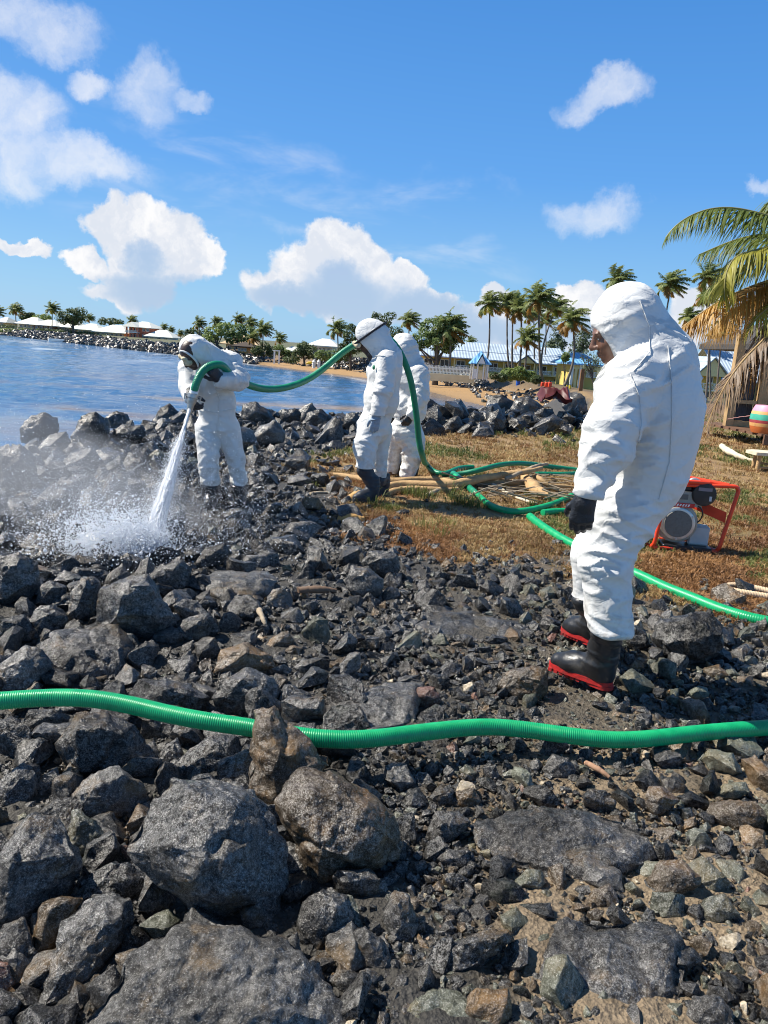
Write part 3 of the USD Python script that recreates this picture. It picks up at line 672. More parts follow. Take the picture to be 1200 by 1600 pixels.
    ('dark', [(688, 675), (700, 654), (715, 649), (730, 665), (715, 678)], [(708, 660)], 'dark boulder in middle of the bank right of the rear worker'),
    ('dark', [(664, 670), (672, 648), (690, 644), (697, 660), (685, 674)], [(680, 655)], 'dark boulder next to the rear worker on the bank'),
    ('grey', [(735, 684), (745, 668), (765, 666), (772, 680), (750, 688)], [], 'grey boulder at the foot of the bank'),
]
FLAT = {'long low knobbly': 20, 'large flat dark rock at': 16, 'flat grey bedrock': 4, 'smooth flat grey': 12, 'biggest slab': 28, 'grey green slab': 30, 'flat topped grey slab': 14, 'great block': 30, 'long pale flanked': 35}
rock_discs = []
for i, (kind, outline, ridge, label) in enumerate(ROCKS):
    tilt = next((t for k, t in FLAT.items() if label.startswith(k)), None)
    foot = max(outline, key=lambda q: q[1])
    zg = 0.0
    for _ in range(6):
        q = G(foot[0], foot[1], zg)
        zg = float(height(q[0], q[1])) if np.linalg.norm(q) < 40 else 0.0
        zg = max(zg, -0.6)
    mesh_, c, size = traced_rock(outline, ridge, tilt=tilt, thick=0.55 if tilt is None else 0.4, seed=100 + i, zg=zg, chips=8)
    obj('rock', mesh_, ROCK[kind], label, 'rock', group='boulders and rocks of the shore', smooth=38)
    v = mesh_[0]
    rock_discs.append((c[0], c[1], 0.42 * min(np.ptp(v[:, 0]), np.ptp(v[:, 1])), size))
rock_discs = np.array(rock_discs)

# ------------------------------------------------------------------ rubble: single stones and gravel
def unit_rock(seed, edge, chips=9, flat=0.75, amp=1.0):
    rng = np.random.default_rng(seed)
    p = rng.normal(size=(14, 3)); p /= np.linalg.norm(p, axis=1, keepdims=True)
    p = p * rng.uniform(0.8, 1.15, (14, 1)) * np.array([1.0, rng.uniform(0.65, 0.95), flat * rng.uniform(0.8, 1.1)])
    return hull_rock(p, edge, 1.5, seed, chips=chips, amp=amp)


def instancer(path, protos, pos, quat, scale, idx, **data):
    """protos: (mesh, material, smooth). One PointInstancer, its prototypes below it."""
    pi = UsdGeom.PointInstancer.Define(stage, path)
    rel = pi.CreatePrototypesRel()
    for k, (m, mat, sm) in enumerate(protos):
        q = f'{path}/kind_{k:03d}'
        usdkit.mesh(stage, q, m, mat, sm)
        rel.AddTarget(q)
    pi.CreatePositionsAttr(Vt.Vec3fArray.FromNumpy(np.asarray(pos, np.float32)))
    pi.CreateScalesAttr(Vt.Vec3fArray.FromNumpy(np.asarray(scale, np.float32)))
    q = np.asarray(quat, np.float32)
    pi.CreateOrientationsAttr(Vt.QuathArray([Gf.Quath(float(a), float(b), float(c), float(d)) for a, b, c, d in q]))
    pi.CreateProtoIndicesAttr(Vt.IntArray.FromNumpy(np.asarray(idx, np.int32)))
    set_data(pi.GetPrim(), **data)
    return pi


def rand_quat(rng, n):
    q = rng.normal(size=(n, 4))
    return q / np.linalg.norm(q, axis=1, keepdims=True)


def yaw_quat(rng, n, tip=0.5):
    """Lying roughly flat, turned any way."""
    yaw = rng.uniform(0, 2 * np.pi, n)
    ax = rng.normal(size=(n, 2)) * tip
    q1 = np.stack([np.cos(yaw / 2), 0 * yaw, 0 * yaw, np.sin(yaw / 2)], 1)
    h = np.linalg.norm(ax, axis=1) / 2
    s = np.sin(h) / np.maximum(2 * h, 1e-9)
    q2 = np.stack([np.cos(h), ax[:, 0] * s, ax[:, 1] * s, 0 * h], 1)
    w = q2[:, 0] * q1[:, 0] - (q2[:, 1:] * q1[:, 1:]).sum(1)
    v = q2[:, :1] * q1[:, 1:] + q1[:, :1] * q2[:, 1:] + np.cross(q2[:, 1:], q1[:, 1:])
    return np.c_[w, v]


def sample_ground(rng, n, py0, py1, px0=-60, px1=1260):
    """Random ground points, even in the picture."""
    px, py = rng.uniform(px0, px1, n), rng.uniform(py0, py1, n)
    d = CF + CR * ((px - 600) / 1200.0)[:, None] + CU * ((800 - py) / 1200.0)[:, None]
    t = -EYE[2] / d[:, 2]
    ok = (d[:, 2] < -0.02)
    q = EYE + d * t[:, None]
    q, px, py = q[ok], px[ok], py[ok]
    q[:, 2] = height(q[:, 0], q[:, 1])
    return q, np.c_[px, py], np.linalg.norm(q - EYE, axis=1)


def rough_zone(q, rng, soft=0.35):
    return -sdist(GRASS, q[:, 0], q[:, 1]) + rng.normal(size=len(q)) * soft


def place(rng, n, py0, py1, r0, r1, power=2.0, gap=0.75, taken=None, zone=None, px0=-60, px1=1260):
    """Stones by apparent radius in photo pixels; returns positions, radii in metres, pixels."""
    q, pix, dist = sample_ground(rng, n, py0, py1, px0, px1)
    keep = zone(q, pix, rng) if zone is not None else rough_zone(q, rng) < 0
    q, pix, dist = q[keep], pix[keep], dist[keep]
    u = rng.uniform(size=len(q))
    rp = (r0 ** (-power) + u * (r1 ** (-power) - r0 ** (-power))) ** (-1 / power)
    rad = rp * dist / 1200.0
    order = np.argsort(-rad)
    out = []
    cells = {}
    cs = max(rad.max() if len(rad) else 1, 0.05)
    obstacles = taken if taken is not None else np.zeros((0, 3))
    for i in order:
        x, y, r = q[i, 0], q[i, 1], rad[i]
        if len(obstacles) and (np.hypot(obstacles[:, 0] - x, obstacles[:, 1] - y) < obstacles[:, 2] + r * 0.35).any():
            continue
        cx, cy = int(x // cs), int(y // cs)
        hit = False
        for a in (cx - 1, cx, cx + 1):
            for b in (cy - 1, cy, cy + 1):
                for (X, Y, Rr) in cells.get((a, b), ()):
                    if (X - x) ** 2 + (Y - y) ** 2 < (gap * (Rr + r)) ** 2:
                        hit = True; break
                if hit: break
            if hit: break
        if hit:
            continue
        cells.setdefault((cx, cy), []).append((x, y, r))
        out.append(i)
    out = np.array(out, int)
    return q[out], rad[out], pix[out]


FEET = np.array([(0.86, 3.15, 0.13), (0.86, 3.5, 0.12), (-0.15, 7.15, 0.15), (-0.05, 7.4, 0.15), (-1.55, 6.5, 0.2), (-1.22, 6.6, 0.2), (-1.5, 6.1, 0.22), (-1.2, 6.2, 0.22), (-1.4, 5.8, 0.2), (-0.2, 6.8, 0.2), (0.86, 2.9, 0.12)])
rng = np.random.default_rng(5)
obst = np.vstack([np.c_[rock_discs[:, :2], rock_discs[:, 2] * 0.85], FEET])


def kinds_for(q, pix, rng):
    """Which stone: dark nearly everywhere on the left, more greenish and brown ones to the right."""
    right = sstep(0.0, 1.0, q[:, 0] + 0.15 * (pix[:, 1] - 1000) / 300)
    u = rng.uniform(size=len(q))
    k = np.where(u < 0.62 - 0.22 * right, 'dark', np.where(u < 0.8 - 0.28 * right, 'grey', 'black')).astype(object)
    v = rng.uniform(size=len(q))
    k[v < 0.04 + 0.16 * right] = 'brown'
    k[(v > 0.97 - 0.2 * right)] = 'green'
    k[(v > 0.9955 - 0.025 * right)] = 'pale'
    k[(v > 0.9985 - 0.010 * right)] = 'red'
    return k


# stones one can count: separate objects, each a reference to one of a few broken shapes
big_q, big_r, big_pix = place(rng, 5200, 640, 1600, 12, 40, power=2.6, gap=0.72, taken=obst,
                              zone=lambda q, p, g: (rough_zone(q, g, 0.25) < 0.0) & (sdist(BAY, q[:, 0], q[:, 1]) > 0.8) & ((p[:, 0] < 560) | (g.uniform(size=len(q)) < 0.5)) & ~((p[:, 0] > 640) & (p[:, 1] < 900)))
# bigger broken blocks packed between the boulders of the lower left and of the heap below the splash
for a0, a1, b0, b1, cnt, r0, r1 in ((-50, 560, 1060, 1600, 1600, 20, 46), (-50, 330, 860, 1080, 900, 16, 34), (-50, 330, 690, 800, 500, 14, 30)):
    obs = np.vstack([np.c_[rock_discs[:, :2], rock_discs[:, 2] * 0.7], FEET, np.c_[big_q[:, :2], big_r * 0.0]])
    q_, r_, p_ = place(rng, cnt, b0, b1, r0, r1, power=1.3, gap=0.62, taken=obs, px0=a0, px1=a1, zone=lambda q, p, g: sdist(BAY, q[:, 0], q[:, 1]) > 0.8)
    near_ = np.array([(np.hypot(q_[:, 0] - x, q_[:, 1] - y) < 0.7 * (r_ + rr)).any() for (x, y), rr in zip(big_q[:, :2], big_r)], bool)
    big_q, big_r, big_pix = np.vstack([big_q[~near_], q_]), np.r_[big_r[~near_], r_], np.vstack([big_pix[~near_], p_])
order = np.argsort(-big_r / np.linalg.norm(big_q - EYE, axis=1))
single, rest = order[:206], order[206:]
stage.CreateClassPrim('/World/stone_shapes')
LIB = {}
for kind in ('dark', 'grey', 'black', 'brown', 'green', 'pale', 'red'):
    for s in range(5 if kind in ('dark', 'grey') else 3):
        m = unit_rock((17 * s + 1000 + 131 * ['dark', 'grey', 'black', 'brown', 'green', 'pale', 'red'].index(kind)), 0.13)
        path = f'/World/stone_shapes/{kind}_stone_{s}'
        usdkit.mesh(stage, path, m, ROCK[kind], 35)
        LIB.setdefault(kind, []).append(path)
KIND_TEXT = {'dark': 'dark wet', 'grey': 'grey', 'black': 'black', 'brown': 'brownish', 'green': 'greenish', 'pale': 'pale tan', 'red': 'reddish'}
kk = kinds_for(big_q, big_pix, rng)
qq = yaw_quat(rng, len(big_q), 0.6)
STOP = set('in at with below right left behind beside above under on of between wedged lying whose and just against nearest directly half resting leaning flush farthest second front rear highest next near'.split())


def short_name(t):
    w = t.replace(',', '').split()
    k = next((j for j, a in enumerate(w) if a in STOP and j > 1), len(w))
    return ' '.join(w[:min(k, 8)])


SHORT = [short_name(r[3]) for r in ROCKS]
SHORT = [s if SHORT.count(s) == 1 else ' '.join(r[3].replace(',', '').split()[:8]) for s, r in zip(SHORT, ROCKS)]
ROCK_PIX = np.array([np.mean(r[1], axis=0) for r in ROCKS])
NTH = ['nearest', 'second nearest', 'third nearest', 'fourth nearest', 'fifth nearest', 'sixth nearest', 'seventh nearest', 'eighth nearest', 'ninth nearest', 'tenth nearest', 'eleventh nearest', 'twelfth nearest', 'thirteenth nearest', 'fourteenth nearest', 'fifteenth nearest', 'sixteenth nearest']
LABELS, _by = {}, {}
kk[single] = np.where((kk[single] == 'pale') | (kk[single] == 'red'), 'brown', kk[single])
for i in single:
    dd = np.hypot(*(ROCK_PIX - big_pix[i]).T)
    h = int(dd.argmin())
    e = big_pix[i] - ROCK_PIX[h]
    side = ('right of' if e[0] > 0 else 'left of') if abs(e[0]) > abs(e[1]) else ('below' if e[1] > 0 else 'above')
    _by.setdefault((h, side), []).append((dd[h], i))
for (h, side), found in _by.items():
    for k, (_, i) in enumerate(sorted(found)):
        LABELS[i] = f'{KIND_TEXT[kk[i]]} stone {NTH[k]} {side} the {SHORT[h]}'
for i in single:
    x, y, z = big_q[i]
    px, py = big_pix[i]
    r = float(big_r[i])
    path = '/World/' + numbered('stone')
    x_ = UsdGeom.Mesh.Define(stage, path)
    x_.AddTranslateOp().Set(Gf.Vec3d(float(x), float(y), float(z + 0.22 * r)))
    x_.AddOrientOp().Set(Gf.Quatf(*[float(t) for t in qq[i]]))
    x_.AddScaleOp().Set(Gf.Vec3f(r, r, r))
    x_.GetPrim().GetReferences().AddInternalReference(LIB[kk[i]][int(rng.integers(len(LIB[kk[i]])))])
    set_data(x_.GetPrim(), LABELS[i], 'stone', 'broken stones of the rubble')

# the rest, too many and too small to pick apart
mats = ['dark', 'grey', 'black', 'brown', 'green', 'pale', 'red']


def scatter_stones(path, sets, edge, per, rng, label, chips=7):
    protos, base = [], {}
    for k in mats:
        base[k] = len(protos)
        for s in range(per):
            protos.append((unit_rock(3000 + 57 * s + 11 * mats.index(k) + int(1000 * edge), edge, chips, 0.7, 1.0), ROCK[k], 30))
    pos, qs, sc, ix = [], [], [], []
    for q, r, pix, kinds in sets:
        n = len(q)
        pos.append(np.c_[q[:, :2], q[:, 2] + 0.15 * r]); qs.append(yaw_quat(rng, n, 0.8))
        sc.append(r[:, None] * rng.uniform(0.75, 1.25, (n, 3)))
        ix.append(np.array([base[k] + int(rng.integers(per)) for k in kinds]))
    instancer(path, protos, np.vstack(pos), np.vstack(qs), np.vstack(sc), np.concatenate(ix), label=label, cat='gravel', kind='stuff')


obst_small = np.c_[rock_discs[:, :2], rock_discs[:, 2] * 0.85]
taken2 = np.vstack([obst, np.c_[big_q[:, :2], big_r * 0.8]])
sets = [(big_q[rest], big_r[rest], big_pix[rest], kk[rest])]
dens = lambda q, p, g: (rough_zone(q, g, 0.3) < 0.0) & (sdist(BAY, q[:, 0], q[:, 1]) > 0.2) & ((-sdist(SAND, q[:, 0], q[:, 1]) < 0) | (g.uniform(size=len(q)) < 0.55))
q, r, pix = place(rng, 30000, 640, 1640, 5.5, 15, power=1.6, gap=0.6, taken=taken2, zone=lambda q, p, g: dens(q, p, g) & ((p[:, 0] < 640) | (p[:, 1] > 850) & (g.uniform(size=len(q)) < 0.9)))
sets.append((q, r, pix, kinds_for(q, pix, rng)))
scatter_stones('/World/rubble', sets, 0.22, 3, rng, 'broken dark stones lying close together over the whole shore')
q, r, pix = place(rng, 40000, 640, 1660, 2.6, 6.5, power=2.0, gap=0.52, taken=obst_small, zone=dens)
q2, r2, pix2 = place(rng, 5000, 640, 900, 2.0, 4.5, power=2.0, gap=0.6, taken=obst_small, zone=dens)
sets = [(q, r, pix, kinds_for(q, pix, rng)), (q2, r2, pix2, kinds_for(q2, pix2, rng))]
scatter_stones('/World/gravel', sets, 0.55, 3, rng, 'fine gravel filling the gaps between the rocks', chips=4)

# heaped stones on the bank beyond the driftwood and along the crest of the near shore
def along(rng, n, poly, spread, r0, r1, lift):
    poly = np.array(poly, float)
    seg = np.linalg.norm(np.diff(poly, axis=0), axis=1)
    s = rng.uniform(0, seg.sum(), n)
    cum = np.r_[0, np.cumsum(seg)]
    x, y = np.interp(s, cum, poly[:, 0]), np.interp(s, cum, poly[:, 1])
    a = rng.normal(size=(n, 2)) * spread
    x, y = x + a[:, 0], y + a[:, 1]
    r = rng.uniform(0, 1, n) ** 1.8 * (r1 - r0) + r0
    z = height(x, y) + lift * np.exp(-(a ** 2).sum(1) / (2 * spread ** 2)) * rng.uniform(0.2, 1, n)
    return np.c_[x, y, z], r, np.c_[np.full(n, 100.0), np.full(n, 700.0)], np.array(rng.choice(['dark', 'black', 'dark', 'black', 'dark'], n), object)


sets = [along(rng, 520, [(0.6, 14.6), (2.2, 15.6), (3.6, 16.8), (5.0, 18.6), (5.6, 20)], 0.55, 0.06, 0.30, 0.34),
        along(rng, 420, [(-5.2, 8.6), (-4.6, 11.5), (-3.6, 14.0), (-1.8, 15.3), (0.6, 15.6)], 0.5, 0.05, 0.22, 0.12),
        along(rng, 300, [(-5.6, 6.0), (-5.4, 9.0), (-4.9, 12.5), (-3.2, 15.4), (0.0, 16.4), (3.2, 18.2)], 0.5, 0.08, 0.26, 0.0)]
scatter_stones('/World/bank_rubble', sets, 0.2, 3, rng, 'heaped dark stones along the crest of the near bank')

# far stone banks across the bay
def far_bank(rng, n, x0, x1, s0, s1, r0, r1):
    out = []
    while sum(len(o) for o in out) < n:
        k = 6000
        x = rng.uniform(x0, x1, k); y = rng.uniform(48, 270, k)
        s = sdist(BAY, x, y)
        ok = (s > s0) & (s < s1)
        out.append(np.c_[x, y][ok])
        if len(out) > 60: break
    q = np.vstack(out)[:n]
    z = height(q[:, 0], q[:, 1])
    r = rng.uniform(r0, r1, len(q))
    return np.c_[q, z], r, np.c_[np.full(len(q), 100.0), np.full(len(q), 600.0)], np.array(rng.choice(['dark', 'grey', 'grey', 'black', 'brown', 'green', 'pale'], len(q), p=[.42, .08, .08, .27, .08, .04, .03]), object)


sets = [far_bank(rng, 5200, -190, -20, -0.5, 5.0, 0.3, 0.8), far_bank(rng, 1300, -12, 9, 9.0, 12.8, 0.2, 0.5), far_bank(rng, 2000, -3, 10, 8.7, 12.6, 0.15, 0.42), far_bank(rng, 300, -20, 12, 6, 9.5, 0.12, 0.3), along(rng, 200, [tuple(P(px, py, yy)[:2]) for px, py, yy in ((780, 602, 50), (815, 604, 48), (850, 607, 46), (885, 612, 44), (925, 612, 44))], 0.5, 0.1, 0.34, 0.15), far_bank(rng, 140, 7, 14, 0.5, 12, 0.15, 0.4)]
scatter_stones('/World/far_bank_stones', sets, 0.3, 2, rng, 'stones of the sea banks across the bay')

# ------------------------------------------------------------------ bodies: smooth distance fields turned into one surface
def surface_nets(val, org, h):
    s = val < 0
    nx, ny, nz = val.shape
    off = [(a, b, c) for a in (0, 1) for b in (0, 1) for c in (0, 1)]
    cnt = sum(s[a:nx - 1 + a, b:ny - 1 + b, c:nz - 1 + c].astype(np.int8) for a, b, c in off)
    act = (cnt > 0) & (cnt < 8)
    ci = np.argwhere(act)
    idx = np.full(act.shape, -1, np.int64)
    idx[act] = np.arange(len(ci))
    acc, num = np.zeros((len(ci), 3)), np.zeros(len(ci))
    V = {o: val[ci[:, 0] + o[0], ci[:, 1] + o[1], ci[:, 2] + o[2]] for o in off}
    for o in off:
        for ax in range(3):
            if o[ax] == 0:
                o2 = tuple(1 if k == ax else o[k] for k in range(3))
                a, b = V[o], V[o2]
                m = (a < 0) != (b < 0)
                t = np.where(m, a / np.where(m, a - b, 1), 0)
                p = np.tile(np.array(o, float), (len(ci), 1)); p[:, ax] = t
                acc += p * m[:, None]; num += m
    v = org + (ci + acc / num[:, None]) * h
    quads = []
    for ax in range(3):
        a1, a2 = (ax + 1) % 3, (ax + 2) % 3
        sl = [slice(1, -1)] * 3; sl[ax] = slice(0, -1)
        sh = list(sl); sh[ax] = slice(1, None)
        A, B = s[tuple(sl)], s[tuple(sh)]
        e = np.argwhere(A != B)
        base = e.copy(); base[:, a1] += 1; base[:, a2] += 1
        flip = A[tuple(e.T)]
        def cell(d1, d2):
            q = base.copy(); q[:, a1] -= d1; q[:, a2] -= d2
            return idx[tuple(q.T)]
        q = np.stack([cell(1, 1), cell(0, 1), cell(0, 0), cell(1, 0)], 1)
        q[~flip] = q[~flip][:, ::-1]
        quads.append(q)
    q = np.vstack(quads)
    q = q[(q >= 0).all(1)]
    return v, np.vstack([q[:, [0, 1, 2]], q[:, [0, 2, 3]]])


class Field:
    """Round limbs and lumps blended together; cuts are planes that take material away."""

    def __init__(self, k=0.03):
        self.k, self.items, self.cuts = k, [], []

    def limb(self, pts, radii, k=None):
        for a, b, ra, rb in zip(pts[:-1], pts[1:], radii[:-1], radii[1:]):
            self.items.append(('c', np.asarray(a, float), np.asarray(b, float), ra, rb, k or self.k))
        return self

    def lump(self, c, r, rot=None, k=None):
        self.items.append(('e', np.asarray(c, float), np.asarray(r, float), np.eye(3) if rot is None else np.asarray(rot, float), 0, k or self.k))
        return self

    def cut(self, p, n, soft=0.01):
        n = np.asarray(n, float)
        self.cuts.append((np.asarray(p, float), n / np.linalg.norm(n), soft))
        return self

    def bounds(self):
        lo, hi = [], []
        for it in self.items:
            if it[0] == 'c':
                lo += [it[1] - it[3], it[2] - it[4]]; hi += [it[1] + it[3], it[2] + it[4]]
            else:
                m = it[2].max(); lo.append(it[1] - m); hi.append(it[1] + m)
        return np.min(lo, axis=0), np.max(hi, axis=0)

    def mesh(self, h):
        lo, hi = self.bounds()
        lo, hi = lo - 4 * h - 0.02, hi + 4 * h + 0.02
        n = np.ceil((hi - lo) / h).astype(int) + 1
        ax = [lo[i] + np.arange(n[i]) * h for i in range(3)]
        val = np.full(tuple(n), 1.0, np.float32)
        for it in self.items:
            if it[0] == 'c':
                _, a, b, ra, rb, k = it
                l_, h_ = np.minimum(a - ra, b - rb), np.maximum(a + ra, b + rb)
            else:
                _, c, r, R, _, k = it
                l_, h_ = c - r.max(), c + r.max()
            i0 = np.clip(np.floor((l_ - k * 1.5 - 3 * h - lo) / h).astype(int), 0, n - 1)
            i1 = np.clip(np.ceil((h_ + k * 1.5 + 3 * h - lo) / h).astype(int) + 1, 1, n)
            sl = tuple(slice(a_, b_) for a_, b_ in zip(i0, i1))
            X, Y, Z = np.meshgrid(*[ax[i][sl[i]] for i in range(3)], indexing='ij', sparse=True)
            if it[0] == 'c':
                ba = b - a
                L = ba @ ba + 1e-12
                t = np.clip(((X - a[0]) * ba[0] + (Y - a[1]) * ba[1] + (Z - a[2]) * ba[2]) / L, 0, 1)
                d = np.sqrt((X - a[0] - t * ba[0]) ** 2 + (Y - a[1] - t * ba[1]) ** 2 + (Z - a[2] - t * ba[2]) ** 2) - (ra + t * (rb - ra))
            else:
                x, y, z = X - c[0], Y - c[1], Z - c[2]
                q = [(R[0, j] * x + R[1, j] * y + R[2, j] * z) / r[j] for j in range(3)]
                k0 = np.sqrt(q[0] ** 2 + q[1] ** 2 + q[2] ** 2)
                k1 = np.sqrt((q[0] / r[0]) ** 2 + (q[1] / r[1]) ** 2 + (q[2] / r[2]) ** 2)
                d = k0 * (k0 - 1) / np.maximum(k1, 1e-9)
            cur = val[sl]
            hh = np.maximum(k - np.abs(cur - d), 0) / k
            val[sl] = np.minimum(cur, d) - hh * hh * k * 0.25
        if self.cuts:
            X, Y, Z = np.meshgrid(*ax, indexing='ij', sparse=True)
            for p, nn, soft in self.cuts:
                d = (X - p[0]) * nn[0] + (Y - p[1]) * nn[1] + (Z - p[2]) * nn[2]
                hh = np.maximum(soft - np.abs(val - d), 0) / soft
                val = np.maximum(val, d) + hh * hh * soft * 0.25
        return surface_nets(val, lo, h)


def ridged(p, seed, oct=2):
    out = 0
    for o in range(oct):
        out = out + 0.5 ** o * (1 - np.abs(2 * noise(p * 2 ** o, seed + o) - 1)) ** 3
    return out / sum(0.5 ** o for o in range(oct))


def creases(v, f, seed, joints=(), amp=1.0, dirs=(0.5, 0.2, 1.0)):
    """Folds of crisp cloth: long slanting ridges, denser round the joints (point, radius, strength)."""
    tm = trimesh.Trimesh(v, f, process=False)
    n = np.array(tm.vertex_normals)
    w = v + 0.22 * np.stack([fbm(v * 2.4, 2, seed + 31), fbm(v * 2.4, 2, seed + 32), fbm(v * 2.4, 2, seed + 33)], 1)
    A = np.array([[5.0, 0, 5.0], [0, 5.0, 0], [-5.5, 3.0, 11.0]]).T
    B = np.array([[6.0, 3.0, -6.0], [0, 6.0, 3.0], [4.5, 2.0, 9.0]]).T
    m1, m2 = sstep(0.47, 0.62, fbm(v * 3.0, 2, seed + 3)), sstep(0.47, 0.62, fbm(v * 3.0 + 9, 2, seed + 4))
    d = 0.026 * (fbm(v * np.array([5.0, 5.0, 1.3]), 2, seed + 5) - 0.5) + 0.006 * (fbm(v * 4.0, 2, seed + 6) - 0.5)
    d = d + 0.012 * m1 * (ridged(w @ A, seed, 1) ** 1.6 - 0.15) + 0.012 * m2 * (ridged(w @ B, seed + 7, 1) ** 1.6 - 0.15) + 0.0025 * (ridged(w * 13, seed + 8, 1) - 0.3)
    for p, rad, s in joints:
        k = np.exp(-(((v - p) ** 2).sum(1)) / (2 * rad * rad))
        C = np.array([[5.0, 0, 7.0], [0, 5.0, 0], [-5.0, 3.5, 14.0]]).T
        D = np.array([[5.0, 0, -6.0], [0, 5.0, 0], [4.5, 3.5, 11.0]]).T
        d = d + s * k * (0.014 * (ridged(w @ C, seed + 13, 1) ** 1.4 - 0.2) + 0.012 * (ridged(w @ D, seed + 17, 1) ** 1.4 - 0.2))
    return v + n * (amp * d)[:, None], f


def level_hem(v, p, rad, nrm=(0, 0, -1.0)):
    """Cloth past a plane at a cuff or trouser end is cut level with it."""
    nrm = np.asarray(nrm, float) / np.linalg.norm(nrm)
    d = (v - p) @ nrm
    near = np.linalg.norm(v - p, axis=1) < rad
    return np.where((near & (d > 0))[:, None], v - nrm * d[:, None] * 0.96, v)


def seam(T, v, px, name='seam', r=0.0022, y=None, mat=None, push=-0.0008):
    """A stitched line laid on the cloth where it shows along a path of photo points."""
    q = np.array(px, float)
    s = np.r_[0, np.cumsum(np.linalg.norm(np.diff(q, axis=0), axis=1))]
    u = np.linspace(0, s[-1], max(8, int(s[-1] / 5)))
    out = []
    for a, b in zip(np.interp(u, s, q[:, 0]), np.interp(u, s, q[:, 1])):
        d = unit(ray(a, b))
        w = v - EYE
        t = w @ d
        off = np.linalg.norm(w - t[:, None] * d, axis=1)
        k = np.argsort(off)[:24]
        k = k[np.argsort(t[k])][:3]
        out.append(EYE + d * (t[k].mean() - push))
    p = spline(np.array(out), len(out) * 3)
    T.part(name, tube(p, r, 6), mat or TYVEK, True)


def unit(a):
    a = np.asarray(a, float)
    return a / np.linalg.norm(a)


def basis(fwd, up):
    f = unit(fwd); l = unit(np.cross(up, f)); u = np.cross(f, l)
    return f, l, u


def head_field(c, fwd, up, s=1.0, ears=False):
    """A bare head centred at c: brow, eye hollows, nose, lips, chin, ears."""
    f, l, u = basis(fwd, up)
    R = np.stack([f, l, u], 1)
    at = lambda x, y, z: c + s * (x * f + y * l + z * u)
    F = Field(0.02 * s)
    F.lump(at(-0.012, 0, 0.03), np.array([0.098, 0.076, 0.092]) * s, R)
    F.lump(at(0.03, 0, -0.035), np.array([0.062, 0.06, 0.075]) * s, R)
    F.lump(at(0.062, 0, -0.088), np.array([0.028, 0.03, 0.022]) * s, R)                          # chin
    for y in (-1, 1):
        F.lump(at(0.052, y * 0.04, -0.025), np.array([0.03, 0.026, 0.028]) * s, R)                # cheek
        F.lump(at(0.078, y * 0.03, 0.03), np.array([0.014, 0.028, 0.011]) * s, R, k=0.012 * s)     # brow
        F.lump(at(0.078, y * 0.031, 0.012), np.array([0.010, 0.015, 0.009]) * s, R, k=0.006 * s)   # eye lid
        if ears:
            F.lump(at(-0.005, y * 0.08, -0.005), np.array([0.024, 0.012, 0.034]) * s, R, k=0.008 * s)  # ear
    F.limb([at(0.088, 0, 0.02), at(0.112, 0, -0.022)], [0.009 * s, 0.014 * s], k=0.012 * s)        # nose
    for y in (-1, 1):
        F.lump(at(0.1, y * 0.013, -0.026), np.array([0.012, 0.010, 0.009]) * s, R, k=0.006 * s)
    F.lump(at(0.09, 0, -0.051), np.array([0.013, 0.026, 0.0075]) * s, R, k=0.006 * s)              # lips
    F.lump(at(0.087, 0, -0.065), np.array([0.013, 0.023, 0.0085]) * s, R, k=0.006 * s)
    F.limb([at(-0.03, 0, -0.06), at(-0.05, 0, -0.17)], [0.062 * s, 0.066 * s], k=0.03 * s)         # neck
    return F


def hand_field(wrist, along, back, side, curl=0.5, s=1.0, spread=0.08, thumb=0.6):
    """Palm, four fingers of unequal length bent by curl (radians per joint), thumb off the side; back = outward normal of the back of the hand; side = direction of the thumb edge."""
    a = unit(along); b = unit(np.asarray(back, float) - a * (np.asarray(back, float) @ a)); t = unit(np.asarray(side, float) - a * (side @ a) - b * (side @ b))
    F = Field(0.010 * s)
    wrist = np.asarray(wrist, float)
    kn = []
    for i, o in enumerate((0.031, 0.0105, -0.0105, -0.030)):
        k = wrist + s * (a * (0.092 - 0.006 * abs(i - 1)) + t * o)
        kn.append(k)
        F.limb([wrist + s * t * o * 0.55, k], [0.019 * s, 0.0135 * s], k=0.02 * s)
    for i, (k, L) in enumerate(zip(kn, (0.072, 0.082, 0.076, 0.06))):
        d, p, pts = unit(a + t * spread * (1.5 - i)), k, [k]
        ang = 0.0
        cs = curl if np.isscalar(curl) else curl[i]
        for seg in (0.45, 0.3, 0.25):
            ang += cs
            q = math.cos(ang) * d - math.sin(ang) * b
            p = p + s * L * seg * q
            pts.append(p)
        F.limb(pts, [0.0115 * s, 0.0102 * s, 0.0094 * s, 0.0082 * s], k=0.006 * s)
    p0 = wrist + s * (a * 0.02 + t * 0.026 - b * 0.006)
    p1 = p0 + s * 0.042 * unit(a * 0.75 + t * 0.62 - b * 0.3 * thumb)
    p2 = p1 + s * 0.034 * unit(a * 0.9 + t * 0.25 - b * 0.8 * thumb)
    p3 = p2 + s * 0.026 * unit(a * 0.9 - b * 0.9 * thumb)
    F.limb([p0, p1, p2, p3], [0.016 * s, 0.0125 * s, 0.0115 * s, 0.009 * s], k=0.01 * s)
    return F


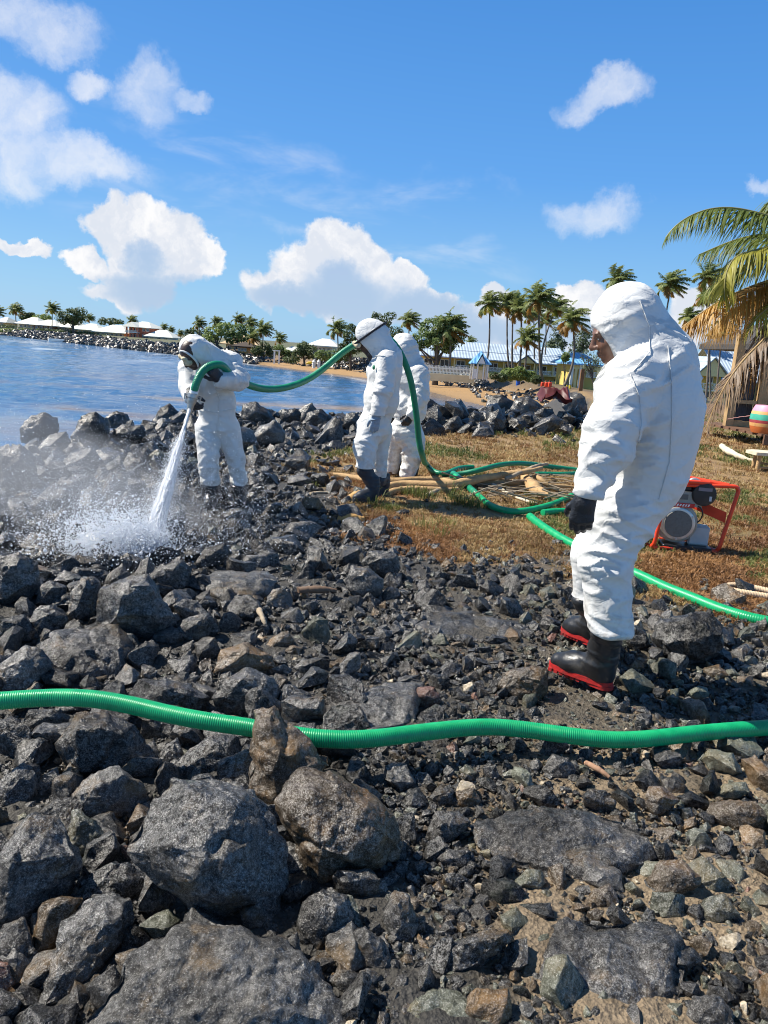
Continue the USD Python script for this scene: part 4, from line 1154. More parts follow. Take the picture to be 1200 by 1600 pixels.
def boot_parts(heel, toe, top, top_r, ankle_r=0.052, s=1.0, sole_h=0.03, red=False):
    """Rubber boot: shaft from the hem to the ankle, a foot with a rounded toe, a heeled sole with lugs."""
    heel, toe, top = (np.asarray(x, float) for x in (heel, toe, top))
    zb = min(heel[2], toe[2])
    d = toe - heel; d[2] = 0; L = np.linalg.norm(d); d = d / L
    w = np.array([-d[1], d[0], 0])
    e = lambda x, y, z: np.array([heel[0], heel[1], zb]) + d * (x * L) + w * y + np.array([0, 0, z])
    ank = e(0.2, 0, 0.1)
    F = Field(0.035)
    F.limb([top + 0.02 * unit(top - ank), ank + np.array([0, 0, 0.08]), ank], [top_r, ankle_r * 1.18, ankle_r * 1.08])
    F.limb([ank, e(0.17, 0, 0.055)], [ankle_r, 0.042])
    F.limb([e(0.16, 0, 0.052), e(0.62, 0, 0.05), e(0.84, 0, 0.044)], [0.04, 0.045, 0.041])
    F.limb([ank, e(0.66, 0, 0.062)], [ankle_r * 0.95, 0.043])
    F.cut(e(0, 0, sole_h), (0, 0, -1), 0.006)
    v, f = F.mesh(0.0075)
    tm = trimesh.Trimesh(v, f, process=False)
    k = sstep(0.0, 0.1, v[:, 2] - zb - 0.05) * 0.006
    v = v + np.array(tm.vertex_normals) * (k * (ridged((v - heel) * np.array([8, 8, 22]), 5, 2) - 0.3) * 2)[:, None]
    circ = lambda c, r: np.stack([c + d * r * math.cos(t) + w * r * math.sin(t) for t in np.linspace(0, 2 * math.pi, 20)[:-1]])
    def slab(items, z0, z1):
        pts = np.vstack([circ(e(x, y, 0), r) for x, y, r in items])
        lo, hi = pts.copy(), pts.copy()
        lo[:, 2], hi[:, 2] = zb + z0, zb + z1
        return m3.Manifold.hull_points(np.vstack([lo, hi]))
    sole = slab([(0.15, 0, 0.044), (0.4, 0, 0.041), (0.66, 0, 0.051), (0.86, 0, 0.04)], 0.014, sole_h + 0.006)
    lugs = [slab([(0.13, 0, 0.042), (0.25, 0, 0.042)], 0.0, 0.016)]
    for x in np.linspace(0.46, 0.9, 6):
        pts = np.array([e(x - 0.028, y, z) for y in (-0.044, 0.044) for z in (0.0, 0.016)] + [e(x + 0.028, y, z) for y in (-0.044, 0.044) for z in (0.0, 0.016)])
        lugs.append(m3.Manifold.hull_points(pts))
    for lug in lugs:
        sole = sole + lug
    return (v, f), sole


# ------------------------------------------------------------------ materials of the people
def tyvek():
    n = {'g': ('geometry', {}), 'n1': ('noise_texture', dict(scale=26.0, detail=6, roughness=0.6, distortion=0.8)), 'n2': ('noise_texture', dict(scale=9.0, detail=6, roughness=0.65)),
         'v': ('voronoi_texture', dict(scale=11.0, feature='distance_to_edge', detail=1.0)), 'wv': ('noise_texture', dict(scale=6.0, detail=3)),
         'ad': ('vector_math', dict(math_type='scale', scale=0.12)), 'aa': ('vector_math', dict(math_type='add')), 'st': ('vector_math', dict(math_type='multiply', vector2=(1.0, 1.0, 1.7))),
         'vr': ('map_range', dict(range_type='smoothstep', from_min=0.0, from_max=0.12, to_min=0.0, to_max=1.0, clamp=True)),
         'dm': ('map_range', dict(from_min=0.56, from_max=0.8, to_min=0.0, to_max=0.42, clamp=True)), 'dc': ('mix_color', dict(blend_type='mix', a=(0.63, 0.63, 0.615), b=(0.38, 0.34, 0.28))),
         'sz': ('separate_xyz', {}), 'lo': ('map_range', dict(range_type='smoothstep', from_min=0.12, from_max=0.75, to_min=1.0, to_max=0.0, clamp=True)), 'n4': ('noise_texture', dict(scale=14.0, detail=7, roughness=0.7)), 'sp': ('map_range', dict(from_min=0.46, from_max=0.68, to_min=0.0, to_max=0.75, clamp=True)), 'lm': ('math', dict(math_type='multiply')), 'lc': ('mix_color', dict(blend_type='mix', b=(0.3, 0.24, 0.17))),
         'b1': ('bump', dict(strength=0.12, distance=0.02)), 'b2': ('bump', dict(strength=0.16, distance=0.012)), 'p': ('principled_bsdf', dict(roughness=0.52, specular_ior_level=0.3))}
    l = [('g.position', 'n1.vector'), ('g.position', 'n2.vector'), ('g.position', 'wv.vector'), ('wv.color', 'ad.vector1'), ('g.position', 'aa.vector1'), ('ad.vector', 'aa.vector2'), ('aa.vector', 'st.vector1'), ('st.vector', 'v.vector'),
         ('v.distance', 'vr.value'), ('vr.result', 'b1.height'), ('b1.normal', 'b2.normal'), ('n1.fac', 'b2.height'), ('b2.normal', 'p.normal'),
         ('n2.fac', 'dm.value'), ('dm.result', 'dc.fac'), ('g.position', 'sz.vector'), ('sz.z', 'lo.value'), ('g.position', 'n4.vector'), ('n4.fac', 'sp.value'), ('lo.result', 'lm.value1'), ('sp.result', 'lm.value2'), ('lm.value', 'lc.fac'), ('dc.result', 'lc.a'), ('lc.result', 'p.base_color')]
    return material('white_coverall_cloth', n, l, 'p.BSDF')


TYVEK = tyvek()
SKIN = plain('brown_skin', (0.16, 0.075, 0.045), 0.42, 0.5, var=0.15, scale=30, bump=0.15, bscale=300)
SKIN_DARK = plain('dark_brown_skin', (0.055, 0.03, 0.022), 0.42, 0.5, var=0.15, scale=30, bump=0.15, bscale=300)
GLOVE = plain('black_nitrile', (0.014, 0.015, 0.019), 0.38, 0.5, var=0.2, scale=40, bump=0.35, bscale=90)
RUBBER = plain('black_boot_rubber', (0.013, 0.013, 0.014), 0.36, 0.5, var=0.3, scale=12, bump=0.12, bscale=60, dirt=((0.13, 0.115, 0.095), 9.0, 0.54, 0.75, 0.6))
RUBBER_BLUE = plain('dark_blue_boot_rubber', (0.02, 0.024, 0.032), 0.5, 0.4, var=0.3, scale=12, bump=0.12, bscale=60, dirt=((0.1, 0.09, 0.08), 9.0, 0.5, 0.75, 0.5))
SOLE_RED = plain('red_boot_sole', (0.42, 0.02, 0.018), 0.5, 0.4, var=0.25, scale=25, bump=0.2, dirt=((0.05, 0.045, 0.04), 20.0, 0.5, 0.7, 0.7))
ELASTIC = plain('dark_strap', (0.02, 0.022, 0.03), 0.7, 0.3)
MASKM = plain('tan_mask_cloth', (0.5, 0.43, 0.3), 0.8, 0.2, var=0.25, scale=30, bump=0.3)
GREYGLOVE = plain('blue_grey_glove', (0.26, 0.33, 0.42), 0.6, 0.3, var=0.2, scale=40, bump=0.3, bscale=80)
EYEW = plain('eye_white', (0.6, 0.56, 0.5), 0.2)
EYED = plain('eye_dark', (0.01, 0.008, 0.006), 0.15)
HAIR = plain('black_hair', (0.01, 0.008, 0.007), 0.6, 0.3, bump=0.5, bscale=200)


def eyes(T, c, fwd, up, s=1.0):
    f, l, u = basis(fwd, up)
    for y in (-1, 1):
        m = trimesh.creation.icosphere(2, 0.0115 * s); m.apply_translation(c + s * (0.075 * f + y * 0.031 * l + 0.010 * u))
        p = T.part('eye', m, EYEW, True)
        m = trimesh.creation.icosphere(2, 0.0065 * s); m.apply_translation(c + s * (0.0815 * f + y * 0.031 * l + 0.010 * u))
        T.part('pupil', m, EYED, True, under=p)

# ------------------------------------------------------------------ the watching worker, right of the middle
def worker_watching():
    Y = 3.32
    W = lambda px, py, y=Y: P(px, py, y)
    base = G(925, 1045)
    T = Thing('person', 'person standing at right in baggy white hooded coverall, watching, looking down', 'person', base)
    F = Field(0.06)
    F.lump(W(1008, 618), (0.205, 0.235, 0.25), k=0.08)
    F.lump(W(1020, 668), (0.185, 0.225, 0.25), k=0.08)
    F.lump(W(1000, 738), (0.185, 0.205, 0.2), k=0.08)
    F.lump(W(975, 795), (0.145, 0.185, 0.14), k=0.06)
    # hood with the slack cloth falling to the back
    F.lump(W(973, 499), (0.132, 0.118, 0.14), k=0.04)
    F.lump(W(952, 524), (0.055, 0.092, 0.07), k=0.04)
    F.limb([W(990, 500), W(1020, 560)], [0.115, 0.17], k=0.07)
    F.limb([W(968, 540), W(985, 580)], [0.085, 0.14], k=0.05)
    # arm towards the camera, forearm down to the wrist
    F.limb([W(990, 596, 3.14), W(958, 668, 3.08), W(946, 705, 3.06), W(920, 768, 3.03)], [0.112, 0.105, 0.098, 0.063], k=0.035)
    F.limb([W(968, 600, 3.5), W(955, 680, 3.52), W(950, 745, 3.5)], [0.1, 0.085, 0.06], k=0.04)
    # legs
    F.limb([W(968, 800, 3.22), W(944, 880, 3.19), W(948, 930, 3.18), W(953, 981, 3.16)], [0.135, 0.106, 0.096, 0.095], k=0.035)
    F.limb([W(950, 800, 3.44), W(924, 870, 3.45), W(918, 930, 3.46)], [0.12, 0.088, 0.07], k=0.03)
    F.cut(W(953, 987, 3.16), (0, 0, -1), 0.008)
    a, b = W(925, 510), W(963, 570)
    nn = np.cross(b - a, [0, 1, 0]); nn = nn if nn[0] < 0 else -nn
    F.cut((a + b) / 2 + 0.004 * unit(nn), nn, 0.012) if False else None
    v, f = F.mesh(0.0085)
    J = [(W(950, 690, 3.0), 0.09, 1.3), (W(920, 765, 3.0), 0.06, 1.1), (W(945, 885, 3.1), 0.1, 1.0), (W(985, 815, 3.2), 0.1, 1.4), (W(955, 960, 3.1), 0.08, 0.9),
         (W(975, 520, 3.2), 0.1, 0.8), (W(1000, 600, 3.1), 0.07, 1.2), (W(1010, 720, 3.1), 0.1, 0.6)]
    v, f = creases(v, f, 7, J, 1.0)
    v = level_hem(v, W(915, 776, 3.03), .1, unit(W(905, 840, 3.02) - W(920, 768, 3.02))); v = level_hem(v, W(918, 932, 3.46), .13)
    # hood opening: the cloth in front of the face edge is folded back to the edge
    n_ = unit(nn)
    d = (v - (a + b) / 2) @ n_
    near = (np.linalg.norm(v - W(940, 535), axis=1) < 0.17)
    v = np.where((near & (d > 0))[:, None], v - n_ * d[:, None] * 0.93, v)
    T.part('coverall', (v, f), TYVEK, 60)
    seam(T, v, [(1044, 540), (1050, 600), (1050, 660), (1047, 720), (1030, 780)], 'back_seam')
    seam(T, v, [(985, 585), (1000, 620), (1003, 660), (998, 690)], 'sleeve_seam')
    seam(T, v, [(1000, 470), (1015, 510), (1015, 550), (990, 580)], 'hood_seam')
    # head in the hood, face showing
    fwd = np.array([-0.93, 0.12, -0.42]); up = np.array([-0.4, 0, 0.92])
    hc = W(964, 521, 3.3)
    H = head_field(hc, fwd, up, 1.0)
    H.limb([hc + np.array([0.05, 0, -0.12]), W(1000, 640), W(985, 780)], [0.06, 0.12, 0.11])
    H.limb([W(970, 800, 3.22), W(946, 885, 3.2), W(953, 975, 3.17)], [0.09, 0.06, 0.045])
    H.limb([W(952, 800, 3.44), W(924, 870, 3.45), W(918, 915, 3.46)], [0.085, 0.055, 0.042])
    H.limb([W(990, 606, 3.16), W(950, 698, 3.06), W(917, 772, 3.03)], [0.06, 0.045, 0.033])
    T.part('body', H.mesh(0.0075), SKIN, True)
    eyes(T, hc, fwd, up)
    # glove, hanging, fingers loosely bent
    Hd = hand_field(W(915, 776, 3.02), W(905, 840, 3.02) - W(917, 772, 3.02), np.array([-0.35, -1.0, 0.05]), np.array([-0.9, 0.5, 0]), 0.5, 1.12, 0.0, 1.3)
    Hd.limb([W(922, 762, 3.03), W(914, 785, 3.02)], [0.036, 0.037], k=0.02)
    gv, gf = Hd.mesh(0.0042)
    T.part('glove', (gv, gf), GLOVE, True)
    Hd = hand_field(W(949, 752, 3.5), W(944, 800, 3.5) - W(949, 752, 3.5), np.array([-0.3, 1.0, 0]), np.array([-1.0, -0.2, 0]), 0.4, 1.05)
    T.part('glove', Hd.mesh(0.006), GLOVE, True)
    # boots with red soles
    up_, so = boot_parts(G(957, 1079, 0.035), G(857, 1041, 0.035), W(950, 980, 3.16), 0.07)
    b1 = T.part('boot', up_, RUBBER, True); T.part('sole', so, SOLE_RED, 30, under=b1, label='red sole of the near boot')
    up_, so = boot_parts(G(935, 1010, 0.035), G(880, 988, 0.035), W(914, 942, 3.46), 0.056)
    b2 = T.part('boot', up_, RUBBER, True); T.part('sole', so, SOLE_RED, 30, under=b2, label='red sole of the far boot')


worker_watching()


# ------------------------------------------------------------------ the masked worker carrying the hose on the shoulder
def worker_masked():
    Y = 7.25
    W = lambda px, py, y=Y: P(px, py, y)
    T = Thing('person', 'masked person in white coverall and dark boots, green hose over the shoulder', 'person', G(578, 784))
    F = Field(0.05)
    F.lump(W(601, 580), (0.165, 0.21, 0.2), k=0.07)
    F.lump(W(596, 622), (0.165, 0.2, 0.22), k=0.07)
    F.lump(W(585, 665), (0.15, 0.18, 0.17), k=0.06)
    F.lump(W(581, 522), (0.15, 0.125, 0.145), k=0.04)
    F.limb([W(590, 530), W(604, 558)], [0.125, 0.15], k=0.05)
    F.limb([W(605, 563, 7.06), W(600, 608, 7.0), W(590, 645, 6.99)], [0.095, 0.086, 0.068], k=0.03)
    F.limb([W(600, 563, 7.44), W(590, 605, 7.48), W(578, 645, 7.46)], [0.09, 0.08, 0.06], k=0.03)
    F.limb([W(580, 670, 7.16), W(569, 700, 7.1), W(571, 728, 7.07)], [0.125, 0.1, 0.085], k=0.03)
    F.limb([W(594, 672, 7.38), W(592, 710, 7.38), W(593, 742, 7.38)], [0.115, 0.085, 0.068], k=0.03)
    v, f = F.mesh(0.0125)
    J = [(W(596, 612, 6.95), 0.1, 1.0), (W(572, 690, 7.05), 0.12, 1.2), (W(585, 650, 7.1), 0.12, 0.8), (W(571, 722, 7.05), 0.06, 0.8), (W(583, 520, 7.15), 0.1, 0.5)]
    v, f = creases(v, f, 27, J, 1.05)
    # face opening of the hood
    a, b = W(554, 524), W(582, 556)
    nn = np.cross(b - a, [0, 1, 0]); n_ = unit(nn if nn[0] < 0 else -nn)
    d = (v - (a + b) / 2) @ n_
    near = np.linalg.norm(v - W(566, 543), axis=1) < 0.17
    v = np.where((near & (d > 0))[:, None], v - n_ * d[:, None] * 0.95, v)
    v = level_hem(v, W(571, 731, 7.07), .17); v = level_hem(v, W(593, 745, 7.38), .16); v = level_hem(v, W(590, 649, 6.99), .13)
    T.part('coverall', (v, f), TYVEK, 60)
    fwd = np.array([-0.8, 0.1, -0.6]); up = np.array([-0.58, 0, 0.8])
    hc = W(574, 531, 7.24)
    seam(T, v, [(583, 557), (592, 555), (602, 556)], 'neck_seam', .003)
    H = head_field(hc, fwd, up, 1.02)
    H.limb([hc + np.array([0.06, 0, -0.13]), W(600, 580), W(588, 655)], [0.06, 0.11, 0.1])
    H.limb([W(584, 672, 7.16), W(570, 705, 7.1), W(571, 722, 7.07)], [0.09, 0.055, 0.045])
    H.limb([W(594, 674, 7.38), W(592, 710, 7.38), W(593, 736, 7.38)], [0.09, 0.055, 0.045])
    H.limb([W(604, 566, 7.07), W(600, 608, 7.0), W(589, 648, 6.99)], [0.055, 0.045, 0.034])
    T.part('body', H.mesh(0.011), SKIN_DARK, True)
    eyes(T, hc, fwd, up)
    # cloth mask pushed up over the nose and brow, its strap round the hood
    f_, l_, u_ = basis(fwd, up)
    at = lambda x, y, z: hc + x * f_ + y * l_ + z * u_
    M = Field(0.02)
    M.lump(at(0.105, 0.0, 0.02), (0.035, 0.05, 0.03)); M.lump(at(0.1, 0.05, 0.005), (0.03, 0.03, 0.026)); M.lump(at(0.12, -0.02, 0.045), (0.02, 0.035, 0.02)); M.lump(at(0.085, 0.075, 0.0), (0.022, 0.018, 0.024))
    mv, mf = creases(*M.mesh(0.008), 77, (), 1.0)
    T.part('mask', (mv, mf), MASKM, True)
    c0 = W(579, 521)
    ax = unit(W(590, 512, 7.25) - W(564, 530, 7.25))
    s_ = [c0 + 0.172 * math.cos(t) * ax + np.array([0, 0.141, 0]) * math.sin(t) for t in np.linspace(0, 2 * np.pi, 37)]
    T.part('strap', tube(s_, 0.0075, 6, caps=False, squash=1.8), ELASTIC, True)
    Hd = hand_field(W(588, 651, 6.99), W(584, 676, 6.99) - W(588, 651, 6.99), np.array([0.1, -1.0, 0.0]), np.array([-1.0, 0.0, 0]), 0.35, 1.0, 0.02, 0.6)
    Hd.limb([W(590, 646, 6.99), W(587, 657, 6.99)], [0.036, 0.038])
    T.part('glove', Hd.mesh(0.006), GREYGLOVE, True)
    band = [W(587, 655, 6.99) + 0.043 * np.array([math.cos(t), math.sin(t), 0.15 * math.cos(t)]) for t in np.linspace(0, 2 * np.pi, 19)]
    T.part('glove_cuff', tube(band, 0.006, 6, caps=False), GREYGLOVE, True)
    Hd = hand_field(W(577, 648, 7.46), W(572, 675, 7.46) - W(577, 648, 7.46), np.array([-0.3, 1.0, 0]), np.array([-1.0, -0.1, 0]), 0.4, 1.0)
    T.part('glove', Hd.mesh(0.007), GREYGLOVE, True)
    # small green dab on the chest
    m = trimesh.creation.icosphere(2, 0.022); m.apply_scale([0.6, 1.2, 1.0]); m.apply_translation(W(584, 574, 7.02))
    T.part('chest_valve', m, plain('green_valve', (0.01, 0.2, 0.09), 0.4), True)
    up_, so = boot_parts(G(588, 783, .025), G(551, 786, .025), W(571, 738, 7.07), 0.072)
    T.part('sole', so, RUBBER_BLUE, 30, under=T.part('boot', up_, RUBBER_BLUE, True))
    up_, so = boot_parts(G(603, 775), G(573, 778), W(593, 752, 7.38), 0.06)
    T.part('sole', so, RUBBER_BLUE, 30, under=T.part('boot', up_, RUBBER_BLUE, True))


# ------------------------------------------------------------------ the worker behind, turned away
def worker_rear():
    Y = 8.55
    W = lambda px, py, y=Y: P(px, py, y)
    T = Thing('person', 'person in white coverall turned away, half hidden behind the masked person', 'person', G(630, 747))
    F = Field(0.05)
    F.lump(W(643, 592), (0.19, 0.2, 0.2), k=0.07)
    F.lump(W(640, 635), (0.19, 0.19, 0.22), k=0.07)
    F.lump(W(634, 675), (0.175, 0.18, 0.17), k=0.06)
    F.lump(W(632, 541), (0.122, 0.128, 0.142), k=0.04)
    F.limb([W(634, 548), W(642, 575)], [0.118, 0.15], k=0.05)
    F.limb([W(655, 582, 8.42), W(656, 618, 8.36), W(644, 646, 8.3)], [0.1, 0.09, 0.066], k=0.03)
    F.limb([W(624, 580, 8.6), W(618, 615, 8.62), W(616, 645, 8.6)], [0.09, 0.08, 0.06], k=0.03)
    F.limb([W(644, 685, 8.5), W(644, 715, 8.5), W(636, 741, 8.48)], [0.14, 0.105, 0.088], k=0.025)
    F.limb([W(622, 680, 8.6), W(615, 708, 8.66), W(612, 735, 8.68)], [0.12, 0.095, 0.078], k=0.025)
    v, f = F.mesh(0.014)
    J = [(W(655, 618, 8.3), 0.12, 1.0), (W(640, 700, 8.4), 0.14, 1.2), (W(636, 735, 8.4), 0.08, 1.0), (W(632, 545, 8.4), 0.1, 0.6)]
    v, f = creases(v, f, 47, J, 1.1)
    v = level_hem(v, W(636, 745, 8.48), .2); v = level_hem(v, W(612, 739, 8.68), .18)
    T.part('coverall', (v, f), TYVEK, 60)
    fwd = np.array([-0.7, 0.65, -0.3]); up = np.array([-0.2, 0.2, 0.95])
    hc = W(628, 548, 8.6)
    H = head_field(hc, fwd, up, 1.0)
    H.limb([hc + np.array([0.03, -0.03, -0.13]), W(642, 592), W(635, 668)], [0.06, 0.11, 0.11])
    H.limb([W(643, 688, 8.5), W(644, 715, 8.5), W(636, 745, 8.48), W(636, 750, 8.45)], [0.09, 0.055, 0.045, 0.04])
    T.part('body', H.mesh(0.012), SKIN_DARK, True)
    eyes(T, hc, fwd, up)
    Hd = hand_field(W(643, 647, 8.29), W(632, 666, 8.26) - W(643, 647, 8.29), np.array([0.3, -1.0, 0.2]), np.array([-0.8, 0.0, 0.5]), 0.55, 1.08, 0.0, 0.8)
    Hd.limb([W(645, 645, 8.3), W(641, 652, 8.29)], [0.036, 0.04])
    T.part('glove', Hd.mesh(0.007), GLOVE, True)
    Hd = hand_field(W(616, 648, 8.6), np.array([-0.2, 0, -1.0]), np.array([-0.5, 0.9, 0]), np.array([-1.0, 0.2, 0]), 0.5, 1.0)
    T.part('glove', Hd.mesh(0.008), GLOVE, True)
    BR = plain('brown_boot_leather', (0.09, 0.055, 0.035), 0.6)
    for heel, toe, top in ((G(648, 748), G(629, 744), W(636, 742, 8.48)), (G(620, 741), G(604, 736), W(612, 736, 8.68))):
        up_, so = boot_parts(heel, toe, top, 0.055)
        T.part('sole', so, RUBBER, 30, under=T.part('boot', up_, BR, True))


# ------------------------------------------------------------------ the worker with the nozzle
def worker_hosing():
    Y = 6.55
    W = lambda px, py, y=Y: P(px, py, y)
    T = Thing('person', 'person in white hooded coverall bending forward, both gloved hands on the hose nozzle', 'person', G(350, 792))
    F = Field(0.045)
    F.lump(W(326, 592, 6.5), (0.185, 0.15, 0.18), k=0.06)
    F.lump(W(338, 570, 6.5), (0.19, 0.165, 0.13), k=0.06)
    F.lump(W(338, 630, 6.56), (0.165, 0.145, 0.2), k=0.07)
    F.lump(W(340, 662, 6.58), (0.16, 0.145, 0.13), k=0.06)
    # hood, bent far forward, and the cloth stretched from it to the shoulder
    F.lump(W(303, 546, 6.28), (0.108, 0.112, 0.118), k=0.03)
    F.limb([W(308, 547, 6.33), W(335, 568, 6.44)], [0.1, 0.12], k=0.05)
    # shoulders and arms
    F.limb([W(296, 578, 6.46), W(293, 603, 6.36), W(297, 622, 6.22)], [0.088, 0.07, 0.052], k=0.03)
    F.limb([W(357, 568, 6.5), W(372, 592, 6.42), W(346, 595, 6.2)], [0.105, 0.085, 0.062], k=0.03)
    # legs
    F.limb([W(325, 668, 6.55), W(325, 713, 6.5), W(328, 752, 6.52)], [0.115, 0.086, 0.083], k=0.02)
    F.limb([W(355, 668, 6.6), W(367, 713, 6.62), W(373, 752, 6.64)], [0.108, 0.078, 0.068], k=0.02)
    v, f = F.mesh(0.012)
    J = [(W(370, 592, 6.35), 0.09, 1.2), (W(340, 690, 6.45), 0.12, 1.2), (W(327, 745, 6.45), 0.07, 1.0), (W(372, 745, 6.55), 0.07, 1.0), (W(304, 540, 6.2), 0.1, 0.5), (W(325, 610, 6.4), 0.12, 0.7)]
    v, f = creases(v, f, 67, J, 1.05)
    fwd = np.array([-0.42, -0.5, -0.76]); up = np.array([-0.35, -0.6, 0.72])
    hc = W(301, 553, 6.25)
    f_, l_, u_ = basis(fwd, up)
    # hood opening
    pc = hc + 0.055 * f_
    d = (v - pc) @ f_
    near = np.linalg.norm(v - (hc + 0.08 * f_), axis=1) < 0.16
    v = np.where((near & (d > 0))[:, None], v - f_ * d[:, None] * 0.97, v)
    v = level_hem(v, W(329, 757, 6.52), .17); v = level_hem(v, W(372, 757, 6.64), .16)
    T.part('coverall', (v, f), TYVEK, 60)
    seam(T, v, [(330, 590), (343, 622), (342, 650), (336, 682)], 'zip_flap', .0035)
    seam(T, v, [(310, 640), (335, 645), (370, 638)], 'waist_seam', .0025)
    H = head_field(hc, fwd, up, 1.0)
    H.limb([hc - 0.05 * f_ - 0.12 * u_, W(330, 585, 6.5), W(340, 660, 6.58)], [0.06, 0.1, 0.1])
    H.limb([W(328, 675, 6.55), W(327, 715, 6.5), W(329, 746, 6.52)], [0.085, 0.055, 0.045])
    H.limb([W(354, 677, 6.6), W(366, 715, 6.62), W(372, 746, 6.64)], [0.085, 0.052, 0.045])
    H.limb([W(357, 572, 6.5), W(370, 592, 6.42), W(345, 594, 6.2)], [0.055, 0.045, 0.034])
    H.limb([W(297, 578, 6.46), W(294, 603, 6.36), W(297, 624, 6.22)], [0.055, 0.042, 0.034])
    T.part('body', H.mesh(0.01), SKIN_DARK, True)
    eyes(T, hc, fwd, up)
    at = lambda x, y, z: hc + x * f_ + y * l_ + z * u_
    M = Field(0.02)
    M.lump(at(0.078, 0.0, 0.03), (0.035, 0.05, 0.022)); M.lump(at(0.07, -0.05, 0.03), (0.03, 0.03, 0.022)); M.lump(at(0.085, 0.03, 0.0), (0.026, 0.03, 0.026)); M.lump(at(0.1, 0.0, 0.0), (0.022, 0.02, 0.02))
    T.part('mask', creases(*M.mesh(0.008), 78, (), 1.0), MASKM, True)
    ring = [at(0.052, 0.076 * math.sin(t), 0.092 * math.cos(t)) for t in np.linspace(0, 2 * np.pi, 33)]
    T.part('hood_hem', tube(ring, 0.009, 8, caps=False), TYVEK, True)
    # hand high on the hose, palm over it
    hose = unit(W(345, 571, 6.12) - W(318, 577, 6.08))
    Hd = hand_field(W(343, 592, 6.17), W(326, 572, 6.08) - W(343, 592, 6.17), np.array([0.3, -0.9, 0.35]), np.array([-0.6, 0.0, -0.8]), 0.62, 1.12, 0.04, 0.8)
    Hd.limb([W(347, 595, 6.2), W(342, 590, 6.17)], [0.04, 0.042], k=0.02)
    T.part('glove', Hd.mesh(0.0055), GLOVE, True)
    # hand low round the nozzle
    Hd = hand_field(W(296, 619, 6.22), np.array([0.45, -0.5, -0.62]), np.array([-0.75, -0.62, 0.1]), np.array([0.2, 0.1, 0.95]), (0.75, 0.8, 0.85, 0.9), 1.12, 0.04, 1.0)
    Hd.limb([W(296, 613, 6.25), W(297, 621, 6.21)], [0.04, 0.042], k=0.02)
    T.part('glove', Hd.mesh(0.0055), GLOVE, True)
    for heel, toe, top, r in ((G(334, 784), G(324, 798), W(329, 765, 6.52), 0.07), (G(376, 781), G(374, 794), W(372, 765, 6.64), 0.062)):
        up_, so = boot_parts(heel, toe, top, r)
        T.part('sole', so, RUBBER, 30, under=T.part('boot', up_, RUBBER, True))


worker_masked()
worker_rear()
worker_hosing()

# ------------------------------------------------------------------ green suction hoses
def hose_mat(name, color, rough=0.32):
    n = {'g': ('geometry', {}), 'n': ('noise_texture', dict(scale=14.0, detail=5, roughness=0.65)), 'n2': ('noise_texture', dict(scale=60.0, detail=4, roughness=0.7)),
         'r': ('rgb_ramp', {'ramp': [(0.3, tuple(np.array(color) * 0.8)), (0.7, tuple(np.array(color) * 1.15))]}),
         'dm': ('map_range', dict(from_min=0.6, from_max=0.75, to_min=0.0, to_max=0.6, clamp=True)), 'dc': ('mix_color', dict(blend_type='mix', b=(0.06, 0.075, 0.05))),
         'ro': ('map_range', dict(from_min=0.3, from_max=0.7, to_min=rough - 0.08, to_max=rough + 0.15)), 'p': ('principled_bsdf', dict(specular_ior_level=0.5))}
    l = [('g.position', 'n.vector'), ('g.position', 'n2.vector'), ('n.fac', 'r.fac'), ('n2.fac', 'dm.value'), ('dm.result', 'dc.fac'), ('r.color', 'dc.a'), ('dc.result', 'p.base_color'), ('n.fac', 'ro.value'), ('ro.result', 'p.roughness')]
    return material(name, n, l, 'p.BSDF')


HOSE = hose_mat('green_hose_plastic', (0.004, 0.31, 0.11))
HOSE_DARK = hose_mat('dark_green_hose_plastic', (0.003, 0.19, 0.095), 0.36)
METAL = plain('dull_metal', (0.42, 0.41, 0.38), 0.38, metallic=0.85, var=0.2, scale=30, bump=0.1)


def ribbed(path, r, pitch, depth, sides=20):
    path = np.asarray(path)
    L = np.linalg.norm(np.diff(path, axis=0), axis=1).sum()
    n = int(L / pitch) * 4
    p = spline(path, n) if len(path) < 200 else path
    rr = r - depth * np.array([1.0, 0.15, 0.0, 0.15])[np.arange(n) % 4]
    return tube(p, rr, sides)


def near_hose():
    px = [(-70, 1100), (0, 1095), (60, 1091), (130, 1091), (200, 1101), (270, 1117), (330, 1128), (397, 1138), (435, 1145), (475, 1151), (520, 1155), (580, 1154), (640, 1147), (700, 1140), (760, 1136), (820, 1140), (880, 1148), (940, 1155), (1000, 1155), (1060, 1149), (1130, 1142), (1200, 1137), (1290, 1130)]
    pts = [G(x, y, 0.17 if x < 300 else 0.12 if x < 700 else 0.075) for x, y in px]
    z = [0.17, 0.17, 0.175, 0.18, 0.17, 0.16, 0.15, 0.14, 0.135, 0.13, 0.125, 0.12, 0.11, 0.1, 0.095, 0.085, 0.08, 0.075, 0.075, 0.075, 0.07, 0.065, 0.06]
    pts = [G(x, y, zz) for (x, y), zz in zip(px, z)]
    obj('hose', ribbed(pts, 0.031, 0.0075, 0.0018, 24), HOSE, 'ribbed bright green hose lying across the foreground rocks', 'hose', smooth=True)


near_hose()


